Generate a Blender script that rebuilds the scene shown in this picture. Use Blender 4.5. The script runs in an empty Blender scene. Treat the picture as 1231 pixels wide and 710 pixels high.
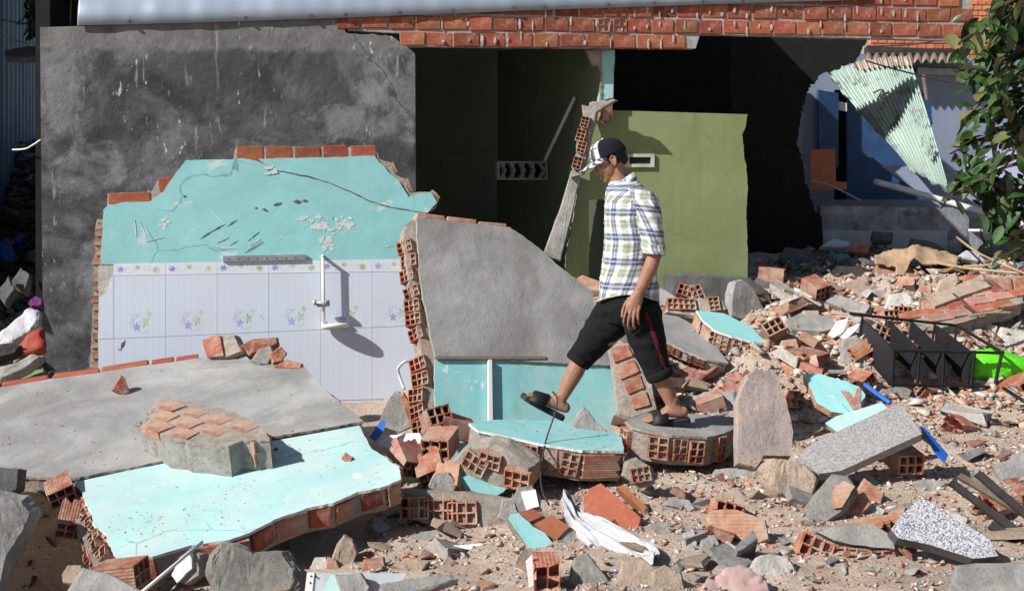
import bpy, bmesh, math, random
import numpy as np
from mathutils import Vector, Matrix, Euler, noise as mnoise
R = math.radians
S = bpy.context.scene
COL = S.collection
# ---------------------------------------------------------------- camera
F, CX, HZ, CAMH = 1368.0, 615.5, 235.0, 1.6      # focal length in photo pixels, principal column, horizon row, eye height
cam_d = bpy.data.cameras.new('camera')
cam = bpy.data.objects.new('camera', cam_d); COL.objects.link(cam)
cam.location = (0, 0, CAMH); cam.rotation_euler = (R(90), 0, 0)
cam_d.sensor_width = 36.0; cam_d.lens = 36.0 * F / 1231.0
cam_d.shift_y = (HZ - 355.0) / 1231.0
cam_d.clip_start = 0.1; cam_d.clip_end = 2000
S.camera = cam
# ---------------------------------------------------------------- world, sun, exposure
SUND = Vector((1.0, 0.62, -0.86)).normalized()     # direction the sunlight travels
w = bpy.data.worlds.new('World'); S.world = w; w.use_nodes = True
nt = w.node_tree; bg = nt.nodes['Background']
sky = nt.nodes.new('ShaderNodeTexSky'); sky.sky_type = 'NISHITA'; sky.sun_disc = False
sky.sun_elevation = math.asin(-SUND.z); sky.sun_rotation = math.atan2(-SUND.x, -SUND.y)
nt.links.new(sky.outputs[0], bg.inputs[0]); bg.inputs[1].default_value = 0.06
sd = bpy.data.lights.new('sun', 'SUN'); sd.energy = 5.0; sd.angle = R(0.5); sd.color = (1.0, 0.97, 0.93)
so = bpy.data.objects.new('sun', sd); COL.objects.link(so)
so.rotation_euler = SUND.to_track_quat('-Z', 'Y').to_euler(); so.location = (-6, -4, 8)
S.view_settings.view_transform = 'Standard'; S.view_settings.look = 'None'
S.view_settings.gamma = 1; S.view_settings.exposure = 0.35
S.view_settings.use_curve_mapping = False
S.cycles.max_bounces = 6; S.cycles.diffuse_bounces = 3

# ---------------------------------------------------------------- geometry helpers
def ray(px, py): return Vector(((px - CX) / F, 1.0, -(py - HZ) / F))
def P(px, py, d): return Vector((0, 0, CAMH)) + ray(px, py) * d
class Plane:
    def __init__(s, p, n):
        s.p = p; s.n = n.normalized()
        if s.n.dot(Vector((0, 0, CAMH)) - p) < 0: s.n = -s.n
    def hit(s, px, py, off=0.0):
        o = Vector((0, 0, CAMH)); r = ray(px, py)
        t = (s.p + s.n * off - o).dot(s.n) / r.dot(s.n)
        return o + r * t
def plane3(a, b, c):
    a, b, c = P(*a), P(*b), P(*c)
    return Plane(a, (b - a).cross(c - a))
def plane_tilt(px, py, d, tilt, yaw=0, roll=0):
    t, y = R(tilt), R(yaw)
    n = Vector((math.sin(y) * math.cos(t), -math.cos(y) * math.cos(t), math.sin(t)))
    return Plane(P(px, py, d), n)

def setp(o, label=None, cat=None, group=None, kind=None):
    if label: o['label'] = label
    if cat: o['category'] = cat
    if group: o['group'] = group
    if kind: o['kind'] = kind
    return o
def T(name, label, cat, loc, group=None):
    o = bpy.data.objects.new(name, None); COL.objects.link(o)
    o.empty_display_size = 0.1; o.location = loc
    return setp(o, label, cat, group)
def rootloc(o):
    l = Vector((0, 0, 0))
    while o: l += o.location; o = o.parent
    return l
def link(name, me, root=None, loc=None):
    o = bpy.data.objects.new(name, me); COL.objects.link(o)
    if root: o.parent = root
    if loc is not None: o.location = loc
    return o
def mk(name, verts, faces, mat, root=None, smooth=False, uv=None, fix=True):
    """one mesh object; vertices are given in world space, the origin sits at the root (or at the mesh's own base)"""
    verts = [Vector(v) for v in verts]
    if root: L = rootloc(root)
    else:
        c = sum(verts, Vector()) / len(verts); L = Vector((c.x, c.y, min(v.z for v in verts)))
    me = bpy.data.meshes.new(name)
    me.from_pydata([tuple(v - L) for v in verts], [], faces)
    if fix:
        bm = bmesh.new(); bm.from_mesh(me); bmesh.ops.recalc_face_normals(bm, faces=bm.faces); bm.to_mesh(me); bm.free()
    if uv is not None:
        l = me.uv_layers.new(name='UVMap')
        for p in me.polygons:
            for li in p.loop_indices: l.data[li].uv = uv[me.loops[li].vertex_index]
    if smooth: me.polygons.foreach_set('use_smooth', [True] * len(me.polygons))
    for m in (mat if isinstance(mat, (list, tuple)) else [mat]): me.materials.append(m)
    return link(name, me, root, None if root else L)
def mk_local(name, me, M, root=None):
    """an object with shared mesh data placed by a world matrix"""
    o = link(name, me, root)
    o.matrix_local = (Matrix.Translation(-rootloc(root)) @ M) if root else M
    return o
class MB:
    def __init__(s): s.v = []; s.f = []
    def add(s, v, f):
        b = len(s.v); s.v += [Vector(x) for x in v]; s.f += [[i + b for i in q] for q in f]; return s
    def box(s, c, sz, rot=None):
        m = rot.to_matrix() if isinstance(rot, Euler) else (rot or Matrix.Identity(3))
        x, y, z = [k / 2 for k in sz]
        v = [Vector(c) + m @ Vector(p) for p in ((-x,-y,-z),(x,-y,-z),(x,y,-z),(-x,y,-z),(-x,-y,z),(x,-y,z),(x,y,z),(-x,y,z))]
        return s.add(v, [(0,3,2,1),(4,5,6,7),(0,1,5,4),(1,2,6,5),(2,3,7,6),(3,0,4,7)])
    def tube(s, pts, rad, n=8, cap=True, ell=None):
        pts = [Vector(p) for p in pts]; k = len(pts)
        rad = rad if isinstance(rad, (list, tuple)) else [rad] * k
        v = []; prev = None
        for i, p in enumerate(pts):
            t = (pts[min(i+1, k-1)] - pts[max(i-1, 0)]).normalized()
            if prev is None:
                a = Vector((0, 1, 0)) if abs(t.y) < .9 else Vector((1, 0, 0))
                u = (a - t * a.dot(t)).normalized()
            else: u = (prev - t * prev.dot(t)).normalized()
            prev = u; b = t.cross(u)
            ra, rb = rad[i] if isinstance(rad[i], tuple) else (rad[i], rad[i])
            for j in range(n):
                an = 2 * math.pi * j / n
                v.append(p + u * math.cos(an) * ra + b * math.sin(an) * rb)
        f = [(i*n+j, i*n+(j+1) % n, (i+1)*n+(j+1) % n, (i+1)*n+j) for i in range(k-1) for j in range(n)]
        if cap: f += [tuple(range(n))[::-1], tuple(range((k-1)*n, k*n))]
        return s.add(v, f)
    def ball(s, c, r, rot=None, seg=12, rings=8):
        m = rot.to_matrix() if isinstance(rot, Euler) else (rot or Matrix.Identity(3))
        r = (r, r, r) if not isinstance(r, (tuple, list)) else r
        v = [Vector(c) + m @ Vector((0, 0, r[2]))]
        for i in range(1, rings):
            a = math.pi * i / rings
            for j in range(seg):
                b = 2 * math.pi * j / seg
                v.append(Vector(c) + m @ Vector((r[0]*math.sin(a)*math.cos(b), r[1]*math.sin(a)*math.sin(b), r[2]*math.cos(a))))
        v.append(Vector(c) - m @ Vector((0, 0, r[2])))
        f = [(0, 1+j, 1+(j+1) % seg) for j in range(seg)]
        for i in range(rings-2):
            for j in range(seg):
                a = 1+i*seg+j; b = 1+i*seg+(j+1) % seg
                f.append((a, a+seg, b+seg, b))
        l = len(v)-1; q = 1+(rings-2)*seg
        f += [(l, q+(j+1) % seg, q+j) for j in range(seg)]
        return s.add(v, f)
    def build(s, name, mat, root=None, smooth=False, **k): return mk(name, s.v, s.f, mat, root, smooth, **k)

def rough_loop(pts, n, step, amp, rng, keep=()):
    """subdivide a polygon and jitter its sides inside its own plane; sides listed in keep stay straight"""
    out = []; k = len(pts); sd = rng.uniform(0, 99)
    for i in range(k):
        a, b = pts[i], pts[(i+1) % k]; e = b - a; L = e.length
        q = n.cross(e).normalized(); m = max(1, int(L / step)) if i not in keep else 1
        for j in range(m):
            p = a + e * (j / m)
            if i not in keep and (j or (i-1) % k not in keep):
                s_ = mnoise.noise(p * 9 + Vector((sd, 0, 0))) * .9 + mnoise.noise(p * 31 + Vector((0, sd, 0))) * .5 + rng.uniform(-.35, .35)
                p = p + q * amp * s_
            out.append(p)
    return out
def prism(loop, d, t0, t1):
    k = len(loop)
    v = [p + d * t0 for p in loop] + [p + d * t1 for p in loop]
    f = [tuple(range(k))[::-1], tuple(range(k, 2*k))] + [(i, (i+1) % k, (i+1) % k + k, i + k) for i in range(k)]
    return v, f
def grow(loop, n, amt):
    """offset a loop outward in its plane"""
    k = len(loop); c = sum(loop, Vector()) / k; out = []
    area = sum(((loop[i]-c).cross(loop[(i+1) % k]-c)).dot(n) for i in range(k))
    sg = 1 if area > 0 else -1
    for i in range(k):
        e = (loop[(i+1) % k] - loop[i-1])
        if e.length < 1e-6: out.append(loop[i]); continue
        out.append(loop[i] + e.cross(n).normalized() * sg * amt)
    return out
def lerp(a, b, t): return a + (b - a) * t
def smooth01(a, b, x):
    t = min(1, max(0, (x - a) / (b - a))); return t * t * (3 - 2 * t)

# ---------------------------------------------------------------- node materials
class NT:
    def __init__(s, name):
        s.m = bpy.data.materials.new(name); s.m.use_nodes = True
        s.t = s.m.node_tree; s.b = s.t.nodes['Principled BSDF']; s.b.inputs['Specular IOR Level'].default_value = .3
    def n(s, typ, ins=None, **attr):
        d = s.t.nodes.new('ShaderNode' + typ)
        for k, v in attr.items(): setattr(d, k, v)
        for k, v in (ins or {}).items(): s.put(d.inputs[k], v)
        return d
    def put(s, sock, v):
        if isinstance(v, bpy.types.NodeSocket): s.t.links.new(v, sock)
        elif isinstance(v, bpy.types.Node): s.t.links.new(v.outputs[0], sock)
        else:
            if isinstance(v, tuple) and len(v) == 3 and sock.type == 'RGBA': v = v + (1,)
            sock.default_value = v
    def coord(s, kind='Object'):
        c = s.n('TexCoord').outputs[kind]
        return c
    def noise(s, co, scale, detail=6, rough=.6, dist=0):
        return s.n('TexNoise', {'Vector': co, 'Scale': scale, 'Detail': detail, 'Roughness': rough, 'Distortion': dist}).outputs['Fac']
    def scl(s, co, v): return s.n('Mapping', {'Vector': co, 'Scale': v}).outputs[0]
    def ramp(s, fac, *stops):
        r = s.n('ValToRGB', {'Fac': fac}); cr = r.color_ramp
        while len(cr.elements) < len(stops): cr.elements.new(.5)
        for e, (p, c) in zip(cr.elements, stops):
            e.position = p; e.color = (c, c, c, 1) if isinstance(c, (int, float)) else tuple(c) + (1,)
        return r.outputs[0]
    def mix(s, fac, a, b, mode='MIX'):
        d = s.n('Mix', data_type='RGBA', blend_type=mode)
        s.put(d.inputs[0], fac); s.put(d.inputs[6], a); s.put(d.inputs[7], b)
        return d.outputs[2]
    def math(s, op, a, b=0.0, c=0.0):
        d = s.n('Math', operation=op)
        for i, v in enumerate((a, b, c)): s.put(d.inputs[i], v)
        return d.outputs[0]
    def bump(s, h, dist, strength=1.0):
        d = s.n('Bump', {'Height': h, 'Distance': dist, 'Strength': strength})
        if s.b.inputs['Normal'].is_linked: s.put(d.inputs['Normal'], s.b.inputs['Normal'].links[0].from_socket)
        s.put(s.b.inputs['Normal'], d.outputs[0])
    def out(s, col, rough=.85):
        s.put(s.b.inputs['Base Color'], col); s.put(s.b.inputs['Roughness'], rough); return s.m
    def vary(s, col, amt=.25, hue=.0):
        r = s.n('ObjectInfo').outputs['Random']
        v = s.math('MULTIPLY_ADD', r, amt * 2, 1 - amt)
        d = s.n('HueSaturation', {'Color': col, 'Value': v})
        if hue: s.put(d.inputs['Hue'], s.math('MULTIPLY_ADD', s.math('FRACT', s.math('MULTIPLY', r, 7.31)), hue * 2, .5 - hue))
        return d.outputs[0]
def plain(name, col, rough=.7, metal=0, noise_amt=.25, scale=9, bump=.002, vary=0, spec=.3):
    m = NT(name); co = m.coord()
    n = m.noise(co, scale, 8)
    lo = tuple(c * (1 - noise_amt) for c in col); hi = tuple(min(1, c * (1 + noise_amt)) for c in col)
    c = m.ramp(n, (.3, lo), (.7, hi))
    if vary: c = m.vary(c, vary)
    m.b.inputs['Metallic'].default_value = metal; m.b.inputs['Specular IOR Level'].default_value = spec
    if bump: m.bump(m.noise(co, scale * 6, 6), bump)
    return m.out(c, rough)

MAT = {}
def mat_brick(name, c1=(.43, .155, .082), c2=(.29, .09, .05), dust=.7, ribs=True, vary=.22):
    m = NT(name); co = m.coord()
    c = m.ramp(m.noise(co, 14, 8, .65), (.3, c2), (.7, c1))
    c = m.vary(c, vary, .012)
    d = m.ramp(m.noise(co, 7, 8, .7), (.62 - dust * .3, 0), (.82 - dust * .25, .8))
    c = m.mix(d, c, (.42, .35, .28))
    sp = m.ramp(m.noise(co, 60, 3, .6), (.66, 0), (.74, .6))
    c = m.mix(sp, c, (.5, .44, .38))
    if ribs:
        xyz = m.n('SeparateXYZ', {0: co})
        h = m.math('ADD', m.math('SINE', m.math('MULTIPLY', xyz.outputs[1], 420)), m.math('SINE', m.math('MULTIPLY', xyz.outputs[2], 420)))
        m.bump(h, .0007)
    m.bump(m.noise(co, 70, 8, .7), .004)
    return m.out(c, .9)
MAT['brick'] = mat_brick('terracotta_brick')
MAT['brick_pale'] = mat_brick('dusty_brick', (.45, .2, .12), (.34, .135, .08), .8)
MAT['brick_clean'] = mat_brick('clean_brick', (.38, .135, .07), (.3, .1, .052), .25, False, .08)
MAT['brick_wall'] = mat_brick('wall_brick', (.35, .105, .055), (.22, .06, .035), .25, False, .28)
def mat_stone(name, c1, c2, c3=None, scale=6, bump=.012, vary=.12, fine=50):
    m = NT(name); co = m.coord()
    c = m.ramp(m.noise(co, scale, 10, .65, .3), (.25, tuple(k * .75 for k in c1)), (.5, tuple((a + b) / 2 for a, b in zip(c1, c2))), (.75, tuple(k * 1.12 for k in c2)))
    if c3: c = m.mix(m.ramp(m.noise(co, scale * .55, 8, .7), (.52, 0), (.62, .85)), c, c3)
    c = m.mix(m.ramp(m.noise(co, fine * 1.3, 8, .75), (.52, 0), (.66, .6)), c, tuple(k * .4 for k in c1)); c = m.mix(m.ramp(m.noise(co, fine * .7, 8, .75), (.6, 0), (.7, .5)), c, tuple(min(.8, k * 1.35) for k in c2))
    c = m.vary(c, vary)
    m.bump(m.noise(co, fine * .5, 12, .8), bump * 2.2); m.bump(m.noise(co, fine * 3.2, 4, .6), bump * .3)
    return m.out(c, .92)
MAT['mortar'] = mat_stone('mortar', (.36, .32, .27), (.55, .49, .42), (.42, .29, .22), 12, .012)
MAT['mortar_grey'] = mat_stone('grey_mortar', (.3, .285, .262), (.48, .46, .425), None, 12, .012)
MAT['concrete'] = mat_stone('broken_concrete', (.29, .28, .265), (.5, .485, .46), (.54, .49, .43), 7, .01)
MAT['pale'] = mat_stone('pale_plaster_lump', (.5, .47, .42), (.68, .65, .6), (.5, .4, .3), 8, .008)
MAT['tan'] = mat_stone('tan_mortar_lump', (.46, .35, .265), (.64, .51, .4), (.52, .33, .24), 8, .012)
MAT['rosy'] = mat_stone('rosy_stone', (.4, .33, .3), (.55, .46, .43), (.58, .4, .25), 5, .012, .05)
MAT['dark_stone'] = mat_stone('dark_concrete', (.09, .088, .085), (.19, .185, .175), None, 5, .01)
MAT['soil'] = mat_stone('dark_soil', (.025, .023, .02), (.085, .075, .062), (.11, .09, .07), 5, .03)
def mat_paint(name, base, worn=(.72, .74, .72), dirt=(.3, .27, .2), dirt_amt=.5, worn_amt=.5, green=None, dust=0.0):
    """painted render: sun-faded, scratched to the white skim coat, flecked with dirt"""
    m = NT(name); co = m.coord()
    b2 = tuple(min(1, c * 1.12) for c in base); b1 = tuple(c * .86 for c in base)
    c = m.ramp(m.noise(co, 2.2, 8, .6), (.3, b1), (.7, b2))
    w = m.noise(co, 3.1, 10, .62, .4)
    c = m.mix(m.ramp(w, (.655 - .07 * worn_amt, 0), (.685 - .07 * worn_amt, .8)), c, worn)
    sc = m.noise(m.scl(co, (3, 3, 30)), 4, 3, .5, 1.2)          # long scratches
    c = m.mix(m.ramp(sc, (.665, 0), (.68, .9 * worn_amt)), c, worn)
    d = m.noise(co, 26, 8, .75)
    dm = m.noise(co, 2.4, 5, .6)
    c = m.mix(m.math('MULTIPLY', m.ramp(d, (.56, 0), (.68, 1)), m.ramp(dm, (.4, .1), (.65, dirt_amt))), c, dirt)
    if green: c = m.mix(m.ramp(m.noise(m.scl(co, (9, 9, .7)), 1.3, 6, .6), (.52, 0), (.7, .6)), c, green)
    sm_ = m.noise(co, 1.1, 6, .65, .6)
    c = m.mix(m.ramp(sm_, (.42, .0), (.66, .35)), c, tuple(k * .6 + .12 for k in base))
    c = m.mix(m.math('MULTIPLY', m.ramp(m.noise(co, 70, 4, .7), (.6, 0), (.68, .8)), m.ramp(m.noise(co, 3.3, 5, .65), (.48, 0), (.62, dirt_amt))), c, tuple(k * .5 for k in dirt))
    if dust: c = m.mix(m.math('MULTIPLY', m.ramp(m.noise(co, 1.9, 9, .7, .8), (.42, 0), (.62, 1)), dust), c, (.6, .6, .55))
    ck = m.n('TexVoronoi', {'Vector': m.mix(.2, co, m.n('TexNoise', {'Vector': co, 'Scale': 3.0, 'Detail': 8.0}).outputs['Color'], 'ADD'), 'Scale': 1.3}, feature='DISTANCE_TO_EDGE').outputs['Distance']
    c = m.mix(m.math('MULTIPLY', m.ramp(ck, (.0, .8), (.005, 0)), m.ramp(m.noise(co, 1.1, 2), (.5, 0), (.55, 1))), c, tuple(k * .35 for k in base))
    h = m.noise(co, 5, 6, .5); m.bump(h, .005); m.bump(m.noise(co, 120, 6, .7), .002)
    return m.out(c, .62)
TURQ = (.285, .615, .6)
MAT['turq'] = mat_paint('turquoise_paint', TURQ, dirt_amt=.35, worn_amt=.55)
MAT['turq_dusty'] = mat_paint('dusty_turquoise_paint', (.4, .64, .62), dirt=(.3, .26, .2), dirt_amt=1.0, worn_amt=.4, dust=.5)
MAT['turq_stain'] = mat_paint('streaked_turquoise_paint', (.25, .57, .58), dirt_amt=.5, worn_amt=.6, dust=.3, green=(.2, .42, .3))
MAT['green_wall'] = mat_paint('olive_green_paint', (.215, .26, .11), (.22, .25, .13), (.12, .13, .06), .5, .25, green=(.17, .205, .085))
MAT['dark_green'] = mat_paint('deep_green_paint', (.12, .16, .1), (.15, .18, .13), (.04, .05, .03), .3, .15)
MAT['interior'] = plain('shade_black_plaster', (.008, .009, .007), .9, noise_amt=.4)  # near-black base puts the shade of the rooms into the colour
MAT['white'] = plain('chipped_white_plaster', (.66, .68, .67), .85, noise_amt=.12, scale=20, bump=.006)
MAT['tile_back'] = MAT['mortar_grey']

def mat_grey_wall(patches=()):
    m = NT('mouldy_grey_render'); co = m.coord()
    c = m.ramp(m.noise(co, 1.3, 12, .66, .5), (.3, (.038, .038, .041)), (.5, (.07, .07, .075)), (.74, (.16, .163, .173)))
    z = m.n('SeparateXYZ', {0: co}).outputs[2]
    # bare repaired patches and the lighter coping band along the top
    p = m.noise(co, .95, 12, .66, .8)
    c = m.mix(m.ramp(p, (.5, 0), (.6, .6)), c, m.ramp(m.noise(co, 6, 8, .7), (.3, (.13, .133, .142)), (.7, (.26, .265, .28))))
    for (cx_, cy_, cz_, rx, rz) in patches:                      # bare lighter repairs with ragged outlines
        mp = m.n('Mapping', {'Vector': co, 'Location': (-cx_ / rx, -cy_ / rx, -cz_ / rz), 'Scale': (1 / rx, 1 / rx, 1 / rz)}).outputs[0]
        ln = m.n('VectorMath', {0: mp}, operation='LENGTH').outputs['Value']
        v_ = m.math('ADD', ln, m.math('MULTIPLY', m.noise(co, 5, 10, .7, .5), 1.9))
        c = m.mix(m.ramp(m.math('SUBTRACT', v_, .95), (.6, .8), (.78, 0)), c, m.ramp(m.noise(co, 9, 8, .7), (.3, (.14, .143, .15)), (.7, (.25, .253, .26))))
    dk = m.noise(m.scl(co, (1.1, 1.1, 1.1)), 1.1, 12, .7, .5)
    c = m.mix(m.ramp(dk, (.5, 0), (.6, .75)), c, (.022, .0215, .021))
    zz = m.math('ADD', z, m.math('MULTIPLY', m.noise(co, 3.4, 8, .6), .22))
    c = m.mix(m.ramp(zz, (0, 0), (1, 0)), c, c)
    band = m.math('GREATER_THAN', zz, 3.0 - .34 + .11)
    band = m.n('MapRange', {'Value': zz, 'From Min': 3.27, 'From Max': 3.31}).outputs[0]
    c = m.mix(m.math('MULTIPLY', band, .85), c, m.ramp(m.noise(co, 5, 9, .7), (.3, (.1, .1, .098)), (.7, (.23, .228, .22))))
    # vertical lime runs and white flecks
    runs = m.noise(m.scl(co, (13, 13, 1.6)), 1.0, 8, .62, .3)
    c = m.mix(m.ramp(runs, (.62, 0), (.7, .6)), c, (.34, .34, .345))
    fl = m.noise(m.scl(co, (26, 26, 9)), 1.0, 4, .55); fm = m.noise(co, 1.7, 3, .5)
    c = m.mix(m.math('MULTIPLY', m.ramp(fl, (.63, 0), (.67, .9)), m.ramp(fm, (.5, 0), (.62, 1))), c, (.55, .55, .54))
    cr = m.n('TexVoronoi', {'Vector': m.mix(.12, co, m.n('TexNoise', {'Vector': co, 'Scale': 4.0, 'Detail': 6.0}).outputs['Color'], 'ADD'), 'Scale': .8}, feature='DISTANCE_TO_EDGE').outputs['Distance']
    c = m.mix(m.math('MULTIPLY', m.ramp(cr, (.0, .7), (.004, 0)), m.ramp(m.noise(co, .8, 2), (.5, 0), (.56, 1))), c, (.015, .015, .015))
    m.bump(m.noise(co, 18, 10, .7), .008); m.bump(m.noise(co, 2.5, 6, .6), .02)
    return m.out(c, .85)
def mat_plaster_grey():
    m = NT('smooth_grey_render'); co = m.coord()
    c = m.ramp(m.noise(co, 1.7, 10, .62, .6), (.3, (.21, .203, .193)), (.5, (.31, .303, .29)), (.72, (.42, .41, .395)))
    st = m.noise(co, 1.0, 8, .6, 1.0)
    c = m.mix(m.ramp(st, (.5, 0), (.57, .5)), c, (.19, .182, .168))
    c = m.mix(m.ramp(m.noise(co, 34, 6, .75), (.6, 0), (.74, .5)), c, (.2, .185, .165))
    c = m.mix(m.ramp(m.noise(m.scl(co, (2, 9, 9)), 5, 4, .5, .6), (.7, 0), (.74, .4)), c, (.5, .48, .45))
    m.bump(m.noise(co, 5, 8, .6), .014); m.bump(m.noise(co, 90, 8, .7), .003)
    return m.out(c, .8)
MAT['plaster'] = mat_plaster_grey()
def mat_granite(name, dark, light, scale, spots):
    m = NT(name); co = m.coord()
    v = m.n('TexVoronoi', {'Vector': co, 'Scale': scale}).outputs['Color']
    g = m.n('SeparateColor', {0: v}).outputs[0]
    c = m.ramp(g, (.0, dark), (spots, tuple(.5 * (a + b) for a, b in zip(dark, light))), (min(.98, spots + .3), light))
    c = m.mix(m.ramp(m.noise(co, 5, 6), (.5, 0), (.75, .3)), c, (.4, .36, .3))
    m.bump(m.noise(co, 60, 6, .6), .002)
    return m.out(c, .5)
MAT['granite'] = mat_granite('speckled_granite', (.07, .07, .08), (.62, .62, .66), 190, .42)
MAT['grey_granite'] = mat_granite('grey_terrazzo', (.15, .147, .142), (.36, .35, .34), 200, .4)
def mat_tile():
    m = NT('glazed_white_blue_tile'); u = m.n('UVMap').outputs[0]; co = m.coord()
    x = m.n('SeparateXYZ', {0: u}).outputs[0]
    band = m.math('FRACT', m.math('MULTIPLY', x, 4.0))
    c = m.ramp(band, (.0, (.57, .62, .73)), (.05, (.65, .7, .79)), (.5, (.625, .675, .77)), (.95, (.655, .705, .8)), (.99, (.57, .62, .73)))
    c = m.mix(m.ramp(m.noise(co, 3, 8, .6), (.45, 0), (.75, .25)), c, (.55, .54, .5))
    c = m.mix(m.ramp(m.noise(co, 40, 6, .7), (.66, 0), (.76, .5)), c, (.45, .4, .34))
    m.b.inputs['Specular IOR Level'].default_value = .5
    return m.out(c, .22)
MAT['tile'] = mat_tile()
MAT['border_tile'] = plain('border_tile_glaze', (.72, .73, .78), .25, noise_amt=.06, scale=5, bump=0, spec=.5)
MAT['print_blue'] = plain('blue_print', (.34, .39, .68), .3, noise_amt=.4, scale=30, bump=0)
MAT['print_green'] = plain('green_print', (.48, .56, .38), .3, noise_amt=.4, scale=30, bump=0)
MAT['print_pale'] = plain('pale_print', (.52, .57, .74), .3, noise_amt=.2, scale=30, bump=0)
MAT['metal_grey'] = plain('dull_grey_metal', (.32, .33, .35), .5, .3, .2, bump=.001)
MAT['white_plastic'] = plain('white_plastic', (.72, .72, .7), .35, noise_amt=.06, bump=0, spec=.5)
MAT['pvc'] = plain('grey_white_pipe_plastic', (.5, .53, .56), .4, noise_amt=.15, bump=0, spec=.5)
MAT['black_metal'] = plain('black_painted_metal', (.012, .012, .013), .45, .0, .3, bump=.001)
MAT['black_panel'] = plain('charcoal_shelf_board', (.016, .016, .02), .6, 0, .25, bump=.001)
MAT['wire'] = plain('rusty_dark_wire', (.06, .05, .045), .7, .2, .3, bump=0)
MAT['wood'] = plain('weathered_board', (.16, .13, .1), .85, noise_amt=.5, scale=5, bump=.004)
MAT['dark_wood'] = plain('charred_dark_board', (.04, .035, .032), .85, noise_amt=.5, scale=5, bump=.004)
MAT['blue'] = plain('blue_plastic', (.02, .13, .5), .45, noise_amt=.25, bump=0, spec=.5)
MAT['lime'] = plain('lime_green_plastic', (.13, .75, .02), .5, noise_amt=.15, scale=6, bump=.004)
MAT['bag_white'] = plain('white_plastic_sheet', (.46, .465, .48), .4, noise_amt=.12, scale=12, bump=.006, spec=.5)
MAT['sack'] = plain('brown_paper_sack', (.4, .27, .17), .85, noise_amt=.25, scale=6, bump=.006)
MAT['cloth_pink'] = plain('dusty_pink_cloth', (.4, .27, .25), .9, noise_amt=.25, scale=6, bump=.004)
MAT['purple'] = plain('purple_cloth', (.12, .03, .12), .9, noise_amt=.3, bump=.004)
MAT['red_cloth'] = plain('orange_red_plastic', (.35, .06, .035), .6, noise_amt=.3, bump=.004)
MAT['grey_cloth'] = plain('grey_rag', (.3, .29, .26), .9, noise_amt=.3, bump=.006)
MAT['green_board'] = plain('green_board', (.18, .27, .12), .7, noise_amt=.2)
MAT['dark_turq'] = plain('turquoise_board', (.05, .3, .26), .6, noise_amt=.2)
MAT['straw'] = plain('dry_bamboo', (.36, .26, .15), .8, noise_amt=.3, bump=.002)
MAT['white_board'] = plain('white_board', (.74, .74, .73), .5, noise_amt=.06, bump=0)
MAT['redbrown_board'] = plain('orange_brown_board', (.4, .13, .07), .7, noise_amt=.2)
MAT['blue_door'] = plain('blue_door_paint', (.025, .065, .16), .55, noise_amt=.3, scale=4)
MAT['blue_grey_wall'] = mat_paint('blue_grey_wall_paint', (.2, .24, .33), (.34, .37, .42), (.1, .1, .1), .5, .5)
MAT['far_wall'] = plain('pale_blue_far_wall', (.42, .46, .66), .8, noise_amt=.12, scale=2)
MAT['moss_wall'] = mat_stone('mouldy_pale_wall', (.07, .073, .078), (.52, .56, .6), (.03, .03, .032), 3, .008)
MAT['pale_strip'] = plain('pale_plinth_paint', (.4, .41, .44), .8, noise_amt=.15)
MAT['alley_blue'] = plain('faded_blue_sheet', (.1, .15, .22), .6, .2, .35, 2)
def mat_sheet(name, c1, c2, rust, amt):
    m = NT(name); co = m.coord()
    c = m.ramp(m.noise(co, 1.2, 6, .5), (.3, c1), (.7, c2))
    c = m.mix(m.ramp(m.noise(co, 6, 10, .7), (.68 - .1 * amt, 0), (.76 - .1 * amt, .8)), c, rust)
    m.b.inputs['Metallic'].default_value = .25
    return m.out(c, .45)
MAT['roof'] = mat_sheet('galvanised_roof_sheet', (.27, .325, .4), (.33, .385, .465), (.24, .27, .32), .05)
MAT['corr'] = mat_sheet('pale_green_corrugated_sheet', (.32, .42, .375), (.45, .54, .49), (.08, .085, .07), 1.3)
MAT['corr_rust'] = mat_sheet('rusted_roof_edge', (.2, .15, .12), (.3, .24, .2), (.1, .06, .04), .8)
MAT['eave'] = mat_sheet('grey_green_eave_sheet', (.13, .15, .13), (.19, .21, .18), (.1, .1, .08), .3)
def mat_leaf():
    m = NT('glossy_leaf'); co = m.coord()
    y = m.n('SeparateXYZ', {0: co}).outputs[1]
    c = m.ramp(m.noise(co, 9, 5), (.3, (.016, .05, .012)), (.7, (.05, .125, .026)))
    r = m.n('ObjectInfo').outputs['Random']
    c = m.mix(m.ramp(r, (.62, 0), (.68, .7), (1, .85)), c, m.ramp(m.noise(co, 7, 3), (.3, (.1, .12, .03)), (.7, (.1, .075, .035))))
    c = m.vary(c, .4, .02)
    vein = m.ramp(m.math('ABSOLUTE', y), (.0, .5), (.012, 0))
    c = m.mix(vein, c, (.16, .24, .08))
    m.b.inputs['Specular IOR Level'].default_value = .5
    m.bump(m.noise(co, 25, 4), .004)
    return m.out(c, .42)
MAT['leaf'] = mat_leaf()
MAT['bark'] = mat_stone('grey_brown_bark', (.08, .06, .045), (.18, .14, .1), None, 12, .02)
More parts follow.
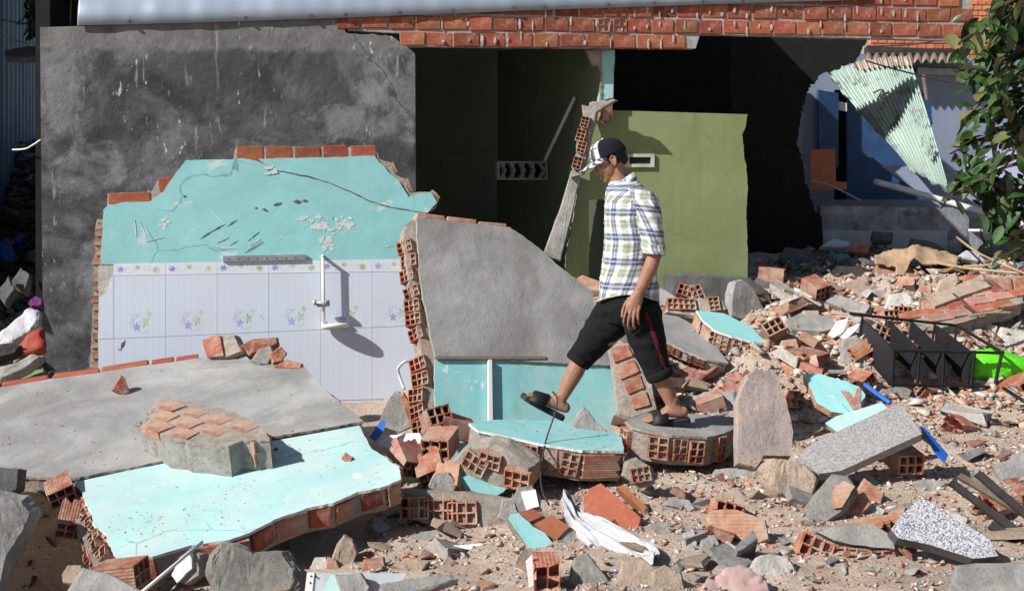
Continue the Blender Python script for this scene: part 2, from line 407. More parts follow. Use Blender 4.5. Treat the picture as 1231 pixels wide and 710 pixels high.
# loose rubble carries its colour per piece
def mat_rubble():
    m = NT('loose_rubble'); a = m.n('VertexColor', layer_name='tint').outputs[0]; co = m.coord()
    c = m.mix(m.ramp(m.noise(co, 45, 6, .7), (.45, 0), (.75, .5)), a, (.4, .33, .26))
    m.bump(m.noise(co, 90, 6, .7), .004)
    return m.out(c, .93)
MAT['rubble'] = mat_rubble()
def mat_ground():
    m = NT('sandy_rubble_ground'); co = m.coord()
    c = m.ramp(m.noise(co, 1.6, 12, .7, .4), (.3, (.5, .385, .3)), (.5, (.64, .49, .385)), (.7, (.67, .56, .47)))
    c = m.mix(m.ramp(m.noise(co, 2.7, 10, .75, .6), (.54, 0), (.66, .55)), c, (.48, .28, .19))
    c = m.mix(m.ramp(m.noise(co, 2.0, 10, .7), (.55, 0), (.66, .6)), c, (.33, .32, .3))
    v = m.n('TexVoronoi', {'Vector': co, 'Scale': 55.0})
    c = m.mix(.35, c, m.mix(m.n('SeparateColor', {0: v.outputs['Color']}).outputs[0], (.28, .2, .15), (.6, .53, .45)))
    c = m.mix(m.ramp(m.noise(co, 45, 6, .7), (.62, 0), (.72, .7)), c, (.14, .1, .08))
    m.bump(m.noise(co, 9, 14, .8), .035); m.bump(v.outputs['Distance'], .006)
    return m.out(c, .95)
MAT['ground'] = mat_ground()
rng = random.Random(7)
# ================================================================ the ground
KR = [(0, -.1), (3.5, -.03), (4.6, 0), (6.7, .02), (7.5, .12), (8.2, .27), (9, .48), (9.6, .64), (10.3, .8), (11.5, .93), (13, 1.0), (400, 1.0)]
KL = [(0, -.16), (5.2, -.16), (6.5, -.12), (7.5, -.02), (8.5, .05), (10, .15), (12, .5), (400, 1.0)]
KA = [(0, -.16), (7.5, -.02), (8.5, .12), (9.5, .4), (14, 2.15), (18, 2.6), (400, 2.6)]
def prof(K, y):
    for (a, za), (b, zb) in zip(K, K[1:]):
        if y <= b: return lerp(za, zb, (y - a) / (b - a))
    return K[-1][1]
def gz(x, y, detail=True):
    t = smooth01(-1.2, .7, x)
    z = lerp(prof(KL, y), prof(KR, y), t)
    a = smooth01(-3.75, -3.98, x) * smooth01(7.6, 8.4, y)
    z = lerp(z, prof(KA, y), a)
    z -= .75 * smooth01(-1.75, -1.95, x) * smooth01(7.5, 7.2, y) * smooth01(4.7, 4.95, y)      # hollow under the fallen slabs
    z -= .22 * smooth01(-1.2, -2.0, x) * smooth01(5.0, 5.4, y) * smooth01(7.6, 7.0, y)
    if detail and y < 16:
        p = Vector((x, y, 0)); k = smooth01(16, 11, y)
        z += smooth01(.7, 1.2, x) * smooth01(7.2, 8.2, y) * smooth01(12, 10.5, y) * (mnoise.noise(p * 1.3 + Vector((4, 2, 0))) * .12 + mnoise.noise(p * 2.9) * .08)
        z += k * (mnoise.noise(p * 1.7) * .05 + mnoise.noise(p * 4.3) * .028 + mnoise.noise(p * 11) * .014)
    return z
def ground_hit(px, py):
    r = ray(px, py); d = 3.0
    while d < 40:
        p = Vector((0, 0, CAMH)) + r * d
        if p.z <= gz(p.x, p.y): return d
        d += .02
    return d
def axis(lo, hi, fine, far, grow_=1.35):
    a = list(np.arange(lo, hi, fine)); st = fine
    x = hi; out = a
    while x < far: out.append(x); st *= grow_; x += st
    st = fine; x = lo - fine; pre = []
    while x > -far: pre.append(x); st *= grow_; x -= st
    return pre[::-1] + out
xs = axis(-4.6, 5.0, .05, 300); ys = [y for y in axis(3.6, 12.5, .05, 400) if y > -60]
gv = [(x, y, gz(x, y)) for y in ys for x in xs]; nx = len(xs)
gf = [(j*nx+i, j*nx+i+1, (j+1)*nx+i+1, (j+1)*nx+i) for j in range(len(ys)-1) for i in range(nx-1)]
g = mk('ground', gv, gf, MAT['ground'], None, True, fix=False); g['kind'] = 'structure'

# ================================================================ brick pieces (shared meshes)
def brick_mesh(L, W, Hh, nu, nv, seed, ragged=0.0, wall=.16, depth=.5):
    """hollow brick: holes run along X, open at +X and -X; nu holes across Y, nv across Z"""
    r = random.Random(seed); bm = bmesh.new()
    def grid(n, size):
        c = [-.5]; wl = wall / n; hole = (1 - wl * (n + 1)) / n; x = -.5
        for i in range(n): x += wl; c.append(x); x += hole; c.append(x)
        c.append(.5); return [q * size for q in c]
    gy, gz_ = grid(nu, W), grid(nv, Hh)
    ends = {}
    for sx in (1, -1):
        V = [[bm.verts.new((sx * L / 2 + (-sx * r.uniform(0, ragged) if sx < 0 else r.uniform(-.003, .003)), y + r.uniform(-.0015, .0015), z + r.uniform(-.0015, .0015))) for z in gz_] for y in gy]
        ends[sx] = V
        for i in range(len(gy)-1):
            for j in range(len(gz_)-1):
                q = [V[i][j], V[i+1][j], V[i+1][j+1], V[i][j+1]]
                if i % 2 == 1 and j % 2 == 1:
                    b = [bm.verts.new((sx * (L / 2 - L * .46), v.co.y, v.co.z)) for v in q]
                    for k in range(4): bm.faces.new((q[k], q[(k+1) % 4], b[(k+1) % 4], b[k]))
                    bm.faces.new(b)
                else: bm.faces.new(q)
    A, B = ends[1], ends[-1]; ny, nz = len(gy), len(gz_)
    for i in range(ny-1):
        bm.faces.new((A[i][0], A[i+1][0], B[i+1][0], B[i][0])); bm.faces.new((A[i][-1], A[i+1][-1], B[i+1][-1], B[i][-1]))
    for j in range(nz-1):
        bm.faces.new((A[0][j], A[0][j+1], B[0][j+1], B[0][j])); bm.faces.new((A[-1][j], A[-1][j+1], B[-1][j+1], B[-1][j]))
    bmesh.ops.recalc_face_normals(bm, faces=bm.faces)
    me = bpy.data.meshes.new('brick'); bm.to_mesh(me); bm.free()
    return me
def solid_mesh(L, W, Hh, seed, jit=.004, name='brick', cut=0.0):
    """plain-faced brick or block: chamfered box with worn edges"""
    r = random.Random(seed); bm = bmesh.new()
    bmesh.ops.create_cube(bm, size=1); bmesh.ops.scale(bm, vec=(L, W, Hh), verts=bm.verts)
    for v in bm.verts: v.co += Vector([r.uniform(-jit, jit) for _ in 'xyz'])
    if cut:
        for v in bm.verts:
            if v.co.x > 0: v.co.x -= r.uniform(0, cut)
    bmesh.ops.bevel(bm, geom=bm.edges[:], offset=min(L, W, Hh) * .06, segments=1, affect='EDGES')
    for v in bm.verts: v.co += Vector([r.uniform(-jit, jit) * .5 for _ in 'xyz'])
    me = bpy.data.meshes.new(name); bm.to_mesh(me); bm.free(); return me
def matted(me, m): me = me.copy(); me.materials.clear(); me.materials.append(m); return me
BL, BW, BH = .2, .15, .11
HOL = [matted(brick_mesh(BL, BW, BH, 3, 2, 100 + i, .0 if i < 2 else .07), MAT['brick']) for i in range(5)]
HOLP = [matted(brick_mesh(BL, BW, BH, 3, 2, 120 + i, .04), MAT['brick_pale']) for i in range(3)]
HOL4 = [matted(brick_mesh(BL * .9, .1, .1, 2, 2, 140 + i, .06), MAT['brick']) for i in range(3)]
FACE = [matted(solid_mesh(BL, .1, .116, 160 + i), MAT['brick_wall']) for i in range(6)]
def frame(x, y, z, o):
    m = Matrix((x, y, z)).transposed().to_4x4(); m.translation = o; return m
def edge_bricks(root, A, B, n, inward, thick, mode='hole', t_off=.015, seed=0, skip=0.0, protr=.012, meshes=None, name='brick', jr=6):
    """a row of bricks along a broken side AB of a wall piece, hollow ends (or ribbed long sides) facing out of the break"""
    r = random.Random(seed); e = B - A; L = e.length; e.normalize(); out = -inward; wid = {m: 2 * max(v.co.y for v in m.vertices) for m in (meshes or HOL)}; out = (out - e * out.dot(e) - n * out.dot(n)).normalized()
    bt = thick - 2 * t_off; s = Vector((1, bt / BW, bt / BW))
    step = (BH * s.z + .017) if mode == 'hole' else BL + .016
    k = max(1, int(round(L / step))); step = L / k
    for i in range(k):
        if r.random() < max(skip, .1 if mode == 'hole' else 0): continue
        j = Matrix.Rotation(R(r.uniform(-jr, jr)), 4, 'X') @ Matrix.Rotation(R(r.uniform(-jr, jr)), 4, 'Y') @ Matrix.Rotation(R(r.uniform(-jr, jr) * .6), 4, 'Z')
        c = A + e * (i + .5) * step - n * (thick / 2)
        if mode == 'hole':
            M = frame(out, -n, out.cross(-n), c + out * (protr + r.uniform(-.02, .014) - BL / 2))
            M = M @ j @ Matrix.Diagonal((1, s.y, (step - .017) / BH, 1))
        else:
            M = frame(e, n, e.cross(n), c + out * (protr + r.uniform(-.01, .01) - BH / 2))
            M = M @ j @ Matrix.Diagonal(((step - .016) / BL, 1, 1, 1))
        me = r.choice(meshes or HOL)
        if mode != 'hole': M = M @ Matrix.Diagonal((1, bt / wid[me], 1, 1))
        mk_local(name, me, M, root)

def slab(name, label, cat, plane, px, thick, front, core='mortar', back=None, keep=(), amp=.012, seed=1, skin=.014, bricks=(), group=None, split=None, inset=.012, skin_name='plaster_face'):
    """a piece of broken wall: painted or rendered skin, rough core, bricks along its broken sides.
    px: outline of its front in the photograph; split: list of (skin outline, material, part name) instead of one skin"""
    r = random.Random(seed); n = plane.n
    loop = [plane.hit(*p) for p in px]
    c = sum(loop, Vector()) / len(loop)
    root = T(name, label, cat, Vector((c.x, c.y, min((p - n * thick).z for p in loop))), group)
    rl = rough_loop(loop, n, .035, amp * 1.4, r, keep)
    inner = grow(rl, n, -inset)
    v, f = prism(inner, -n, skin * .9, thick - .012 if back else thick)
    cm = mk('core', v, f, MAT[core], root)
    for (q, m, nm, off) in (split if split is not None else [(px, front, skin_name, 0)]):
        lp = [plane.hit(x, y) for x, y in q]
        lp = rough_loop(lp, n, .022, amp, r, keep if not split else ())
        v, f = prism(lp, -n, -off, skin)
        k = len(lp)
        o = mk(nm, v, f, [MAT[m], MAT['white' if m.startswith('turq') else 'mortar']], root)
        for p in o.data.polygons:
            if len(p.vertices) == 4 and k > 4: p.material_index = 1
    if back:
        lp = rough_loop(loop, n, .03, amp, r, keep); v, f = prism(lp, -n, thick - .013, thick); mk('back_plaster', v, f, MAT[back], root)
    for b in bricks:
        i, mode = b[0], b[1]; kw = b[2] if len(b) > 2 else {}
        A, B = loop[i], loop[(i+1) % len(loop)]
        ins = (c - (A + B) / 2)
        edge_bricks(root, A, B, n, ins, thick, mode, seed=seed * 31 + i, **kw)
    return root

def rock_mesh(name, loopn, dirn, thick, seed, rough=.02, sub=2, mat=None, taper=.16, root=None, smooth=False):
    """a lump with the traced outline: bevelled towards front and back, subdivided and broken up by noise"""
    n = dirn; sd = Vector((seed * 3.1, seed * 1.7, seed * .37)); k = len(loopn)
    c = sum(loopn, Vector()) / k
    L = []
    for t, s in ((0, 1 - taper), (.16, 1.0), (.7, 1.02), (1, 1 - taper * 1.3)):
        L.append([c + (p - c) * s - n * thick * t for p in loopn])
    bm = bmesh.new(); V = [[bm.verts.new(p) for p in l] for l in L]
    bm.faces.new(V[0]); bm.faces.new(V[-1][::-1])
    for a, b in zip(V, V[1:]):
        for i in range(k): bm.faces.new((a[i], a[(i+1) % k], b[(i+1) % k], b[i]))
    bmesh.ops.triangulate(bm, faces=[f for f in bm.faces if len(f.verts) > 4])
    bmesh.ops.subdivide_edges(bm, edges=bm.edges[:], cuts=sub, use_grid_fill=True)
    bmesh.ops.triangulate(bm, faces=bm.faces)
    bmesh.ops.recalc_face_normals(bm, faces=bm.faces); bm.normal_update()
    for v in bm.verts:
        p = v.co
        d = mnoise.noise(p * 6 + sd) * .8 + mnoise.noise(p * 15 + sd) * .5 + mnoise.noise(p * 38 + sd) * .36 + mnoise.noise(p * 85 + sd) * .22
        v.co = p + v.normal * rough * d + Vector((mnoise.noise(p * 9 - sd), mnoise.noise(p * 9 + sd * 2), 0)) * rough * .35
    vs = [v.co.copy() for v in bm.verts]; fs = [[v.index for v in f.verts] for f in bm.faces]
    bm.verts.index_update(); fs = [[v.index for v in f.verts] for f in bm.faces]
    bm.free()
    return mk(name, vs, fs, mat, root, smooth)
_seed = [50]
def chunk(name, label, cat, px, d=None, tilt=35, yaw=0, thick=.12, mat='concrete', rough=.014, sub=2, taper=.14, group=None, smooth=False):
    """traced lump resting on the ground below its lowest pixel (or at the given distance)"""
    _seed[0] += 1
    cx = sum(p[0] for p in px) / len(px); cy = sum(p[1] for p in px) / len(px)
    if d is None:
        yb = max(p[1] for p in px); d = ground_hit(cx, min(yb, 708)) + .02 + thick * .25
        d -= 0
        pl = plane_tilt(cx, yb, d, tilt, yaw)
    else: pl = plane_tilt(cx, cy, d, tilt, yaw)
    loop = [pl.hit(*p) for p in px]
    if sub == 2 and max(p[0] for p in px) - min(p[0] for p in px) > 36: sub = 4
    o = rock_mesh(name, loop, pl.n, thick, _seed[0], rough, sub, MAT[mat] if isinstance(mat, str) else mat, taper, None, smooth)
    return setp(o, label, cat, group)
def board(name, label, cat, px, d=None, tilt=35, yaw=0, thick=.01, mat='white_board', group=None, amp=0.0, edge=None, plane=None):
    """flat rigid sheet of real thickness"""
    _seed[0] += 1; r = random.Random(_seed[0])
    cx = sum(p[0] for p in px) / len(px); cy = sum(p[1] for p in px) / len(px)
    if plane is None:
        if d is None:
            yb = max(p[1] for p in px); d = ground_hit(cx, min(yb, 708)) - .01; plane = plane_tilt(cx, yb, d, tilt, yaw)
        else: plane = plane_tilt(cx, cy, d, tilt, yaw)
    loop = [plane.hit(*p) for p in px]
    if amp: loop = rough_loop(loop, plane.n, .03, amp, r)
    v, f = prism(loop, -plane.n, 0, thick)
    o = mk(name, v, f, [MAT[mat], MAT[edge or mat]], None)
    for p in o.data.polygons[2:]: p.material_index = 1
    return setp(o, label, cat, group)
def rod(name, label, cat, pts, rad, mat, group=None, n=8):
    """pipe, cable or stick through (px, py, distance) points"""
    q = [P(*p) for p in pts]
    if len(q) > 2:                       # smooth through the points
        out = []
        for i in range(len(q)-1):
            a, b, c_, d_ = q[max(i-1, 0)], q[i], q[i+1], q[min(i+2, len(q)-1)]
            for k in range(5):
                t = k / 5
                out.append(.5 * ((2*b) + (c_-a)*t + (2*a-5*b+4*c_-d_)*t*t + (3*b-a-3*c_+d_)*t**3))
        q = out + [q[-1]]
    o = MB().tube(q, rad, n).build(name, MAT[mat], None, True)
    return setp(o, label, cat, group)
# ================================================================ the opened house
FA, FB = P(500, HZ, 9.5), P(1130, HZ, 9.95)
FU = (FB - FA).normalized(); FPn = FU.cross(Vector((0, 0, 1)))
FP = Plane(FA, FPn)
FN = FP.n
gl = [FP.hit(*p) for p in [(48, 33), (230, 27.5), (412, 21), (416, 40), (470, 44), (484, 52), (499, 66), (500, 250), (501, 520), (53, 500), (50, 250)]]
gc = sum(gl, Vector()) / len(gl); gc.z = min((p - FN * .12).z for p in gl)
MAT['grey_wall'] = mat_grey_wall([tuple(FP.hit(x, y) - gc) + (rx, rz) for (x, y, rx, rz) in ((458, 100, .22, .34), (415, 150, .5, .2), (478, 165, .2, .3), (110, 205, .42, .3), (75, 110, .2, .5), (120, 330, .3, .3))])
gw = slab('rendered_wall', 'tall mouldy dark grey rendered front wall with bare pale patches', 'wall', FP,
     [(48, 33), (230, 27.5), (412, 21), (416, 40), (470, 44), (484, 52), (499, 66), (500, 250), (501, 520), (53, 500), (50, 250)], .12, 'grey_wall', 'mortar_grey',
     keep=(0, 1, 6, 7, 8, 9, 10), amp=.012, seed=3)
# ---- brick lintel
bt = T('brick_lintel', 'long red brick lintel left hanging across the opened house front', 'brick beam', FA + Vector((1.5, 0, 1.24)))
core = [FP.hit(*p, off=-.012) for p in [(418, -30), (418, 37), (480, 40), (482, 56), (836, 58), (842, 41), (1150, 49), (1160, 30), (1168, 10), (1168, -30)]]
v, f = prism(rough_loop(core, FN, .03, .004, rng, (9,)), -FN, 0, .09); mk('mortar_core', v, f, MAT['mortar_grey'], bt)
pitch = .134
def fx(px): return (FP.hit(px, HZ) - FA).dot(FU)
for r_, (a, b) in enumerate([(484, 838), (421, 1154), (421, 1166), (421, 1170), (421, 1170)]):
    x = fx(a) - (.11 if r_ % 2 else 0.02); end = fx(b)
    while x < end:
        L = .2 * rng.uniform(.94, 1.06)
        if x + L * .6 < end and x + L > fx(a) - .02:
            if r_ == 1 and abs(x - fx(728)) < .11:
                me = matted(HOL4[0], MAT['brick_wall']); x += .135
                mk_local('hollow_brick', me, frame(FN, FU, FN.cross(FU), FA + FU * (x - .07) + Vector((0, 0, 1.243 + pitch * (r_ + .5))) - FN * .085) @ Matrix.Diagonal((1, 1.15, 1.15, 1)), bt); continue
            c = FA + FU * (x + L / 2) + Vector((0, 0, 1.243 + pitch * (r_ + .5) + rng.uniform(-.003, .003))) - FN * (.05 + rng.uniform(-.005, .005))
            M = frame(FU, -FN, Vector((0, 0, 1)), c) @ Matrix.Rotation(R(rng.uniform(-.8, .8)), 4, 'Y') @ Matrix.Diagonal((L / BL, 1, 1, 1))
            mk_local('brick', rng.choice(FACE), M, bt)
        x += L + .018
mb = MB()                                                     # mortar squeezed out of the upright joints
for r_ in range(4):
    for i in range(46):
        if rng.random() < .55:
            X = fx(421 if r_ else 486) + i * .109; 
            if X > fx(1150 if r_ else 830): continue
            mb.ball(FA + FU * X + Vector((0, 0, 1.243 + pitch * (r_ + rng.uniform(.2, .8)))) + FN * .002, (rng.uniform(.006, .016), rng.uniform(.006, .014), rng.uniform(.015, .05)), None, 6, 4)
mb.build('mortar_blobs', MAT['mortar'], bt)['kind'] = 'stuff'
# ---- roof sheet over the front, with its screws
rt = T('roof_sheet', 'long pale grey metal roof sheet along the top of the house front', 'roof sheet', FP.hit(600, 16, off=.08))
edge = [(93, 31), (250, 27), (415, 21.5), (640, 12.5), (900, 4), (1040, 0), (1240, -8)]
def edge_y(px):
    for (a, ya), (b, yb) in zip(edge, edge[1:]):
        if px <= b: return lerp(ya, yb, (px - a) / (b - a))
    return edge[-1][1]
n_ = 420; vs = []; fs = []
back = (-FN + Vector((0, 0, .34))).normalized()
for i in range(n_ + 1):
    px = lerp(93, 1046, i / n_); p = FP.hit(px, edge_y(px), off=.028)
    wv = .0012 * math.sin(i * .5) + .012 * mnoise.noise(Vector((i * .05, 0, 0)))
    up = Vector((0, 0, 1))
    for k, q in enumerate((p + FN * wv, p + up * .1 + FN * (wv - .012), p + up * .24 + FN * (wv - .05), p + up * .26 - FN * .09, p + up * .3 + back * 4.6)):
        vs.append(q)
        if i and k and (k < 4 or px < 895): b = len(vs) - 1; fs.append((b - 6, b - 5, b, b - 1))
o = mk('sheet', vs, fs, MAT['roof'], rt, True, fix=False)
sm = o.modifiers.new('thickness', 'SOLIDIFY'); sm.thickness = .004
scr = solid_mesh(.022, .022, .022, 5, .001, 'screw'); scr.materials.append(MAT['wire'])
for px in (155, 295, 374, 415, 480, 545, 618, 655, 732, 787, 845, 893, 940, 990):
    mk_local('screw', scr, Matrix.Translation(FP.hit(px, edge_y(px) - 3.5, off=.042)), rt)
# ---- inside of the house
def vwall(name, label, A, B, z0, z1, thick, mat, cat='wall'):
    a, b = A.copy(), B.copy(); a.z = b.z = 0
    u = (b - a).normalized(); n = u.cross(Vector((0, 0, 1)))
    v, f = prism([Vector((a.x, a.y, z0)), Vector((b.x, b.y, z0)), Vector((b.x, b.y, z1)), Vector((a.x, a.y, z1))], -n, 0, thick)
    return setp(mk(name, v, f, MAT[mat]), label, cat)
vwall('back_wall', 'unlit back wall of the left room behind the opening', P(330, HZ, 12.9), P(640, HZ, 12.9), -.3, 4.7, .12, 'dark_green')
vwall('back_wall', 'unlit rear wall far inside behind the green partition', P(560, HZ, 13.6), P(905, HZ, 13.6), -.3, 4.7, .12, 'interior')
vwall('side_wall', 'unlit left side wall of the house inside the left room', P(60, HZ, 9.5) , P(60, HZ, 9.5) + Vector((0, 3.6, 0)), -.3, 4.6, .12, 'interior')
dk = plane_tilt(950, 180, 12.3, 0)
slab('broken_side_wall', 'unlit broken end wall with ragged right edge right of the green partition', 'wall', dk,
     [(880, 20), (1050, 30), (1040, 55), (1028, 72), (1003, 84), (984, 90), (968, 118), (962, 142), (957, 175), (966, 198), (972, 235), (988, 264), (992, 335), (880, 345)], .14, 'interior', 'soil', keep=(0, 11, 12), amp=.03, seed=11)  # near-black face holds the shade that sunlight would otherwise wash out
cw = plane3((722, HZ, 9.82), (598, HZ, 12.7), (722, 100, 9.82))
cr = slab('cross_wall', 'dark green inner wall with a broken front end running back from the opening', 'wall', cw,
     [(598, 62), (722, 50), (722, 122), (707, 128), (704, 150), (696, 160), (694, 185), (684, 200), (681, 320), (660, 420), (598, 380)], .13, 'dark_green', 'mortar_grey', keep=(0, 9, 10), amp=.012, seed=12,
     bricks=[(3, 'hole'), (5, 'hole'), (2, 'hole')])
en = plane_tilt(730, 90, 9.84, 0, 6)
lp = rough_loop([en.hit(*p) for p in [(722, 62), (739, 60), (738, 90), (737, 117), (719, 122), (723, 100), (721, 84)]], en.n, .015, .006, rng)
v, f = prism(lp, -en.n, 0, .05); mk('painted_end', v, f, MAT['turq_stain'], cr)
lp = [en.hit(*p) for p in [(704, 60), (724, 58), (722, 80), (713, 79)]]
rock_mesh('mortar_lump', lp, en.n, .1, 4, .012, 1, MAT['rosy'], root=cr)
chunk('fallen_pillar', 'long grey concrete pillar piece leaning beside the green partition', 'concrete pillar', [(687, 206), (698, 209), (690, 250), (674, 313), (653, 305), (672, 255)], 9.78, 4, 0, .1, 'concrete', .006)
chunk('mortar_stub', 'small ragged brick and mortar stub above the leaning pillar', 'brick stub', [(700, 126), (715, 130), (713, 142), (702, 145)], 9.76, 4, 0, .08, 'rosy', .01)
rod('handrail', 'white bar slanting across the dark green inner wall', 'handrail', [(691, 117, 10.3), (655, 193, 10.6)], .017, 'pvc')
je = plane_tilt(702, 170, 9.72, 2, -18)
jg = slab('jagged_wall_edge', 'jagged broken brick wall edge hanging between the beam and the leaning pillar', 'wall edge', je, [(708, 122), (740, 119), (716, 134), (714, 148), (708, 158), (707, 172), (703, 190), (699, 210), (685, 214), (689, 192), (694, 182), (692, 166), (699, 158), (698, 142), (704, 138)], .1, None, 'mortar_grey', seed=15, amp=.012, split=[], inset=0)
for (x, y, s_) in ((704, 147, .62), (699, 163, .7), (700, 177, .68), (695, 196, .7)):
    c_ = je.hit(x, y); e_ = Vector((.3, 0, 1)).normalized(); n_ = je.n; e_ = (e_ - n_ * e_.dot(n_)).normalized()
    mk_local('hollow_brick', HOL[int(x) % 3], frame(n_, e_, n_.cross(e_), c_ - n_ * (BL * s_ / 2 - .03)) @ Matrix.Scale(s_, 4), jg)
# decorative vent block on the inner wall
vb = T('vent_block', 'pierced pale ventilation block set in the dark inner wall', 'vent block', P(628, 215, 10.95))
m = MB(); pl = plane_tilt(628, 205, 10.95, 0, 24)
def barq(px0, py0, px1, py1, wd=2.2):
    a, b = pl.hit(px0, py0), pl.hit(px1, py1); e = (b - a).normalized(); q = pl.n.cross(e) * (wd * .5 * 10.9 / F)
    v, f = prism([a - q, b - q, b + q, a + q], -pl.n, -.01, .05); m.add(v, f)
for s_ in ((599, 195, 657, 195), (599, 215, 657, 215), (599, 194, 599, 216), (657, 194, 657, 216)): barq(*s_)
for x0 in (606, 617, 629, 641): barq(x0, 196, x0, 214)
for x0 in (606, 617, 629, 641, 653): barq(x0 - 4, 196, x0 + 2, 205); barq(x0 + 2, 205, x0 - 4, 214)
m.build('grille', plain('dim_white_block', (.3, .33, .33)), vb)
v, f = prism([pl.hit(*p) for p in [(599, 195), (657, 195), (657, 215), (599, 215)]], -pl.n, .055, .08); mk('backing', v, f, MAT['interior'], vb)
# ---- green partition with its doorway and vent
GP = Plane(FA - FN * .27, FN)
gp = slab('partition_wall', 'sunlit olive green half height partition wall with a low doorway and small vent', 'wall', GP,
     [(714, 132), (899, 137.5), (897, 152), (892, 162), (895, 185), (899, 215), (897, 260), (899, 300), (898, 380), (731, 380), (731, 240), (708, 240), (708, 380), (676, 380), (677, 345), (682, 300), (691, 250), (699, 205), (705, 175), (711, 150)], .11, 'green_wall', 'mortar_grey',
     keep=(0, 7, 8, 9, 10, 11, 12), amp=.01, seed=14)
m = MB()
for q in (((751, 185), (786, 185), (786, 189), (751, 189)), ((751, 197), (786, 197), (786, 201), (751, 201)), ((751, 189), (756, 189), (756, 197), (751, 197)), ((782, 189), (786, 189), (786, 197), (782, 197))):
    v, f = prism([GP.hit(*p) for p in q], -GP.n, -.025, .0); m.add(v, f)
m.build('vent_frame', plain('vent_frame_paint', (.42, .45, .36)), gp)
v, f = prism([GP.hit(*p) for p in ((756, 189), (782, 189), (782, 197), (756, 197))], -GP.n, -.003, .001); mk('vent_opening', v, f, MAT['black_panel'], gp)
v, f = prism([GP.hit(*p, off=-.2) for p in ((700, 235), (740, 235), (740, 390), (700, 390))], -GP.n, 0, .03); setp(mk('door_panel', v, f, MAT['dark_green']), 'dark green door leaf standing back in the low doorway', 'door')
chunk('wall_stub', 'low blackened wall stub at the foot of the green partition', 'wall stub', [(800, 330), (826, 327), (900, 333), (925, 350), (930, 375), (800, 375)], 9.75, 8, 0, .14, 'dark_stone', .012)

# ================================================================ the alley on the left
al = T('sheet_wall', 'tall faded blue metal sheet wall along the alley', 'wall', P(0, 440, 9))
A, B = P(-46, HZ, 9.3), P(42, HZ, 16.5); vs = []; fs = []; n_ = 90
u = (B - A); nn = u.normalized().cross(Vector((0, 0, 1)))
for i in range(n_ + 1):
    p = A + u * i / n_ + nn * (.02 if i % 6 < 3 else -.02)
    vs += [Vector((p.x, p.y, 0)), Vector((p.x, p.y, 4.4))]
    if i: b = len(vs); fs.append((b-4, b-2, b-1, b-3))
o = mk('sheet', vs, fs, MAT['alley_blue'], al, fix=False); o.modifiers.new('thickness', 'SOLIDIFY').thickness = .01
rod('cable', 'thin sagging black cable high on the blue alley wall', 'cable', [(-6, 22, 9.6), (18, 27, 10.5), (48, 30, 11)], .006, 'wire')
rod('cable', 'thin pale cable dropping across the blue alley wall below the black one', 'cable', [(-6, 34, 9.6), (14, 47, 10.5), (36, 53, 11)], .006, 'metal_grey')
ev = T('eave_sheet', 'ribbed grey green eave sheet above the alley', 'roof sheet', P(60, 15, 10.4))
vs = []; fs = []
for i in range(25):
    t = i / 24
    a = P(lerp(20, 96, t), lerp(-3, 30, t) if t > 0 else -3, 10.2); a = P(lerp(22, 95, t), lerp(-14, -10, t), 9.7); b = P(lerp(52, 96, t), lerp(33, 31, t), 10.9)
    zz = .012 if i % 2 else -.012
    vs += [a + Vector((0, 0, zz)), b + Vector((0, 0, zz))]
    if i: k = len(vs); fs.append((k-4, k-2, k-1, k-3))
o = mk('sheet', vs, fs, MAT['eave'], ev, fix=False); o.modifiers.new('thickness', 'SOLIDIFY').thickness = .006
rod('string', 'pale vertical string hanging from the eave above the grey wall', 'string', [(86, -5, 9.9), (85, 15, 9.9), (84, 30, 9.9)], .007, 'straw')
board('ledge_slab', 'thin grey concrete ledge sticking out over the alley beside the grey wall', 'ledge', [(5, 61), (30, 56), (47, 56), (47, 68), (30, 70), (8, 68)], 9.9, 60, 0, .05, 'dark_stone', amp=.006)
rod('cable', 'short white cable end curling out of the grey wall edge', 'cable', [(15, 180, 9.5), (30, 179, 9.45), (40, 174, 9.42), (49, 168, 9.42)], .007, 'white_plastic')
# ================================================================ neighbouring yard on the right
fh = T('far_house', 'neighbouring house with bare brick gable, rusty roof edge and blue grey wall', 'house', P(1120, 250, 15.6))
HP = plane_tilt(1120, 150, 15.6, 0, 0)
v, f = prism([HP.hit(*p) for p in ((900, 60), (1300, 74), (1300, 300), (900, 300))], -HP.n, 0, .15); mk('wall', v, f, MAT['blue_grey_wall'], fh)
GB = plane_tilt(1120, 50, 15.7, 0, 0)
v, f = prism([GB.hit(*p) for p in ((1040, -20), (1300, -20), (1300, 74), (1040, 74))], -GB.n, .012, .14); mk('gable_mortar', v, f, MAT['mortar'], fh)
bm_ = matted(solid_mesh(.105, .06, .062, 9, .002), mat_brick('gable_brick', (.62, .2, .09), (.45, .12, .05), .25, False, .25))
for r_ in range(11):
    for i in range(24):
        px = 1046 + i * 10.4 + (r_ % 2) * 5; py = 69 - r_ * 6.6
        if (py > 40 or px > 1150) and px < 1240: mk_local('brick', bm_, Matrix.Translation(GB.hit(px, py) + Vector((0, .022, 0))), fh)
vs = []; fs = []
for i in range(121):
    px = lerp(1042, 1160, i / 120); z = .03 * math.sin(i * 2 * math.pi / 10)
    a = HP.hit(px, 66, off=.06); b = HP.hit(px, 73, off=.42)
    vs += [a + Vector((0, 0, z)), b + Vector((0, 0, z - .02))]
    if i: k = len(vs); fs.append((k-4, k-2, k-1, k-3))
o = mk('roof_edge', vs, fs, MAT['corr_rust'], fh, True, fix=False); o.modifiers.new('thickness', 'SOLIDIFY').thickness = .02
v, f = prism([HP.hit(*p) for p in ((1040, 57), (1152, 61), (1152, 68), (1040, 66))], -HP.n, -.12, .05); mk('ridge_board', v, f, MAT['dark_wood'], fh)
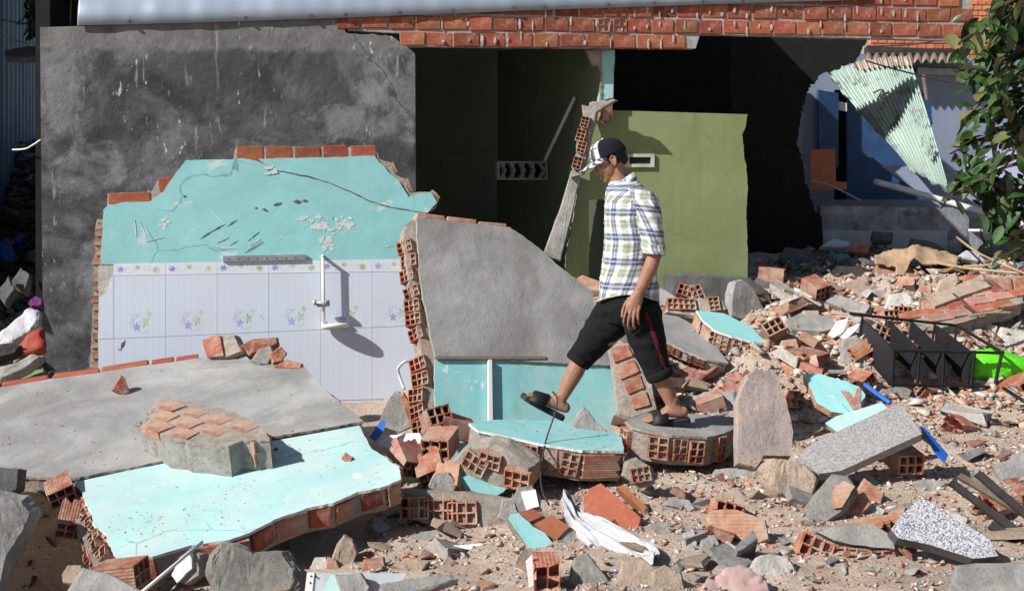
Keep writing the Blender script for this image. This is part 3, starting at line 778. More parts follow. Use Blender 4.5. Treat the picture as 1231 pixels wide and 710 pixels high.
v, f = prism([HP.hit(*p) for p in ((1100, 82), (1170, 85), (1170, 92), (1100, 90))], -HP.n, -.1, .0); mk('beam', v, f, MAT['metal_grey'], fh)
v, f = prism([HP.hit(*p) for p in ((1104, 112), (1114, 112), (1114, 132), (1104, 132))], -HP.n, -.03, .0); mk('window', v, f, MAT['blue_door'], fh)
rod('post', 'thin brown wooden post against the neighbouring blue grey wall', 'post', [(1110, 90, 14.9), (1113, 110, 14.9), (1119, 150, 14.9)], .028, 'wood')
def flat(name, label, cat, q, d, mat, thick=.05, yaw=0, tilt=0):
    return board(name, label, cat, q, d, tilt, yaw, thick, mat)
flat('wall_panel', 'pale blue lit wall glimpsed behind the tree leaves at the right edge', 'wall', [(1186, 176), (1300, 170), (1300, 262), (1186, 262)], 15.45, 'far_wall')
flat('white_pillar', 'stained white door jamb beside the blue door', 'pillar', [(963, 112), (984, 112), (984, 186), (963, 186)], 13.9, 'blue_grey_wall', .15)
bd = flat('blue_door', 'dark blue plank door standing ajar in the neighbouring yard', 'door', [(984, 108), (1008, 112), (1008, 200), (986, 204)], 13.8, 'blue_door', .05, 15)
flat('blue_door', 'dark blue wall panel behind the hanging corrugated sheet', 'panel', [(1019, 120), (1120, 120), (1120, 240), (1019, 240)], 14.6, 'blue_door', .05)
flat('door_leaf', 'narrow white lit door edge between the two blue panels', 'door edge', [(1009, 122), (1018, 124), (1018, 134), (1009, 132)], 13.9, 'white_board', .05)
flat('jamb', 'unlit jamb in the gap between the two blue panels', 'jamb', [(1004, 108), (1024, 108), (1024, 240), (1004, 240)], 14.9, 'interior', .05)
flat('leaning_board', 'orange brown board leaning in front of the blue door', 'board', [(974, 180), (1004, 179), (1005, 218), (1018, 219), (1018, 228), (974, 227)], 12.9, 'redbrown_board', .03)
flat('blue_sheet', 'slanting blue sheet lying under the hanging corrugated sheet', 'sheet', [(1060, 200), (1100, 198), (1200, 262), (1150, 262)], 12.9, 'blue_grey_wall', .03, 0, 20)
# hanging corrugated sheet
cs = T('corrugated_sheet', 'pale green corrugated metal sheet hanging twisted from the neighbouring roof', 'metal sheet', P(1110, 228, 12))
vs = []; fs = []; NU, NV = 136, 22
def bz(pts, t):
    k = len(pts) - 1; i = min(int(t * k), k - 1); return Vector(pts[i]).lerp(Vector(pts[i+1]), t * k - i)
top = [P(993, 87, 13.5), P(1012, 80, 13.4), P(1040, 74, 13.3), P(1066, 71, 13.1), P(1093, 70, 12.9)]
bot = [P(1082, 184, 12.8), P(1096, 206, 12.6), P(1112, 217, 12.4), P(1126, 224, 12.2), P(1141, 230, 12.1)]
for i in range(NU + 1):
    for j in range(NV + 1):
        s_, t = i / NU, j / NV
        a, b = bz(top, s_), bz(bot, s_); p = a.lerp(b, t) + Vector((0, -.16, -.12)) * math.sin(math.pi * t) * (1 - s_ * .6)
        amp = lerp(.028, .013, t)
        p += Vector((-.3, -1, .2)).normalized() * amp * math.sin(s_ * 2 * math.pi * 17) 
        if s_ < .02 or t > .98: p += Vector((mnoise.noise(p * 9) * .06, 0, mnoise.noise(p * 11) * .05))
        vs.append(p)
        if i and j:
            k = len(vs) - 1; fs.append((k - NV - 2, k - NV - 1, k, k - 1))
o = mk('sheet', vs, fs, MAT['corr'], cs, True, fix=False); o.modifiers.new('thickness', 'SOLIDIFY').thickness = .004
vs = []; fs = []
for i in range(22, 61):
    a, b = bz(top, i / 60), bz(bot, i / 60); e = (b - a).normalized()
    for k, q in enumerate((a - e * .02, a + e * .11)): vs.append(q + Vector((0, -.04, .0)) + Vector((-.3, -1, .2)).normalized() * .03 * math.sin(i / 60 * 2 * math.pi * 17))
    if i > 22: k = len(vs); fs.append((k-4, k-2, k-1, k-3))
mk('rusty_edge', vs, fs, MAT['corr_rust'], cs, True, fix=False)
rod('cable', 'black cable sagging in front of the corrugated sheet to the far wall', 'cable', [(1040, 73, 12), (1090, 87, 12), (1150, 100, 12), (1200, 104, 12)], .009, 'wire')
rod('cable', 'upper black cable running to the tree in front of the brick gable', 'cable', [(1042, 56, 12), (1110, 52, 11), (1170, 36, 10), (1230, 18, 9)], .008, 'wire')
rod('broken_wires', 'tangle of short black wires hanging on the corrugated sheet', 'wires', [(1050, 112, 11.9), (1060, 108, 11.85), (1066, 118, 11.85), (1061, 112, 11.85), (1064, 124, 11.85), (1058, 116, 11.85), (1068, 111, 11.85), (1055, 120, 11.85), (1062, 108, 11.85), (1060, 125, 11.85)], .008, 'wire')
rod('plastic_pipe', 'thick grey white plastic pipe lying across the low mouldy wall', 'pipe', [(1051, 218, 11.9), (1120, 237, 11.6), (1240, 272, 11)], .033, 'pvc')
rod('thin_pipe', 'thin white horizontal pipe in front of the right hand wall', 'pipe', [(1164, 277, 12.2), (1240, 277, 12.2)], .017, 'pvc')
rod('steel_bar', 'thin dark bar slanting from the blue door to the low wall', 'bar', [(974, 218, 12.4), (1000, 224, 12.4), (1036, 242, 12.4)], .012, 'blue_grey_wall')
lw = T('low_wall', 'low mouldy grey wall with pale painted foot in the neighbouring yard', 'wall', P(1070, 300, 12.4))
LP = plane_tilt(1070, 260, 12.4, 0)
for nm, q, mt, off in (('wall_body', ((986, 247), (1165, 250), (1165, 310), (986, 310)), 'moss_wall', 0), ('plinth_strip', ((986, 277), (1138, 277), (1138, 312), (986, 312)), 'pale_strip', .02)):
    v, f = prism(rough_loop([LP.hit(*p) for p in q], LP.n, .06, .012 if off == 0 else .002, rng, (1, 2, 3)), -LP.n, -off, .15 if off == 0 else -.002); mk(nm, v, f, MAT[mt], lw)
flat('right_wall', 'stained old wall behind the pipes at the right edge', 'wall', [(1150, 246), (1300, 240), (1300, 330), (1150, 330)], 12.9, 'moss_wall', .15)
# ================================================================ the tiled, turquoise wall section leaning on the house
TP = plane3((120, 450, 8.0), (480, 450, 8.62), (190, 230, 8.42))
px = [(118, 510), (118, 300), (122, 268), (127, 248), (127, 230), (182, 228), (188, 215), (208, 212), (222, 193), (280, 190), (282, 175), (453, 174), (457, 190),
      (470, 193), (477, 207), (487, 213), (494, 230), (520, 228), (530, 240), (526, 250), (506, 258), (506, 510)]
A_ = [(121, 318), (122, 300), (124, 252), (131, 246), (150, 243), (180, 242), (195, 233), (206, 215), (218, 199), (223, 192), (300, 191), (309, 193), (326, 204.5), (370, 213), (400, 222), (430, 235), (445, 243), (470, 250),
      (513, 257), (506, 262), (506, 312), (137, 318)]
B_ = [(310, 191), (345, 190), (380, 190), (450, 187), (458, 197), (466, 206), (480, 218), (491, 237), (500, 234), (518, 232), (525, 243), (514, 256), (470, 248.6), (445, 241.6), (430, 233.6), (400, 220.6), (370, 211.6), (326, 203)]
C_ = [(118, 319), (137, 318), (506, 312), (506, 509), (118, 509)]
tw = slab('tiled_wall_section', 'leaning broken wall section painted turquoise above white flower tiles', 'wall section', TP, px, .13, None, 'mortar', seed=21, amp=.006,
     split=[(A_, 'turq', 'painted_face', 0), (B_, 'turq', 'painted_face', .004), (C_, 'pale', 'tile_bed', -.004)], keep=(0, 20, 21),
     bricks=[(10, 'side', dict(protr=-.004, t_off=.006, jr=1, meshes=FACE)), (4, 'side', dict(protr=-.004, t_off=.007, jr=1, meshes=FACE)), (6, 'side', dict(protr=0, t_off=.007, jr=3, meshes=FACE)),
             (13, 'hole', dict(meshes=HOLP)), (15, 'hole', dict(meshes=HOLP)), (17, 'hole')])
L_ = [TP.hit(*p) for p in [(124, 262), (116, 262), (114, 300), (112, 350), (110, 400), (107, 450), (107, 500), (122, 500)]]
v, f = prism(rough_loop(L_, TP.n, .03, .012, rng, (7,)), -TP.n, .045, .15); mk('broken_edge', v, f, MAT['mortar'], tw)
edge_bricks(tw, TP.hit(107, 500), TP.hit(117, 262), TP.n, TP.hit(200, 400) - TP.hit(110, 400), .13, 'hole', seed=5, protr=.012, t_off=.03, jr=9)
def xl(i): return 137 + 62 * i
def yl(k, x):
    t = (x - 137) / 343
    return (lerp(316.6, 311.2, t), lerp(331.3, 326.4, t), lerp(407, 392, t), lerp(488, 479, t), lerp(512, 506, t))[k]
def quad_on(q, t0, t1): return prism([TP.hit(*p) for p in q], -TP.n, -t1, -t0)
def print_shapes(kind):
    """flower print of one tile as flat shapes in tile coordinates: list of (polygon, material index)"""
    out = []
    def petal(cx, cy, a, l, wd, m): 
        d = (math.cos(a), math.sin(a)); q = (-d[1], d[0])
        out.append(([(cx, cy), (cx + d[0]*l*.5 + q[0]*wd, cy + d[1]*l*.5 + q[1]*wd), (cx + d[0]*l, cy + d[1]*l), (cx + d[0]*l*.5 - q[0]*wd, cy + d[1]*l*.5 - q[1]*wd)], m))
    def swirl(cx, cy, r0, r1, a0, a1, m, wd):
        for i in range(18):
            q = []
            for s_, o_ in ((i, 0), (i+1, 0), (i+1, 1), (i, 1)):
                t = s_ / 18; r = lerp(r0, r1, t) + o_ * wd; a = lerp(a0, a1, t); q.append((cx + r * math.cos(a), cy + r * math.sin(a)))
            out.append((q, m))
    if kind == 'big':
        for k in range(5): petal(.44, .17, .3 + k * 1.25, .085, .02, 0)
        for k in range(5): petal(.6, .24, .6 + k * 1.25, .1, .022, 1)
        for k in range(4): petal(.68, .37, .2 + k * 1.57, .06, .015, 1)
        swirl(.52, .27, .05, .22, .5, 5.6, 2, .008); swirl(.42, .32, .02, .12, 0, 4.8, 2, .008); swirl(.38, .2, .1, .03, 1.5, 5, 2, .008)
    else:
        for k in range(6): petal(.12, .46, .2 + k * 1.05, .085, .022, 0)
        for k in range(6): petal(.82, .44, .5 + k * 1.05, .09, .024, 1)
        for k in range(5): petal(.46, .5, .9 + k * 1.25, .07, .02, 1)
        swirl(.28, .45, .02, .09, 0, 6.5, 2, .007); swirl(.62, .5, .015, .1, 1, 7.5, 2, .007); swirl(.5, .3, .1, .03, 3, 7, 2, .006)
    return out
SH = {k: print_shapes(k) for k in ('big', 'border')}
def add_tile(q, mat, kind=None, name='tile'):
    """q: photo corners top-left, top-right, bottom-right, bottom-left"""
    jit = rng.uniform(0, .0015)
    v, f = quad_on(q, -.007, .001 + jit); uv = [(0, 1), (1, 1), (1, 0), (0, 0)] if len(q) == 4 else [((p[0] - q[0][0]) / 62, 0) for p in q]
    o = mk(name, v, f, MAT[mat], tw, uv=uv + uv, fix=True)
    if kind:
        a, b, c, d = [TP.hit(*p, off=.0016 + jit) for p in q]; vs, fs, ms = [], [], []
        asp = 1.0
        for poly, m in SH[kind]:
            k = len(vs)
            for (u_, v_) in poly:
                if kind == 'border': v_ = .5 + (v_ - .46) * 3.6
                u_ = min(.99, max(.01, u_)); v_ = min(.97, max(.03, v_))
                vs.append(d.lerp(c, u_).lerp(a.lerp(b, u_), v_))
            fs.append(list(range(k, k + len(poly)))); ms.append(m)
        p = mk('flower_print', vs, fs, [MAT['print_blue'], MAT['print_green'], MAT['print_pale']], o, fix=False)
        p.data.polygons.foreach_set('material_index', ms)
g_ = .13
for i in range(-1, 6):
    x0, x1 = xl(i) + g_, min(xl(i + 1), 505) - g_
    if i >= 0: add_tile([(x0, yl(0, x0) + .3), (x1, yl(0, x1) + .3), (x1, yl(1, x1) - .3), (x0, yl(1, x0) - .3)], 'border_tile', 'border', 'border_tile')
    if i >= 0: add_tile([(x0, yl(1, x0) + .2), (x1, yl(1, x1) + .2), (x1, yl(2, x1) - .2), (x0, yl(2, x0) - .2)], 'tile', 'big')
    else: add_tile([(135, 332), (136.6, 333), (136.6, 406.8), (119, 407.5), (119, 358), (127, 352), (133, 344)], 'tile')
    x0 = max(x0, 119)
    add_tile([(x0, yl(2, x0) + .3), (x1, yl(2, x1) + .3), (x1, yl(3, x1) - .3), (x0, yl(3, x0) - .3)], 'tile')
    add_tile([(x0, yl(3, x0) + .5), (x1, yl(3, x1) + .5), (x1, yl(4, x1) - .3), (x0, yl(4, x0) - .3)], 'tile')
# gouges and flakes
def mark(q, mat, name, lift=.0025):
    lp = rough_loop([TP.hit(*p) for p in q], TP.n, .008, .003, rng); v, f = prism(lp, -TP.n, -lift, .001); mk(name, v, f, MAT[mat], tw)
for (x, y, l, a, wd, mt) in [(250, 281, 22, -32, 2.0, 'dark_stone'), (262, 274, 18, -28, 1.6, 'dark_stone'), (279, 268, 14, -35, 2, 'dark_stone'), (268, 289, 16, -25, 1.6, 'mortar_grey'), (281, 292, 12, -30, 1.5, 'mortar_grey'), (305, 297, 26, -30, 3, 'mortar_grey'),
                             (307, 291, 16, -28, 1.2, 'white'), (318, 252, 8, 20, 3, 'dark_stone'), (333, 245, 10, -15, 1.6, 'dark_stone'), (357, 242, 9, 0, 4, 'dark_stone'), (366, 241, 6, 0, 2, 'dark_stone'), (222, 236, 4, 0, 3, 'dark_stone'),
                             (308, 250, 4, 0, 3, 'dark_stone'), (172, 275, 22, 70, 1.2, 'white'), (163, 274, 20, 85, 1.2, 'white'), (186, 288, 24, -14, 1.6, 'white'), (232, 276, 22, 32, 1.4, 'white'), (262, 262, 26, 40, 1.2, 'white'), (270, 298, 30, 4, 1.2, 'white'),
                             (400, 262, 5, 80, 1, 'mortar_grey'), (466, 296, 14, -8, 2, 'white'),
                             (305, 284, 18, -38, 1.4, 'dark_stone'), (148, 414, 15, -62, 5.5, 'dark_stone'), (144, 420, 7, 20, 4, 'straw'), (314, 380, 14, 45, 1.6, 'straw'), (487, 362, 5, 60, 3, 'dark_stone'), (486, 310, 4, 80, 2, 'dark_stone')]:
    c, s_ = math.cos(R(a)), math.sin(R(a)); h = wd / 2
    mark([(x - c*l/2 - s_*h*.3, y - s_*l/2 + c*h*.3), (x - s_*h, y + c*h), (x + c*l/2, y + s_*l/2), (x + s_*h, y - c*h)], mt, 'gouge' if mt != 'white' else 'scrape', rng.uniform(.002, .003) + (.004 if y < 255 and x > 310 else 0))
for (cx_, cy_, wx, wy, n_) in ((390, 272, 24, 9, 46), (392, 292, 8, 9, 22), (414, 268, 10, 10, 20), (198, 268, 5, 8, 14), (326, 206, 7, 5, 12), (372, 262, 9, 4, 10)):
    for i in range(n_):                                             # flaked paint, many small chips
        x, y = rng.gauss(cx_, wx * .5), rng.gauss(cy_, wy * .5); s_ = rng.uniform(1.2, 4.2); a0 = rng.uniform(0, 6)
        if 196 < y < 306: mark([(x + s_ * rng.uniform(.5, 1.2) * math.cos(a0 + k), y + s_ * rng.uniform(.35, .8) * math.sin(a0 + k)) for k in (0, 1.2, 2.5, 3.6, 5)], 'white', 'paint_flake', .0014 + rng.uniform(0, .0012) + (.004 if y < 240 and x > 310 else 0))
# fittings left on the tiles
st = T('wall_rail', 'grey metal rail strip with holes fixed along the top of the tile border', 'rail', TP.hit(318, 313))
v, f = quad_on([(268, 308), (368, 306.5), (369, 313), (268, 315)], 0, .02); mk('strip', v, f, MAT['metal_grey'], st)
for i in range(9):
    q = TP.hit(275 + i * 11.5, 311.2 - i * .13, off=.021); mk('screw_hole', *prism([q + (TP.hit(275, 300) - TP.hit(275, 301)) * .9 * math.cos(a) + FU * .006 * math.sin(a) for a in [k * 1.047 for k in range(6)]], TP.n, 0, .0006), MAT['black_metal'], st)
sr = T('shower_rail', 'white shower rail with sliding holder and oval soap dish on the tiles', 'shower rail', TP.hit(390, 395))
MB().tube([TP.hit(388, 310, off=.075), TP.hit(389.5, 390, off=.075)], .012, 12).build('pole', MAT['white_plastic'], sr, True)
MB().tube([TP.hit(388, 308, off=0), TP.hit(388, 308, off=.085)], .014, 10).build('top_bracket', MAT['white_plastic'], sr, True)
m = MB(); e1 = (TP.hit(400, 392) - TP.hit(380, 393)).normalized(); e2 = TP.n; e3 = e1.cross(e2)
v = []; k = 24; cen = TP.hit(403, 392, off=.075)
for rr, h in ((.85, -.016), (1, -.004), (1, .012), (.9, .014), (.82, .004), (0.3, -.002)):
    v += [cen + e1 * math.cos(2*math.pi*i/k) * .105 * rr + e2 * math.sin(2*math.pi*i/k) * .072 * rr - e3 * -h for i in range(k)]
m.add(v, [(a*k+i, a*k+(i+1) % k, (a+1)*k+(i+1) % k, (a+1)*k+i) for a in range(5) for i in range(k)] + [tuple(range(k))[::-1], tuple(range(5*k, 6*k))])
m.build('soap_dish', MAT['white_plastic'], sr, True)
m = MB(); m.tube([TP.hit(381, 366, off=.08), TP.hit(396, 364, off=.085)], [.02, .026], 10); m.tube([TP.hit(382, 366, off=.08), TP.hit(378, 365, off=.12), TP.hit(378, 361, off=.13)], [.012, .012, .016], 8)
m.build('holder', plain('grey_holder_plastic', (.4, .4, .36), .4), sr, True)
m = MB(); m.tube([TP.hit(389.5, 388, off=0), TP.hit(389.5, 390, off=.08)], .016, 10); m.build('lower_bracket', MAT['white_plastic'], sr, True)
rod('hose', 'thin grey water hose curling off the tiles beside the standing slab', 'hose', [(502, 434, 8.05), (488, 434, 8.0), (479, 442, 8.0), (480, 452, 8.0), (486, 468, 7.95)], .011, 'pvc')
rod('hose', 'thin white hose bent beside the broken brick edge under the grey hose', 'hose', [(504, 440, 7.9), (500, 452, 7.88), (501, 468, 7.85), (506, 480, 7.8)], .008, 'white_plastic')

# ================================================================ standing slab, grey render over turquoise
SP = plane3((512, 430, 7.15), (735, 430, 7.62), (500, 258, 7.62))
px = [(500, 262), (612, 274), (630, 286), (650, 301), (668, 318), (690, 335), (712, 352), (716, 380), (728, 415), (737, 440), (740, 480), (743, 530), (735, 560), (524, 560), (523, 500), (522, 430), (517, 400), (512, 376), (508, 356), (504, 330), (502, 298)]
G_ = px[:10] + [(522, 430)] + px[16:]
U_ = [(522, 431.2), (736, 441), (740, 480), (743, 530), (735, 559), (525, 559), (523, 500)]
U_[1] = (738, 431)
ss = slab('standing_slab', 'upright broken wall slab, grey render above and turquoise paint below', 'wall section', SP, px, .15, None, 'mortar', seed=22, amp=.007,
     split=[(G_, 'plaster', 'rendered_face', .012), (U_, 'turq_stain', 'painted_face', -.006)], keep=(12, 13), bricks=[(0, 'side', dict(protr=.05, t_off=.02, jr=1, meshes=[matted(m, MAT['brick_pale']) for m in FACE[:3]]))])
Lp = [(500, 262), (489, 268), (486, 292), (493, 330), (498, 360), (504, 395), (508, 420), (509, 470), (510, 520), (530, 540), (530, 300)]
L_ = [SP.hit(*p) for p in Lp]
v, f = prism(rough_loop(L_, SP.n, .025, .012, rng, (9, 10)), -SP.n, .03, .17); mk('broken_edge', v, f, MAT['mortar'], ss)
def skew_bricks(root, pl, A, B, inpx, thick, seed, skew, back_off=.0, meshes=None, size=1.0, jr=8, skip=0):
    """hollow bricks in an oblique break, their open ends turned towards the front"""
    r = random.Random(seed); A, B = pl.hit(*A), pl.hit(*B); e = B - A; L = e.length; e.normalize()
    out = A - pl.hit(*inpx); out = (out - e * out.dot(e)); out = (out - pl.n * out.dot(pl.n)).normalized()
    o2 = (out + pl.n * skew).normalized(); w2 = e.cross(o2)
    st = (BH * size + .014); k = max(1, round(L / st)); st = L / k
    for i in range(k):
        if r.random() < skip: continue
        c = A + e * (i + .5) * st - pl.n * (thick * .45 + back_off) + out * r.uniform(-.012, .012)
        M = frame(o2, w2, o2.cross(w2), c + o2 * (.035 - BL / 2)) @ Matrix.Rotation(R(r.uniform(-jr, jr)), 4, 'X') @ Matrix.Rotation(R(r.uniform(-jr, jr)), 4, 'Z') @ Matrix.Diagonal((1, size * .92, (st - .014) / BH, 1))
        mk_local('brick', r.choice(meshes or HOL), M, root)
skew_bricks(ss, SP, (491, 285), (496, 335), (600, 330), .15, 61, .9, size=.8)
skew_bricks(ss, SP, (497, 340), (507, 405), (600, 370), .15, 62, .9, size=.8)
skew_bricks(ss, SP, (507, 425), (511, 520), (600, 470), .15, 63, .9, size=.85, jr=12)
v, f = prism([SP.hit(*p) for p in ((585.5, 434), (589.5, 434), (591, 540), (586, 540))], -SP.n, -.03, .0); mk('pipe_strip', v, f, MAT['white_plastic'], ss)
v, f = prism(rough_loop([SP.hit(*p) for p in ((524, 429), (655, 429), (655, 432.5), (524, 432.5))], SP.n, .02, .002, rng), -SP.n, -.02, .0); mk('rusty_seam', v, f, MAT['corr_rust'], ss)
# column of loose hollow bricks slumping below the standing slab's edge
def loose_brick(name, label, px_, d, rot, mesh, cat='brick', group=None, scale=1.0, root=None):
    M = Matrix.Translation(P(*px_, d)) @ Euler([R(a) for a in rot]).to_matrix().to_4x4() @ Matrix.Scale(scale, 4)
    o = mk_local(name, mesh, M)
    return setp(o, label, cat, group)

# ================================================================ the two fallen slabs in the left foreground
LG = plane3((0, 570, 5.95), (430, 506, 6.4), (240, 430, 7.7))
px = [(-420, 505), (0, 465), (60, 455), (120, 447), (180, 438), (240, 430), (345, 433), (367, 441), (385, 464), (405, 480), (420, 491), (437, 506), (380, 516), (300, 529), (230, 546), (150, 563), (90, 574), (0, 572), (-420, 575)]  # unseen left end stretched far out to keep sun off the hollow
lg = slab('fallen_slab', 'large fallen wall slab with smooth grey render lying tilted at the left', 'fallen slab', LG, px, .09, 'plaster', 'mortar', seed=23, amp=.007, keep=(18,),
     bricks=[(0, 'side', dict(protr=.1, t_off=-.004, jr=1, meshes=FACE)), (1, 'side', dict(protr=.1, t_off=-.004, jr=1, meshes=FACE)), (2, 'side', dict(protr=.1, t_off=-.004, jr=1, meshes=FACE)), (3, 'side', dict(protr=.1, t_off=-.004, jr=1, meshes=FACE)), (4, 'side', dict(protr=.1, t_off=-.004, jr=1, meshes=FACE)), (8, 'side'), (9, 'side')])
LT = plane3((90, 577, 5.86), (430, 512, 6.34), (140, 672, 5.02))
px = [(90, 579), (150, 566), (240, 548), (320, 531), (432, 511), (446, 538), (480, 561), (483, 575), (462, 584), (430, 591), (400, 604), (370, 610), (330, 624), (300, 640), (270, 650), (230, 655), (190, 667), (150, 675), (139, 672), (133, 655), (127, 640), (113, 632), (110, 618), (104, 606), (98, 592)]
lt = slab('fallen_slab', 'fallen turquoise painted wall slab sloping towards the viewer at the left', 'fallen slab', LT, px, .13, 'turq_dusty', 'mortar', seed=24, amp=.008, keep=(0, 1, 2, 3),
     bricks=[*[(i, 'side', dict(jr=9, skip=.12, protr=.005, meshes=HOL if i % 2 else FACE)) for i in range(7, 17)], (18, 'hole'), (19, 'hole'), (20, 'hole'), (21, 'hole'), (22, 'hole'), (23, 'hole'), (24, 'hole'), (5, 'hole'), (4, 'hole')])
Lp = [(100, 590), (84, 584), (80, 600), (92, 622), (100, 640), (108, 660), (116, 672), (140, 668)]
v, f = prism(rough_loop([LT.hit(*p) for p in Lp], LT.n, .025, .012, rng), -LT.n, .05, .16); mk('broken_edge', v, f, MAT['mortar_grey'], lt)
skew_bricks(lt, LT, (92, 588), (122, 662), (250, 600), .16, 71, .8, size=.75, jr=14)
# brick lump lying on it
BPn = LG.n
b0 = LT.hit(250, 556); BP = Plane(b0 + BPn * .165 + Vector((0, .0, 0)), BPn)
px = [(170, 510), (183, 491), (206, 480), (244, 486), (270, 491), (302, 505), (322, 519), (324, 527), (292, 529), (274, 536), (235, 531), (200, 526)]
bl = slab('brick_lump', 'lump of red bricks and grey mortar resting on the fallen turquoise slab', 'brick lump', BP, px, .165, None, 'mortar_grey', seed=25, amp=.012, split=[(px, 'mortar', 'mortar_top', -.0005)], inset=.0, keep=())
a_, b_ = BP.hit(206, 482), BP.hit(300, 507); e = (b_ - a_).normalized(); q = BPn.cross(e)
if q.dot(BP.hit(235, 530) - a_) < 0: q = -q
wd_ = q.dot(BP.hit(235, 530) - a_)
mesh_ = [matted(solid_mesh(BL, .112, .05, 300 + i, .006), mat_brick('lump_brick', (.4, .165, .09), (.28, .1, .055), .8, False)) if i == 0 else None for i in range(1)]
def inside_px(pt, poly):
    s_ = pt - Vector((0, 0, CAMH)); x_, y_ = CX + s_.x / s_.y * F, HZ - s_.z / s_.y * F; ins = False; k = len(poly)
    for t in range(k):
        (x1, y1), (x2, y2) = poly[t], poly[(t+1) % k]
        if (y1 > y_) != (y2 > y_) and x_ < (x2-x1)*(y_-y1)/(y2-y1)+x1: ins = not ins
    return ins
for j in range(3):
    for i in range(-1, 4):
        c = a_ + e * (i * .2 + (.1 if j == 1 else .0) + .06) + q * (.055 + j * .115) - BPn * .021
        # keep only those lying inside the outline
        s_ = c - Vector((0, 0, CAMH)); x_, y_ = CX + s_.x / s_.y * F, HZ - s_.z / s_.y * F
        ins = False; k = len(px)
        for t in range(k):
            (x1, y1), (x2, y2) = px[t], px[(t+1) % k]
            if (y1 > y_) != (y2 > y_) and x_ < (x2-x1)*(y_-y1)/(y2-y1)+x1: ins = not ins
        if ins and inside_px(c + e * .05, px) and inside_px(c - e * .05, px): mk_local('brick', mesh_[0], frame(e, q, e.cross(q), c - BPn * rng.uniform(-.003, .006)) @ Matrix.Rotation(R(rng.uniform(-6, 6)), 4, 'Z') @ Matrix.Rotation(R(rng.uniform(-3, 3)), 4, 'X') @ Matrix.Diagonal((rng.uniform(.8, 1.04), rng.uniform(.9, 1.02), 1, 1)), bl)
o_ = LT.hit(318, 548); mk_local('hollow_brick', HOL4[0], frame(e, -q, Vector(e).cross(-q), BP.hit(312, 524) - BPn * .075 - e * .07) @ Matrix.Diagonal((1, 1.2, 1.3, 1)), bl)

# ================================================================ slabs under the man's feet
TS = plane3((600, 520, 6.3), (748, 543, 6.2), (690, 507, 6.75))
px = [(563, 508), (598, 504), (640, 505), (690, 507), (728, 516), (747, 523), (750, 542), (700, 541), (650, 533), (610, 524), (575, 517)]
slab('stepping_slab', 'low turquoise topped wall piece showing hollow brick ends under the raised foot', 'wall section', TS, px, .17, 'turq_stain', 'mortar', seed=26, amp=.006,
     bricks=[(9, 'hole', dict(t_off=.022)), (8, 'hole', dict(t_off=.022)), (7, 'hole', dict(t_off=.022)), (6, 'side', dict(t_off=.02)), (10, 'hole', dict(skip=.5)), (5, 'side')])
MS = plane3((765, 511, 6.35), (850, 524, 6.3), (830, 499, 6.75))
MS = Plane(Vector(((798 - CX) / F * 6.7, 6.6, CAMH - (506 - HZ) / F * 6.7)), MS.n)
px = [(751, 506), (776, 496), (830, 497), (884, 501), (886, 513), (872, 520), (850, 525), (808, 523), (780, 518), (760, 513)]
slab('stepping_slab', 'thick grey topped wall piece with hollow bricks under the standing foot', 'wall section', MS, px, .17, 'plaster', 'mortar', seed=27, amp=.006,
     bricks=[(9, 'hole', dict(t_off=.022)), (8, 'hole', dict(t_off=.022)), (7, 'hole', dict(t_off=.022, skip=.4)), (6, 'hole', dict(t_off=.022, skip=.5)), (5, 'hole', dict(skip=.6))])
# ================================================================ the man walking over the rubble
MD = 6.7
def Q(px, py, dy=0.0): return Vector(((px - CX) / F * MD, MD + dy, CAMH - (py - HZ) / F * MD))
man = T('person', 'man in cap and checked shirt stepping down over the broken wall slabs', 'person', Q(760, 508, 0))
def skin_mat():
    m = NT('tanned_skin'); co = m.coord()
    c = m.ramp(m.noise(co, 14, 6, .6), (.3, (.25, .125, .08)), (.7, (.35, .185, .12)))
    c = m.mix(m.ramp(m.noise(co, 130, 4, .6), (.55, 0), (.75, .35)), c, (.24, .11, .07))
    m.b.inputs['Subsurface Weight'].default_value = .06; m.b.inputs['Subsurface Radius'].default_value = (.02, .008, .005)
    m.bump(m.noise(co, 160, 5, .6), .0012)
    return m.out(c, .52)
SKIN = skin_mat()
def cloth(name, col, amt=.2):
    m = NT(name); co = m.coord()
    c = m.ramp(m.noise(co, 8, 6), (.3, tuple(k * (1 - amt) for k in col)), (.7, tuple(k * (1 + amt) for k in col)))
    m.bump(m.noise(m.scl(co, (1, 1, 1)), 9, 4, .5, .8), .012); m.bump(m.noise(co, 240, 2), .0006)
    return m.out(c, .9)
BLACK = cloth('black_cloth', (.004, .004, .005)); NAVY = cloth('dark_navy_cloth', (.005, .006, .012)); WHITE = cloth('white_cap_cloth', (.62, .62, .64), .06)
CHAR = cloth('grey_blue_cloth', (.05, .06, .09)); REDS = cloth('dark_red_stripe', (.085, .008, .011)); HAIR = plain('black_hair', (.008, .007, .007), .45, noise_amt=.4, scale=60, bump=.004)
SANDAL = plain('black_rubber', (.012, .012, .013), .55, noise_amt=.25, scale=30, bump=.001)
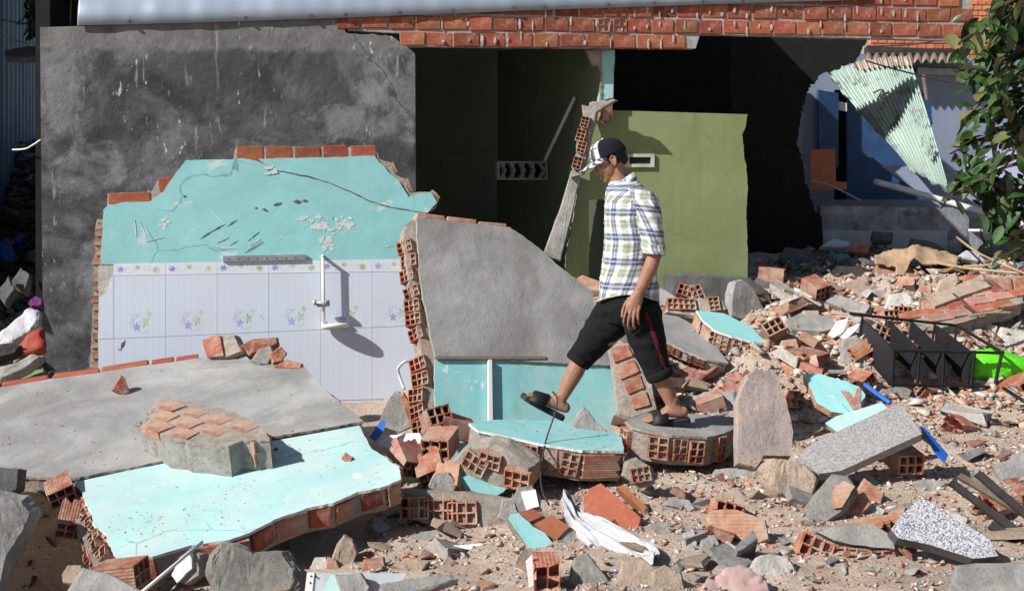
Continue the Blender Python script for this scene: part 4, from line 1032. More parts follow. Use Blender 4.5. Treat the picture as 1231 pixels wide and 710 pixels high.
def remeshed(name, mb, voxel, mat, root, smooth_it=2, wob=None):
    """fuse overlapping volumes into one continuous surface"""
    me = bpy.data.meshes.new(name); me.from_pydata([tuple(v) for v in mb.v], [], mb.f)
    bm = bmesh.new(); bm.from_mesh(me); bmesh.ops.recalc_face_normals(bm, faces=bm.faces); bm.to_mesh(me); bm.free()
    t = bpy.data.objects.new('tmp', me); COL.objects.link(t)
    r = t.modifiers.new('r', 'REMESH'); r.mode = 'VOXEL'; r.voxel_size = voxel; r.adaptivity = 0
    if smooth_it: k = t.modifiers.new('s', 'SMOOTH'); k.factor = .5; k.iterations = smooth_it
    ev = t.evaluated_get(bpy.context.evaluated_depsgraph_get()); m2 = bpy.data.meshes.new_from_object(ev)
    bpy.data.objects.remove(t); bpy.data.meshes.remove(me)
    L = rootloc(root); n = len(m2.vertices); co = np.empty(n * 3, 'f'); m2.vertices.foreach_get('co', co); co = co.reshape(-1, 3)
    if wob is not None:
        no = np.empty(n * 3, 'f'); m2.vertices.foreach_get('normal', no); no = no.reshape(-1, 3)
        co += no * np.array([wob(Vector(c)) for c in co], 'f')[:, None]
    co -= np.array(L, 'f'); m2.vertices.foreach_set('co', co.ravel()); m2.update()
    m2.materials.clear(); m2.materials.append(mat); m2.polygons.foreach_set('use_smooth', [True] * len(m2.polygons))
    m2.name = name
    return link(name, m2, root)
b = MB()
# --- head: frame tilted forward and down, looking along -X
HC = Q(733.5, 192.5); ta = R(24)
hf = Vector((-math.cos(ta), 0, -math.sin(ta))); hu = Vector((-math.sin(ta), 0, math.cos(ta))); hs = Vector((0, -1, 0))   # forward, up, his left (towards the viewer)
def Hd(f, u, s=0): return HC + hf * f + hu * u + hs * s
hr = Matrix((hf, hs, hu)).transposed()
def hball(f, u, s, rf, rs, ru, tilt=0): b.ball(Hd(f, u, s), (rf, rs, ru), hr @ Matrix.Rotation(R(tilt), 3, 'Y'), 16, 12)
hball(-.008, .03, 0, .098, .076, .088)            # cranium
hball(.03, -.03, 0, .062, .064, .085)             # face
hball(.042, -.075, 0, .042, .047, .042)           # jaw
hball(.068, -.098, 0, .02, .024, .017)            # chin
hball(.058, -.03, .036, .03, .024, .028); hball(.058, -.03, -.036, .03, .024, .028)      # cheekbones
hball(.078, .014, .026, .016, .028, .012); hball(.078, .014, -.026, .016, .028, .012)    # brows
b.tube([Hd(.088, .005), Hd(.098, -.018), Hd(.108, -.038), Hd(.1, -.047)], [.008, .0095, .012, .008], 10)     # nose
hball(.094, -.043, .011, .011, .008, .008); hball(.094, -.043, -.011, .011, .008, .008)
hball(.088, -.066, 0, .012, .022, .006); hball(.086, -.077, 0, .011, .019, .007)         # lips
for sg in (1, -1):                                                                      # ears
    b.ball(Hd(-.012, -.012, .076 * sg), (.019, .008, .032), hr @ Matrix.Rotation(R(-12), 3, 'Y'), 12, 10)
    b.tube([Hd(.004, -.03, .078 * sg), Hd(.006, .006, .082 * sg), Hd(-.01, .022, .087 * sg), Hd(-.028, .006, .089 * sg), Hd(-.018, -.026, .084 * sg), Hd(-.004, -.04, .078 * sg)], [.005, .005, .005, .0055, .005, .007], 8)
# --- neck, trunk
b.tube([Hd(-.028, -.02), Q(741.5, 212), Q(746, 224), Q(752, 240)], [(.052, .052), (.054, .056), (.07, .062), (.14, .07)], 18)
b.tube([Q(750, 228), Q(754, 240), Q(757, 270), Q(757, 310), Q(757, 350), Q(757, 372)], [(.07, .055), (.14, .075), (.14, .08), (.12, .08), (.13, .09), (.125, .09)], 18)
# --- arms
def limb(pts, rad): b.tube(pts, rad, 16)
limb([Q(767, 238, -.15), Q(774, 262, -.19), Q(781, 290, -.215), Q(782, 302, -.22), Q(776, 320, -.22), Q(768, 338, -.215), Q(762.5, 350, -.21)],
     [.05, .05, .043, .041, .042, .033, (.022, .03)])
limb([Q(764, 238, .15), Q(768, 270, .2), Q(772, 300, .22), Q(762, 325, .22), Q(752, 348, .2)], [.05, .048, .04, .037, .025])
# --- near hand, relaxed, knuckles towards the viewer
hd = MB()
def finger(m, pts, r0, r1): m.tube(pts, [lerp(r0, r1, i / (len(pts) - 1)) for i in range(len(pts))], 10); m.ball(pts[-1], r1, None, 10, 6)
b.tube([Q(763, 348, -.212), Q(760, 355, -.214), Q(757, 363, -.218), Q(755, 371, -.222)], [(.024, .03), (.028, .039), (.027, .044), (.02, .04)], 16)
# fingers run down and forward (image left-down), gently curled, spread along X; index is foremost
for (x0, y0, x1, y1, x2, y2, x3, y3, dy, r) in ((748.5, 368, 746, 376, 745.5, 382, 747, 387, -.225, .0088), (752.5, 371, 750.5, 380, 750.5, 386.5, 752.5, 391, -.233, .0092),
                                              (757, 372, 756, 380, 756.5, 386, 758.5, 390, -.236, .0088), (761.5, 370, 761.5, 377, 762, 382, 763.5, 385, -.235, .0078)):
    finger(b, [Q(x0 + 2, y0 - 7, dy), Q(x0, y0, dy - .006), Q(x1, y1, dy - .004), Q(x2, y2, dy + .012), Q(x3, y3, dy + .032)], r * 1.12, r * .82)
finger(b, [Q(753, 354, -.2), Q(748, 361, -.192), Q(745, 369, -.19), Q(744, 376, -.195)], .0115, .0085)
# --- far hand, mostly hidden behind the hip
b.tube([Q(752, 346, .2), Q(749, 358, .2), Q(747, 368, .2)], [(.026, .03), (.02, .038), (.016, .036)], 12)
for i, x in enumerate((743, 746, 749, 752)): finger(b, [Q(x + 1, 364, .2), Q(x - 1, 374, .195), Q(x - 1, 382 - abs(i - 1), .185)], .009, .0075)
finger(b, [Q(746, 355, .19), Q(741, 362, .18), Q(740, 369, .18)], .011, .008)
# --- legs: far one (his right) swings forward, near one carries him
limb([Q(752, 372, .085), Q(735, 400, .09), Q(710, 424, .1), Q(700, 434, .1), Q(692, 450, .1), Q(683, 467, .1), Q(676, 482, .1), Q(672, 490, .1)], [.085, .078, .06, .052, .055, .046, .034, .033])
limb([Q(765, 372, -.085), Q(772, 400, -.09), Q(781, 428, -.1), Q(787, 440, -.1), Q(793, 452, -.1), Q(799, 466, -.1), Q(804, 480, -.1), Q(806, 487, -.1)], [.09, .08, .06, .053, .056, .047, .035, .034])
def foot(heel, ball_, toe, ank, side, dy):
    hx, bx, tx, ax = [Vector(v) for v in (heel, ball_, toe, ank)]
    up = Vector((0, 0, 1)); dirn = (bx - hx).normalized(); nrm = Vector((-dirn.z, 0, dirn.x)); nrm = nrm if nrm.z > 0 else -nrm
    b.tube([hx + nrm * .028, hx + dirn * .03 + nrm * .032, ax.lerp(bx, .35) + nrm * .0, bx + nrm * .024], [(.03, .024), (.034, .036), (.04, .034), (.046, .022)], 16)
    b.ball(hx + dirn * .012 + nrm * .03, (.03, .032, .032), None, 12, 8)
    b.tube([ax + Vector((0, 0, .05)), ax, hx.lerp(bx, .22) + nrm * .035], [.033, .036, .036], 14)
    for i, (o, l, r) in enumerate(((-.034, 1.0, .0135), (-.014, 1.0, .0098), (.003, .92, .0092), (.019, .82, .0086), (.034, .7, .008))):
        y = Vector((0, o * side, 0)); e = (tx - bx)
        finger(b, [bx + y - dirn * .02 + nrm * .022, bx + y + e * l * .5 + nrm * .02, bx + y + e * l + nrm * .013], r * 1.15, r)
# side: big toe on the body's mid side
foot(Q(680.5, 500, .1), Q(649, 486, .1), Q(634.5, 479, .1), Q(672, 487, .1), 1, .1)
foot(Q(822, 496.5, -.1), Q(788, 502, -.1), Q(773.5, 504.3, -.1), Q(806, 484, -.1), -1, -.1)
remeshed('body', b, .0042, SKIN, man, 2)
# eyes and brows, hair
for sg in (1, -1):
    e = MB().ball(Hd(.081, -.006, .03 * sg), .0125, None, 14, 10).build('eye', plain('shaded_eye_white', (.3, .25, .22), .3, noise_amt=.02, bump=0), man, True)  # eye white darkened to carry the shade under the cap
    MB().ball(Hd(.091, -.009, .0305 * sg), (.004, .0052, .0052), hr, 10, 8).build('iris', HAIR, e, True)
    MB().tube([Hd(.094, .014, .012 * sg), Hd(.092, .019, .03 * sg), Hd(.08, .014, .048 * sg)], [.003, .0038, .002], 6).build('eyebrow', HAIR, man, True)
m = MB()
m.ball(Hd(-.02, .03), (.092, .0795, .088), hr, 20, 14)
m.ball(Hd(-.066, -.012), (.038, .062, .048), hr, 16, 10)
for sg in (1, -1): m.ball(Hd(.012, .008, .068 * sg), (.014, .012, .03), hr, 10, 8)
remeshed('hair', m, .005, HAIR, man, 1, lambda p: mnoise.noise(p * 90) * .004)
# --- cap: crown panels, two-tone front, striped brim
def cap_pt(a, h):
    """a: angle round the head from the front, h: 0 rim .. 1 top"""
    rf, rs, ru = .111, .0905, .098
    c = math.cos(h * math.pi / 2) ** .62; z = math.sin(h * math.pi / 2) ** 1.15
    flat_ = 1.0 + .03 * math.cos(a) 
    return Hd(-.008 + rf * c * math.cos(a) * flat_, .028 + ru * z + .006 * math.cos(a), rs * c * math.sin(a))
def cap_panel(name, a0, a1, mat, h0=0, h1=1, off=0.0, root=man, na=16, nh=14):
    vs = []; fs = []; c0 = Hd(-.008, .03)
    for j in range(nh + 1):
        for i in range(na + 1):
            p = cap_pt(lerp(a0, a1, i / na), lerp(h0, h1, j / nh)); d = (p - c0).normalized()
            vs.append(p + d * (off + mnoise.noise(p * 22) * .0025))
    q = na + 1
    fs = [(j*q+i, j*q+i+1, (j+1)*q+i+1, (j+1)*q+i) for j in range(nh) for i in range(na)]
    o = mk(name, vs, fs, mat, root, True, fix=False); s_ = o.modifiers.new('t', 'SOLIDIFY'); s_.thickness = .003; s_.offset = -1
    return o
cap = mk('cap', [cap_pt(0, 0), cap_pt(.1, 0), cap_pt(.1, .02)], [(0, 1, 2)], NAVY, man)
bpy.data.objects.remove(cap)
cap_ = cap_panel('cap', .98, 2 * math.pi - .98, NAVY, na=36)
cap_panel('front_panel', -1.0, 1.0, WHITE, .0, .985, .001, cap_)
for a0, a1, mt in ((.42, .56, CHAR), (-.56, -.42, CHAR), (.93, .99, WHITE)): cap_panel('stripe', a0, a1, mt, .02, .97, .0035, cap_, 4)
cap_panel('band', -.98, .98, CHAR, .46, .5, .0036, cap_, 10, 2)
cap_panel('badge', .12, .4, plain('grey_badge', (.33, .32, .3)), .12, .44, .0045, cap_, 6, 5)
cap_panel('badge', .58, .7, plain('dark_badge', (.1, .1, .11)), .05, .42, .0045, cap_, 4, 5)
MB().ball(cap_pt(0, 1), (.009, .009, .005), hr, 10, 6).build('button', WHITE, cap_, True)
vs = []; fs = []; NA, NR = 28, 12
for j in range(NR + 1):
    for i in range(NA + 1):
        a = lerp(-1.12, 1.12, i / NA); t = j / NR
        p0 = cap_pt(a, 0); ex = .088 * math.cos(a / 1.12 * math.pi / 2) ** .55 * t
        p = p0 + hf * ex - hu * (.25 * ex + .022 * t * (math.sin(a) ** 2) + .004) 
        vs.append(p)
q = NA + 1
fs = [(j*q+i, j*q+i+1, (j+1)*q+i+1, (j+1)*q+i) for j in range(NR) for i in range(NA)]
br = mk('brim', vs, fs, [WHITE, CHAR], cap_, True, fix=False)
for p in br.data.polygons:
    j, i = divmod(p.index, NA); u_ = abs((i + .5) / NA - .5) * 2; t = (j + .5) / NR
    sgn = (1 - u_) * 1.5 + t * .75 
    p.material_index = 1 if (int(sgn * 4.2) % 2 == 1) else 0
s_ = br.modifiers.new('t', 'SOLIDIFY'); s_.thickness = .004; s_.offset = 0

# --- checked shirt, cloth laid out in metres so the checks follow body and sleeves
def plaid():
    m = NT('checked_shirt_cloth'); uv = m.n('UVMap').outputs[0]; xyz = m.n('SeparateXYZ', {0: uv}); co = m.coord()
    fx_ = m.math('FRACT', m.math('MULTIPLY', xyz.outputs[0], 1 / .142)); fy_ = m.math('FRACT', m.math('MULTIPLY', xyz.outputs[1], 1 / .142))
    def band(f, a, b_): return m.math('MULTIPLY', m.math('GREATER_THAN', f, a), m.math('LESS_THAN', f, b_))
    c = (.74, .75, .78, 1)
    grn, blu, thin = (.62, .64, .55), (.3, .33, .42), (.42, .5, .62)
    rgb = m.n('RGB'); rgb.outputs[0].default_value = c; c = rgb.outputs[0]
    for f in (fx_, fy_):
        c = m.mix(band(f, .08, .4), c, grn, 'MULTIPLY')
        c = m.mix(band(f, .55, .84), c, blu, 'MULTIPLY')
        c = m.mix(m.math('MULTIPLY', band(f, .68, .71), .85), c, (.6, .62, .65))
        c = m.mix(m.math('MULTIPLY', band(f, .23, .25), .5), c, (.62, .64, .6))
    m.bump(m.noise(co, 7, 3, .5, 1.2), .016); m.bump(m.noise(m.scl(co, (5, 5, 16)), 1.6, 4, .55, .6), .014)
    m.bump(m.noise(co, 300, 2), .0004)
    return m.out(c, .88)
PLAID = plaid()
def ringloft(rows, n, uscale, v0=0.0, fold=.0, seed=0, a0=0.0, a1=2 * math.pi):
    """rows: (centre, axis1, axis2); returns verts, faces, uvs; u runs round in metres"""
    vs, fs, uv = [], [], []; v = v0; pc = None
    for r_, (c, a, b_) in enumerate(rows):
        if pc is not None: v += (c - pc).length
        pc = c; per = math.pi * (a.length + b_.length)
        for i in range(n + 1):
            an = lerp(a0, a1, i / n); d = a * math.cos(an) + b_ * math.sin(an)
            nn = mnoise.noise(Vector((math.cos(an) * 1.6, math.sin(an) * 1.6 + seed, v * 11))) + .6 * mnoise.noise(Vector((math.cos(an) * 3, math.sin(an) * 3 + seed, v * 26)))
            vs.append(c + d * (1 + fold * nn)); uv.append((per * an / (2 * math.pi), -v))
    q = n + 1
    fs = [(j*q+i, j*q+i+1, (j+1)*q+i+1, (j+1)*q+i) for j in range(len(rows)-1) for i in range(n)]
    return vs, fs, uv
X_, Y_ = Vector((1, 0, 0)), Vector((0, 1, 0)); S_ = MD / F
def interp(rows, m):
    out = []
    for a, b_ in zip(rows, rows[1:]):
        for k in range(m):
            t = k / m; out.append(tuple(lerp(p, q, t) for p, q in zip(a, b_)))
    return out + [rows[-1]]
tors = [(218, 750, 17, .08), (221, 751, 19, .1), (225, 752, 22, .135), (231, 754, 25, .18), (242, 757, 29, .198), (262, 757.5, 30, .2), (290, 757, 29.5, .188), (315, 756.5, 31.5, .182), (335, 756, 34, .184), (350, 756, 35.5, .19), (356, 756, 35.5, .19)]
rows = [(Q(cx_, y), X_ * rx * S_, Y_ * ry) for (y, cx_, rx, ry) in interp(tors, 4)]
vs, fs, uv = ringloft(rows, 72, 1, 0, .034, 3, math.pi, 3 * math.pi)
# lower the hem in curved tails: the front flap hangs, the side is cut higher
for i, v in enumerate(vs):
    if i >= 73 * 36:
        an = lerp(math.pi, 3 * math.pi, (i % 73) / 72); k = (i // 73 - 36) / 4
        v.z += k * (.028 * math.cos(2 * an + .2) * -1 - .004) ; v.x += -.01 * k * (1 if math.cos(an) < -.7 else 0)
sl = [(229, 766, 15, .085, -.135), (240, 771, 16.5, .092, -.165), (256, 775, 15.3, .08, -.185), (275, 777.5, 13.8, .072, -.205), (291, 779.5, 12.9, .067, -.217), (299, 780.5, 12.6, .065, -.22)]
rows = [(Q(cx_, y, dy), (X_ + Vector((0, 0, -.12))).normalized() * rx * S_, Y_ * ry) for (y, cx_, rx, ry, dy) in interp(sl, 5)]
rows.insert(0, (Q(762, 225, -.1), X_ * .03, Y_ * .045))
v2, f2, u2 = ringloft(rows, 40, 1, .02, .085, 9)
k = len(vs); vs += v2; fs += [tuple(i + k for i in f) for f in f2]; uv += [(u + .07, v) for u, v in u2]
rows = [(Q(cx_, y, -dy), X_ * rx * S_, Y_ * ry) for (y, cx_, rx, ry, dy) in interp(sl, 5)]; rows.insert(0, (Q(762, 225, .1), X_ * .03, Y_ * .045))
v2, f2, u2 = ringloft(rows, 40, 1, .02, .05, 19)
k = len(vs); vs += v2; fs += [tuple(i + k for i in f) for f in f2]; uv += u2
sh = mk('shirt', vs, fs, PLAID, man, True, uv=uv, fix=False); s_ = sh.modifiers.new('t', 'SOLIDIFY'); s_.thickness = .003; s_.offset = 0
# rolled cuffs of the sleeves
for sg in (-1, 1):
    rows = [(Q(c_, y, sg * .22), (X_ + Vector((0, 0, -.1))).normalized() * r_ * S_, Y_ * (r_ * S_ + .004)) for (y, c_, r_) in ((291, 779.6, 13.3), (292, 779.8, 14.2), (298, 780.5, 14.2), (303, 781, 13.6), (304, 781, 12))]
    v2, f2, u2 = ringloft(rows, 36, 1, .3, .02, 5); mk('sleeve_cuff', v2, f2, PLAID, sh, True, uv=[(u + .05, v + .05) for u, v in u2], fix=False)
# collar
vs = []; fs = []; uv = []; n = 40
for j, (dr, dz, drop) in enumerate(((0, -.012, 0), (.002, .016, 0), (.009, .02, 0), (.024, -.006, .004), (.03, -.018, .008))):
    for i in range(n + 1):
        an = lerp(math.pi + .3, 3 * math.pi - .3, i / n); t = math.cos(an)          # front at an = pi
        c = Q(746, 221); c = c + Vector((t * (.068 + dr), math.sin(an) * (.066 + dr), .05 * t + dz - drop - (.018 if (t < -.75 and j > 2) else 0)))
        vs.append(c); uv.append((an * .08, j * .02 + .02))
q = n + 1; fs = [(j*q+i, j*q+i+1, (j+1)*q+i+1, (j+1)*q+i) for j in range(4) for i in range(n)]
co_ = mk('collar', vs, fs, PLAID, sh, True, uv=uv, fix=False); s_ = co_.modifiers.new('t', 'SOLIDIFY'); s_.thickness = .003
vs = []; fs = []
for i, y in enumerate(range(232, 354, 6)):                       # button placket down the front
    cx_ = np.interp(y, [r[0] for r in tors], [r[1] - r[2] for r in tors]); p = Q(cx_ - .8, y)
    vs += [p + Vector((.006, -.022, 0)), p + Vector((-.002, 0, 0)), p + Vector((.006, .02, 0))]
    if i: k = len(vs); fs += [(k-6, k-5, k-2, k-3), (k-5, k-4, k-1, k-2)]
o = mk('placket', vs, fs, PLAID, sh, True, uv=[(.02 + (i % 3) * .02, -(i // 3) * .03) for i in range(len(vs))], fix=False); o.modifiers.new('t', 'SOLIDIFY').thickness = .003
bmesh_btn = solid_mesh(.004, .011, .011, 3, .0005, 'button'); bmesh_btn.materials.append(MAT['white_plastic'])
for y in (248, 268, 290, 312, 334):
    cx_ = np.interp(y, [r[0] for r in tors], [r[1] - r[2] for r in tors]); mk_local('button', bmesh_btn, Matrix.Translation(Q(cx_ - 1.2, y, -.008)), sh)
# --- rolled black trousers
t = MB()
t.tube([Q(756.5, 342), Q(756.5, 356), Q(757, 372), Q(757, 388)], [(.17, .155), (.178, .162), (.175, .162), (.13, .12)], 28)
t.tube([Q(750, 366, .08), Q(736, 386, .085), Q(720, 406, .095), Q(707, 422, .1), Q(699, 435, .1)], [(.11, .135), (.1, .125), (.09, .105), (.08, .088), (.072, .078)], 24)
t.tube([Q(766, 366, -.08), Q(771, 386, -.085), Q(776, 408, -.095), Q(783, 428, -.1), Q(789, 445, -.1)], [(.11, .125), (.105, .118), (.095, .107), (.083, .09), (.074, .08)], 24)
tr = remeshed('trousers', t, .008, BLACK, man, 3, lambda p: mnoise.noise(Vector((p.x * 8, p.y * 8, p.z * 20))) * .009 + mnoise.noise(p * 32) * .0035)
def cuff(c, ax, r0, r1, h):
    ax = ax.normalized(); u = Y_; w_ = ax.cross(u).normalized(); rows = []
    for hh, k in ((-h, .92), (-h, 1.06), (-h * .3, 1.12), (h * .5, 1.1), (h, 1.03), (h, .86)): rows.append((c + ax * hh, w_ * r0 * k, u * r1 * k))
    v2, f2, _ = ringloft(rows, 32, 1, 0, .03, 4); mk('trouser_cuff', v2, f2, BLACK, tr, True, fix=False)
cuff(Q(697.5, 435, .1), Q(689, 450) - Q(706, 424), .072, .078, .024)
cuff(Q(790, 446, -.1), Q(796, 462) - Q(783, 430), .075, .081, .026)
vs = []; fs = []                                                  # red side stripe down the near leg
for i in range(15):
    k = i / 14; y = lerp(372, 440, k); x = np.interp(y, [366, 386, 408, 428, 445], [770, 778, 785, 793, 797]); dd = np.interp(y, [366, 386, 408, 428, 445], [.205, .2, .195, .181, .17])
    p = Q(x, y, -dd - .004); vs += [p + Vector((-.012, -.001, 0)), p + Vector((.0, -.002, 0)), p + Vector((.012, .006, 0))]
    if i: q = len(vs); fs += [(q-6, q-5, q-2, q-3), (q-5, q-4, q-1, q-2)]
o = mk('side_stripe', vs, fs, REDS, tr, True, fix=False); o.modifiers.new('t', 'SOLIDIFY').thickness = .006
sw = o.modifiers.new('w', 'SHRINKWRAP'); sw.target = tr; sw.offset = .003; sw.wrap_method = 'NEAREST_SURFACEPOINT'
# --- sandals: thick sole and one broad strap
def sandal(heel, toe, dy, side):
    h, t_ = Q(*heel, dy), Q(*toe, dy); d = (t_ - h).normalized(); nrm = Vector((-d.z, 0, d.x)); nrm = nrm if nrm.z > 0 else -nrm; L = (t_ - h).length
    prof_ = [(0, .028), (.05, .036), (.2, .039), (.4, .039), (.6, .046), (.78, .05), (.9, .043), (.97, .028), (1, .01)]
    loop = [h + d * L * a + Y_ * w_ for a, w_ in prof_] + [h + d * L * a - Y_ * w_ for a, w_ in prof_[::-1]]
    loop = [p + nrm * .012 * (((p - h).dot(d) / L - .5) ** 2) * 2 for p in loop]
    v, f = prism(loop, nrm, -.026, -.002); s1 = mk('sandal', v, f, SANDAL, man)
    v, f = prism(grow(loop, nrm, -.004), nrm, -.003, .003); mk('footbed', v, f, plain('worn_footbed', (.03, .03, .031), .7), s1)
    vs = []; fs = []; N = 16
    for a0, a1, hgt in ((.46, .48, .082), (.84, .78, .062)):
        for i in range(N + 1):
            an = math.pi * i / N; w_ = .052
            vs.append(h + d * L * lerp(a0, a1, math.sin(an)) + Y_ * w_ * math.cos(an) + nrm * (hgt * math.sin(an) ** .8 - .01))
    fs = [(i, i + 1, N + 2 + i, N + 1 + i) for i in range(N)]
    o = mk('strap', vs, fs, SANDAL, s1, True, fix=False); o.modifiers.new('t', 'SOLIDIFY').thickness = .006
sandal((679.5, 505.5), (627.5, 476.5), .1, 1)
sandal((826, 499), (771, 505.5), -.1, -1)
# ================================================================ rubble, traced piece by piece
def frag(name, label, cat, body, d=None, tilt=20, yaw=0, thick=.2, mat='mortar', rough=.012, bricks=(), faces=(), group=None, taper=.08, off=0.0):
    """lump of broken wall: mortar body with hollow bricks let into its front and painted or tiled faces on it
    bricks: (px, py, turn, size, mesh list); faces: (outline, material, part name)"""
    _seed[0] += 1
    cx = sum(p[0] for p in body) / len(body); cy = sum(p[1] for p in body) / len(body); yb = max(p[1] for p in body)
    if d is None: d = ground_hit(cx, min(yb, 708)) + .02
    pl = plane_tilt(cx, yb, d, tilt, yaw); loop = [pl.hit(*p) for p in body]
    c = sum(loop, Vector()) / len(loop)
    root = T(name, label, cat, Vector((c.x, c.y, min(p.z for p in loop))), group)
    rock_mesh('mortar_body', loop, pl.n, thick, _seed[0], rough, 2, MAT[mat], taper, root)
    r = random.Random(_seed[0]); up = Vector((0, 0, 1)); e0 = up.cross(pl.n).normalized(); e0 = e0 if e0.x > 0 else -e0
    for (x, y, a, s_, ms) in bricks:
        p = pl.hit(x, y); e = Matrix.Rotation(R(a), 3, pl.n) @ e0
        n2 = (Matrix.Rotation(R(r.uniform(-6, 6)), 3, 'X') @ pl.n).normalized(); e = (e - n2 * e.dot(n2)).normalized(); q = n2.cross(e)
        mk_local('brick', r.choice(ms), frame(n2, q, n2.cross(q), p + n2 * (.022 + off - BL * s_ / 2)) @ Matrix.Scale(s_, 4), root)
    for fc in faces:
        q, m_, nm = fc[:3]; o_ = fc[3] if len(fc) > 3 else .012
        lp = rough_loop([pl.hit(*p) for p in q], pl.n, .025, .004, r); v, f = prism(lp, -pl.n, -o_ - .006, .03); mk(nm, v, f, MAT[m_], root)
    return root
H = HOL; HP_ = HOLP
# --- bottom left, in front of and under the fallen slabs
chunk('concrete_lump', 'broken concrete slab lump at the left edge below the fallen grey slab', 'concrete lump', [(-220, 548), (-60, 552), (4, 588), (35, 592), (46, 608), (36, 634), (14, 668), (4, 714), (-4, 920), (-220, 920)], 5.05, 25, 20, .3, 'concrete', .01)  # unseen bulk beyond the left edge added to shade the hollow
chunk('concrete_lump', 'dark concrete lump tucked under the left end of the fallen grey slab', 'concrete lump', [(-12, 560), (24, 562), (22, 588), (2, 602), (-14, 598)], 5.7, 20, 0, .12, 'dark_stone', .01)
loose_brick('hollow_brick', 'broken hollow brick showing in the dark gap beside the fallen turquoise slab', (72, 588), 5.75, (20, 15, -60), HOL[3], scale=.85)
loose_brick('hollow_brick', 'hollow brick half hidden deep in the dark gap at lower left', (88, 622), 5.6, (-15, 30, -80), HOL[4], scale=.9)
chunk('concrete_slab_piece', 'grey flat concrete piece lying at the bottom edge left of the sandy rock', 'concrete piece', [(70, 722), (98, 680), (132, 688), (186, 716), (150, 726)], 4.62, 52, 0, .07, 'concrete', .007)
chunk('mortar_lump', 'pale tan mortar knob on the bottom left grey concrete piece', 'mortar knob', [(72, 690), (80, 677), (98, 678), (100, 692), (86, 702), (75, 700)], 4.75, 30, 0, .07, 'tan', .01)
loose_brick('hollow_brick', 'dark red hollow brick lying under the front edge of the turquoise slab', (146, 690), 4.85, (0, 8, 172), HOL[0], scale=.95)
frag('plaster_piece', 'white faced plaster piece standing left of the sandy rock', 'plaster piece', [(205, 692), (214, 668), (228, 657), (241, 666), (240, 692), (222, 704)], 4.85, 12, -15, .08, 'mortar', .008, faces=[([(209, 690), (220, 668), (233, 664), (233, 682), (215, 700)], 'white', 'white_face')])
rod('white_rod', 'thin white plastic rod leaning on the turquoise slab edge', 'rod', [(165, 716, 4.5), (243, 651, 4.95)], .0075, 'white_plastic')
chunk('sandy_rock', 'big grey lump crusted with sand in front of the turquoise slab', 'rock', [(247, 690), (250, 664), (262, 650), (290, 655), (305, 662), (345, 660), (362, 684), (356, 712), (300, 722), (258, 718)], 4.72, 28, 0, .2, mat_stone('sandy_grey_lump', (.24, .23, .215), (.38, .36, .33), (.46, .36, .24), 6, .014), .02)
chunk('grey_rock', 'rounded grey stone right of the sandy rock below the turquoise slab', 'rock', [(344, 648), (352, 634), (372, 626), (398, 626), (416, 640), (410, 656), (396, 668), (362, 674), (348, 664)], None, 30, 0, .16, 'concrete', .014)
chunk('split_stone', 'split tan and orange stone standing beside the rounded grey stone', 'stone', [(400, 672), (405, 655), (414, 643), (424, 648), (431, 664), (424, 683), (408, 684)], None, 15, 10, .09, 'tan', .012)
chunk('pebble_stone', 'small pale stone at the foot of the rounded grey stone', 'stone', [(372, 682), (378, 669), (392, 669), (396, 680), (386, 688)], None, 30, 0, .06, 'pale', .006)
chunk('brick_chip', 'small orange brick chip beside the small pale stone', 'brick chip', [(391, 684), (394, 668), (404, 672), (409, 684), (400, 689)], None, 30, 0, .05, 'brick_pale', .006)
chunk('ribbed_brick', 'ribbed red brick fragment half buried above the grey metal box', 'brick fragment', [(432, 690), (437, 671), (462, 667), (464, 684), (458, 692)], None, 40, 0, .06, 'brick', .004)
mb_ = T('metal_box', 'pale grey metal box half buried at the bottom edge', 'metal box', P(428, 712, 4.55))
pl_ = plane_tilt(428, 712, 4.55, 8, 0)
v, f = prism([pl_.hit(*p) for p in [(372, 688), (488, 689), (470, 730), (368, 730)]], -pl_.n, 0, .012); mk('front_sheet', v, f, MAT['pvc'], mb_)
v, f = prism([pl_.hit(*p, off=.006) for p in [(369, 688), (378, 688), (373, 730), (364, 730)]], -pl_.n, 0, .02); mk('side_flange', v, f, MAT['white_plastic'], mb_)
for (x, y) in ((374, 692), (373, 700), (380, 693)): v, f = prism([pl_.hit(x + 1.2 * math.cos(k), y + 1.2 * math.sin(k), off=.008) for k in np.arange(0, 6.2, 1.05)], -pl_.n, 0, .004); mk('rivet', v, f, MAT['black_metal'], mb_)
board('turquoise_chip', 'bright turquoise paint chip leaning on the grey metal box', 'paint chip', [(386, 712), (398, 690), (404, 690), (418, 712)], 4.5, 15, 0, .02, 'turq_dusty', amp=.003, edge='mortar')
chunk('concrete_block', 'small rough concrete block on the grey metal box', 'concrete block', [(401, 690), (434, 688), (446, 706), (440, 716), (414, 718)], 4.48, 40, 0, .07, 'concrete', .008)
board('ceramic_shard', 'curved white ceramic shard lying on the sand', 'ceramic shard', [(522, 658), (530, 652), (550, 655), (588, 652), (584, 659), (560, 663), (540, 668), (526, 666)], None, 62, 0, .02, 'white_board', amp=.002)
board('glass_shard', 'pale grey flat shard on the sand below the turquoise slab corner', 'shard', [(447, 630), (449, 622), (458, 623), (473, 636), (466, 641), (450, 637)], None, 60, 0, .012, 'pvc', amp=.002)
chunk('concrete_strip', 'long grey concrete strip lying on sand below the hollow brick row', 'concrete strip', [(497, 646), (504, 638), (524, 635), (546, 640), (536, 648), (512, 653)], None, 50, 0, .05, 'concrete', .007)
chunk('concrete_strip', 'long low grey concrete strip at the bottom edge right of the metal box', 'concrete strip', [(455, 712), (458, 700), (490, 694), (545, 688), (550, 694), (520, 706), (480, 716)], 4.5, 55, 0, .05, 'concrete', .008)
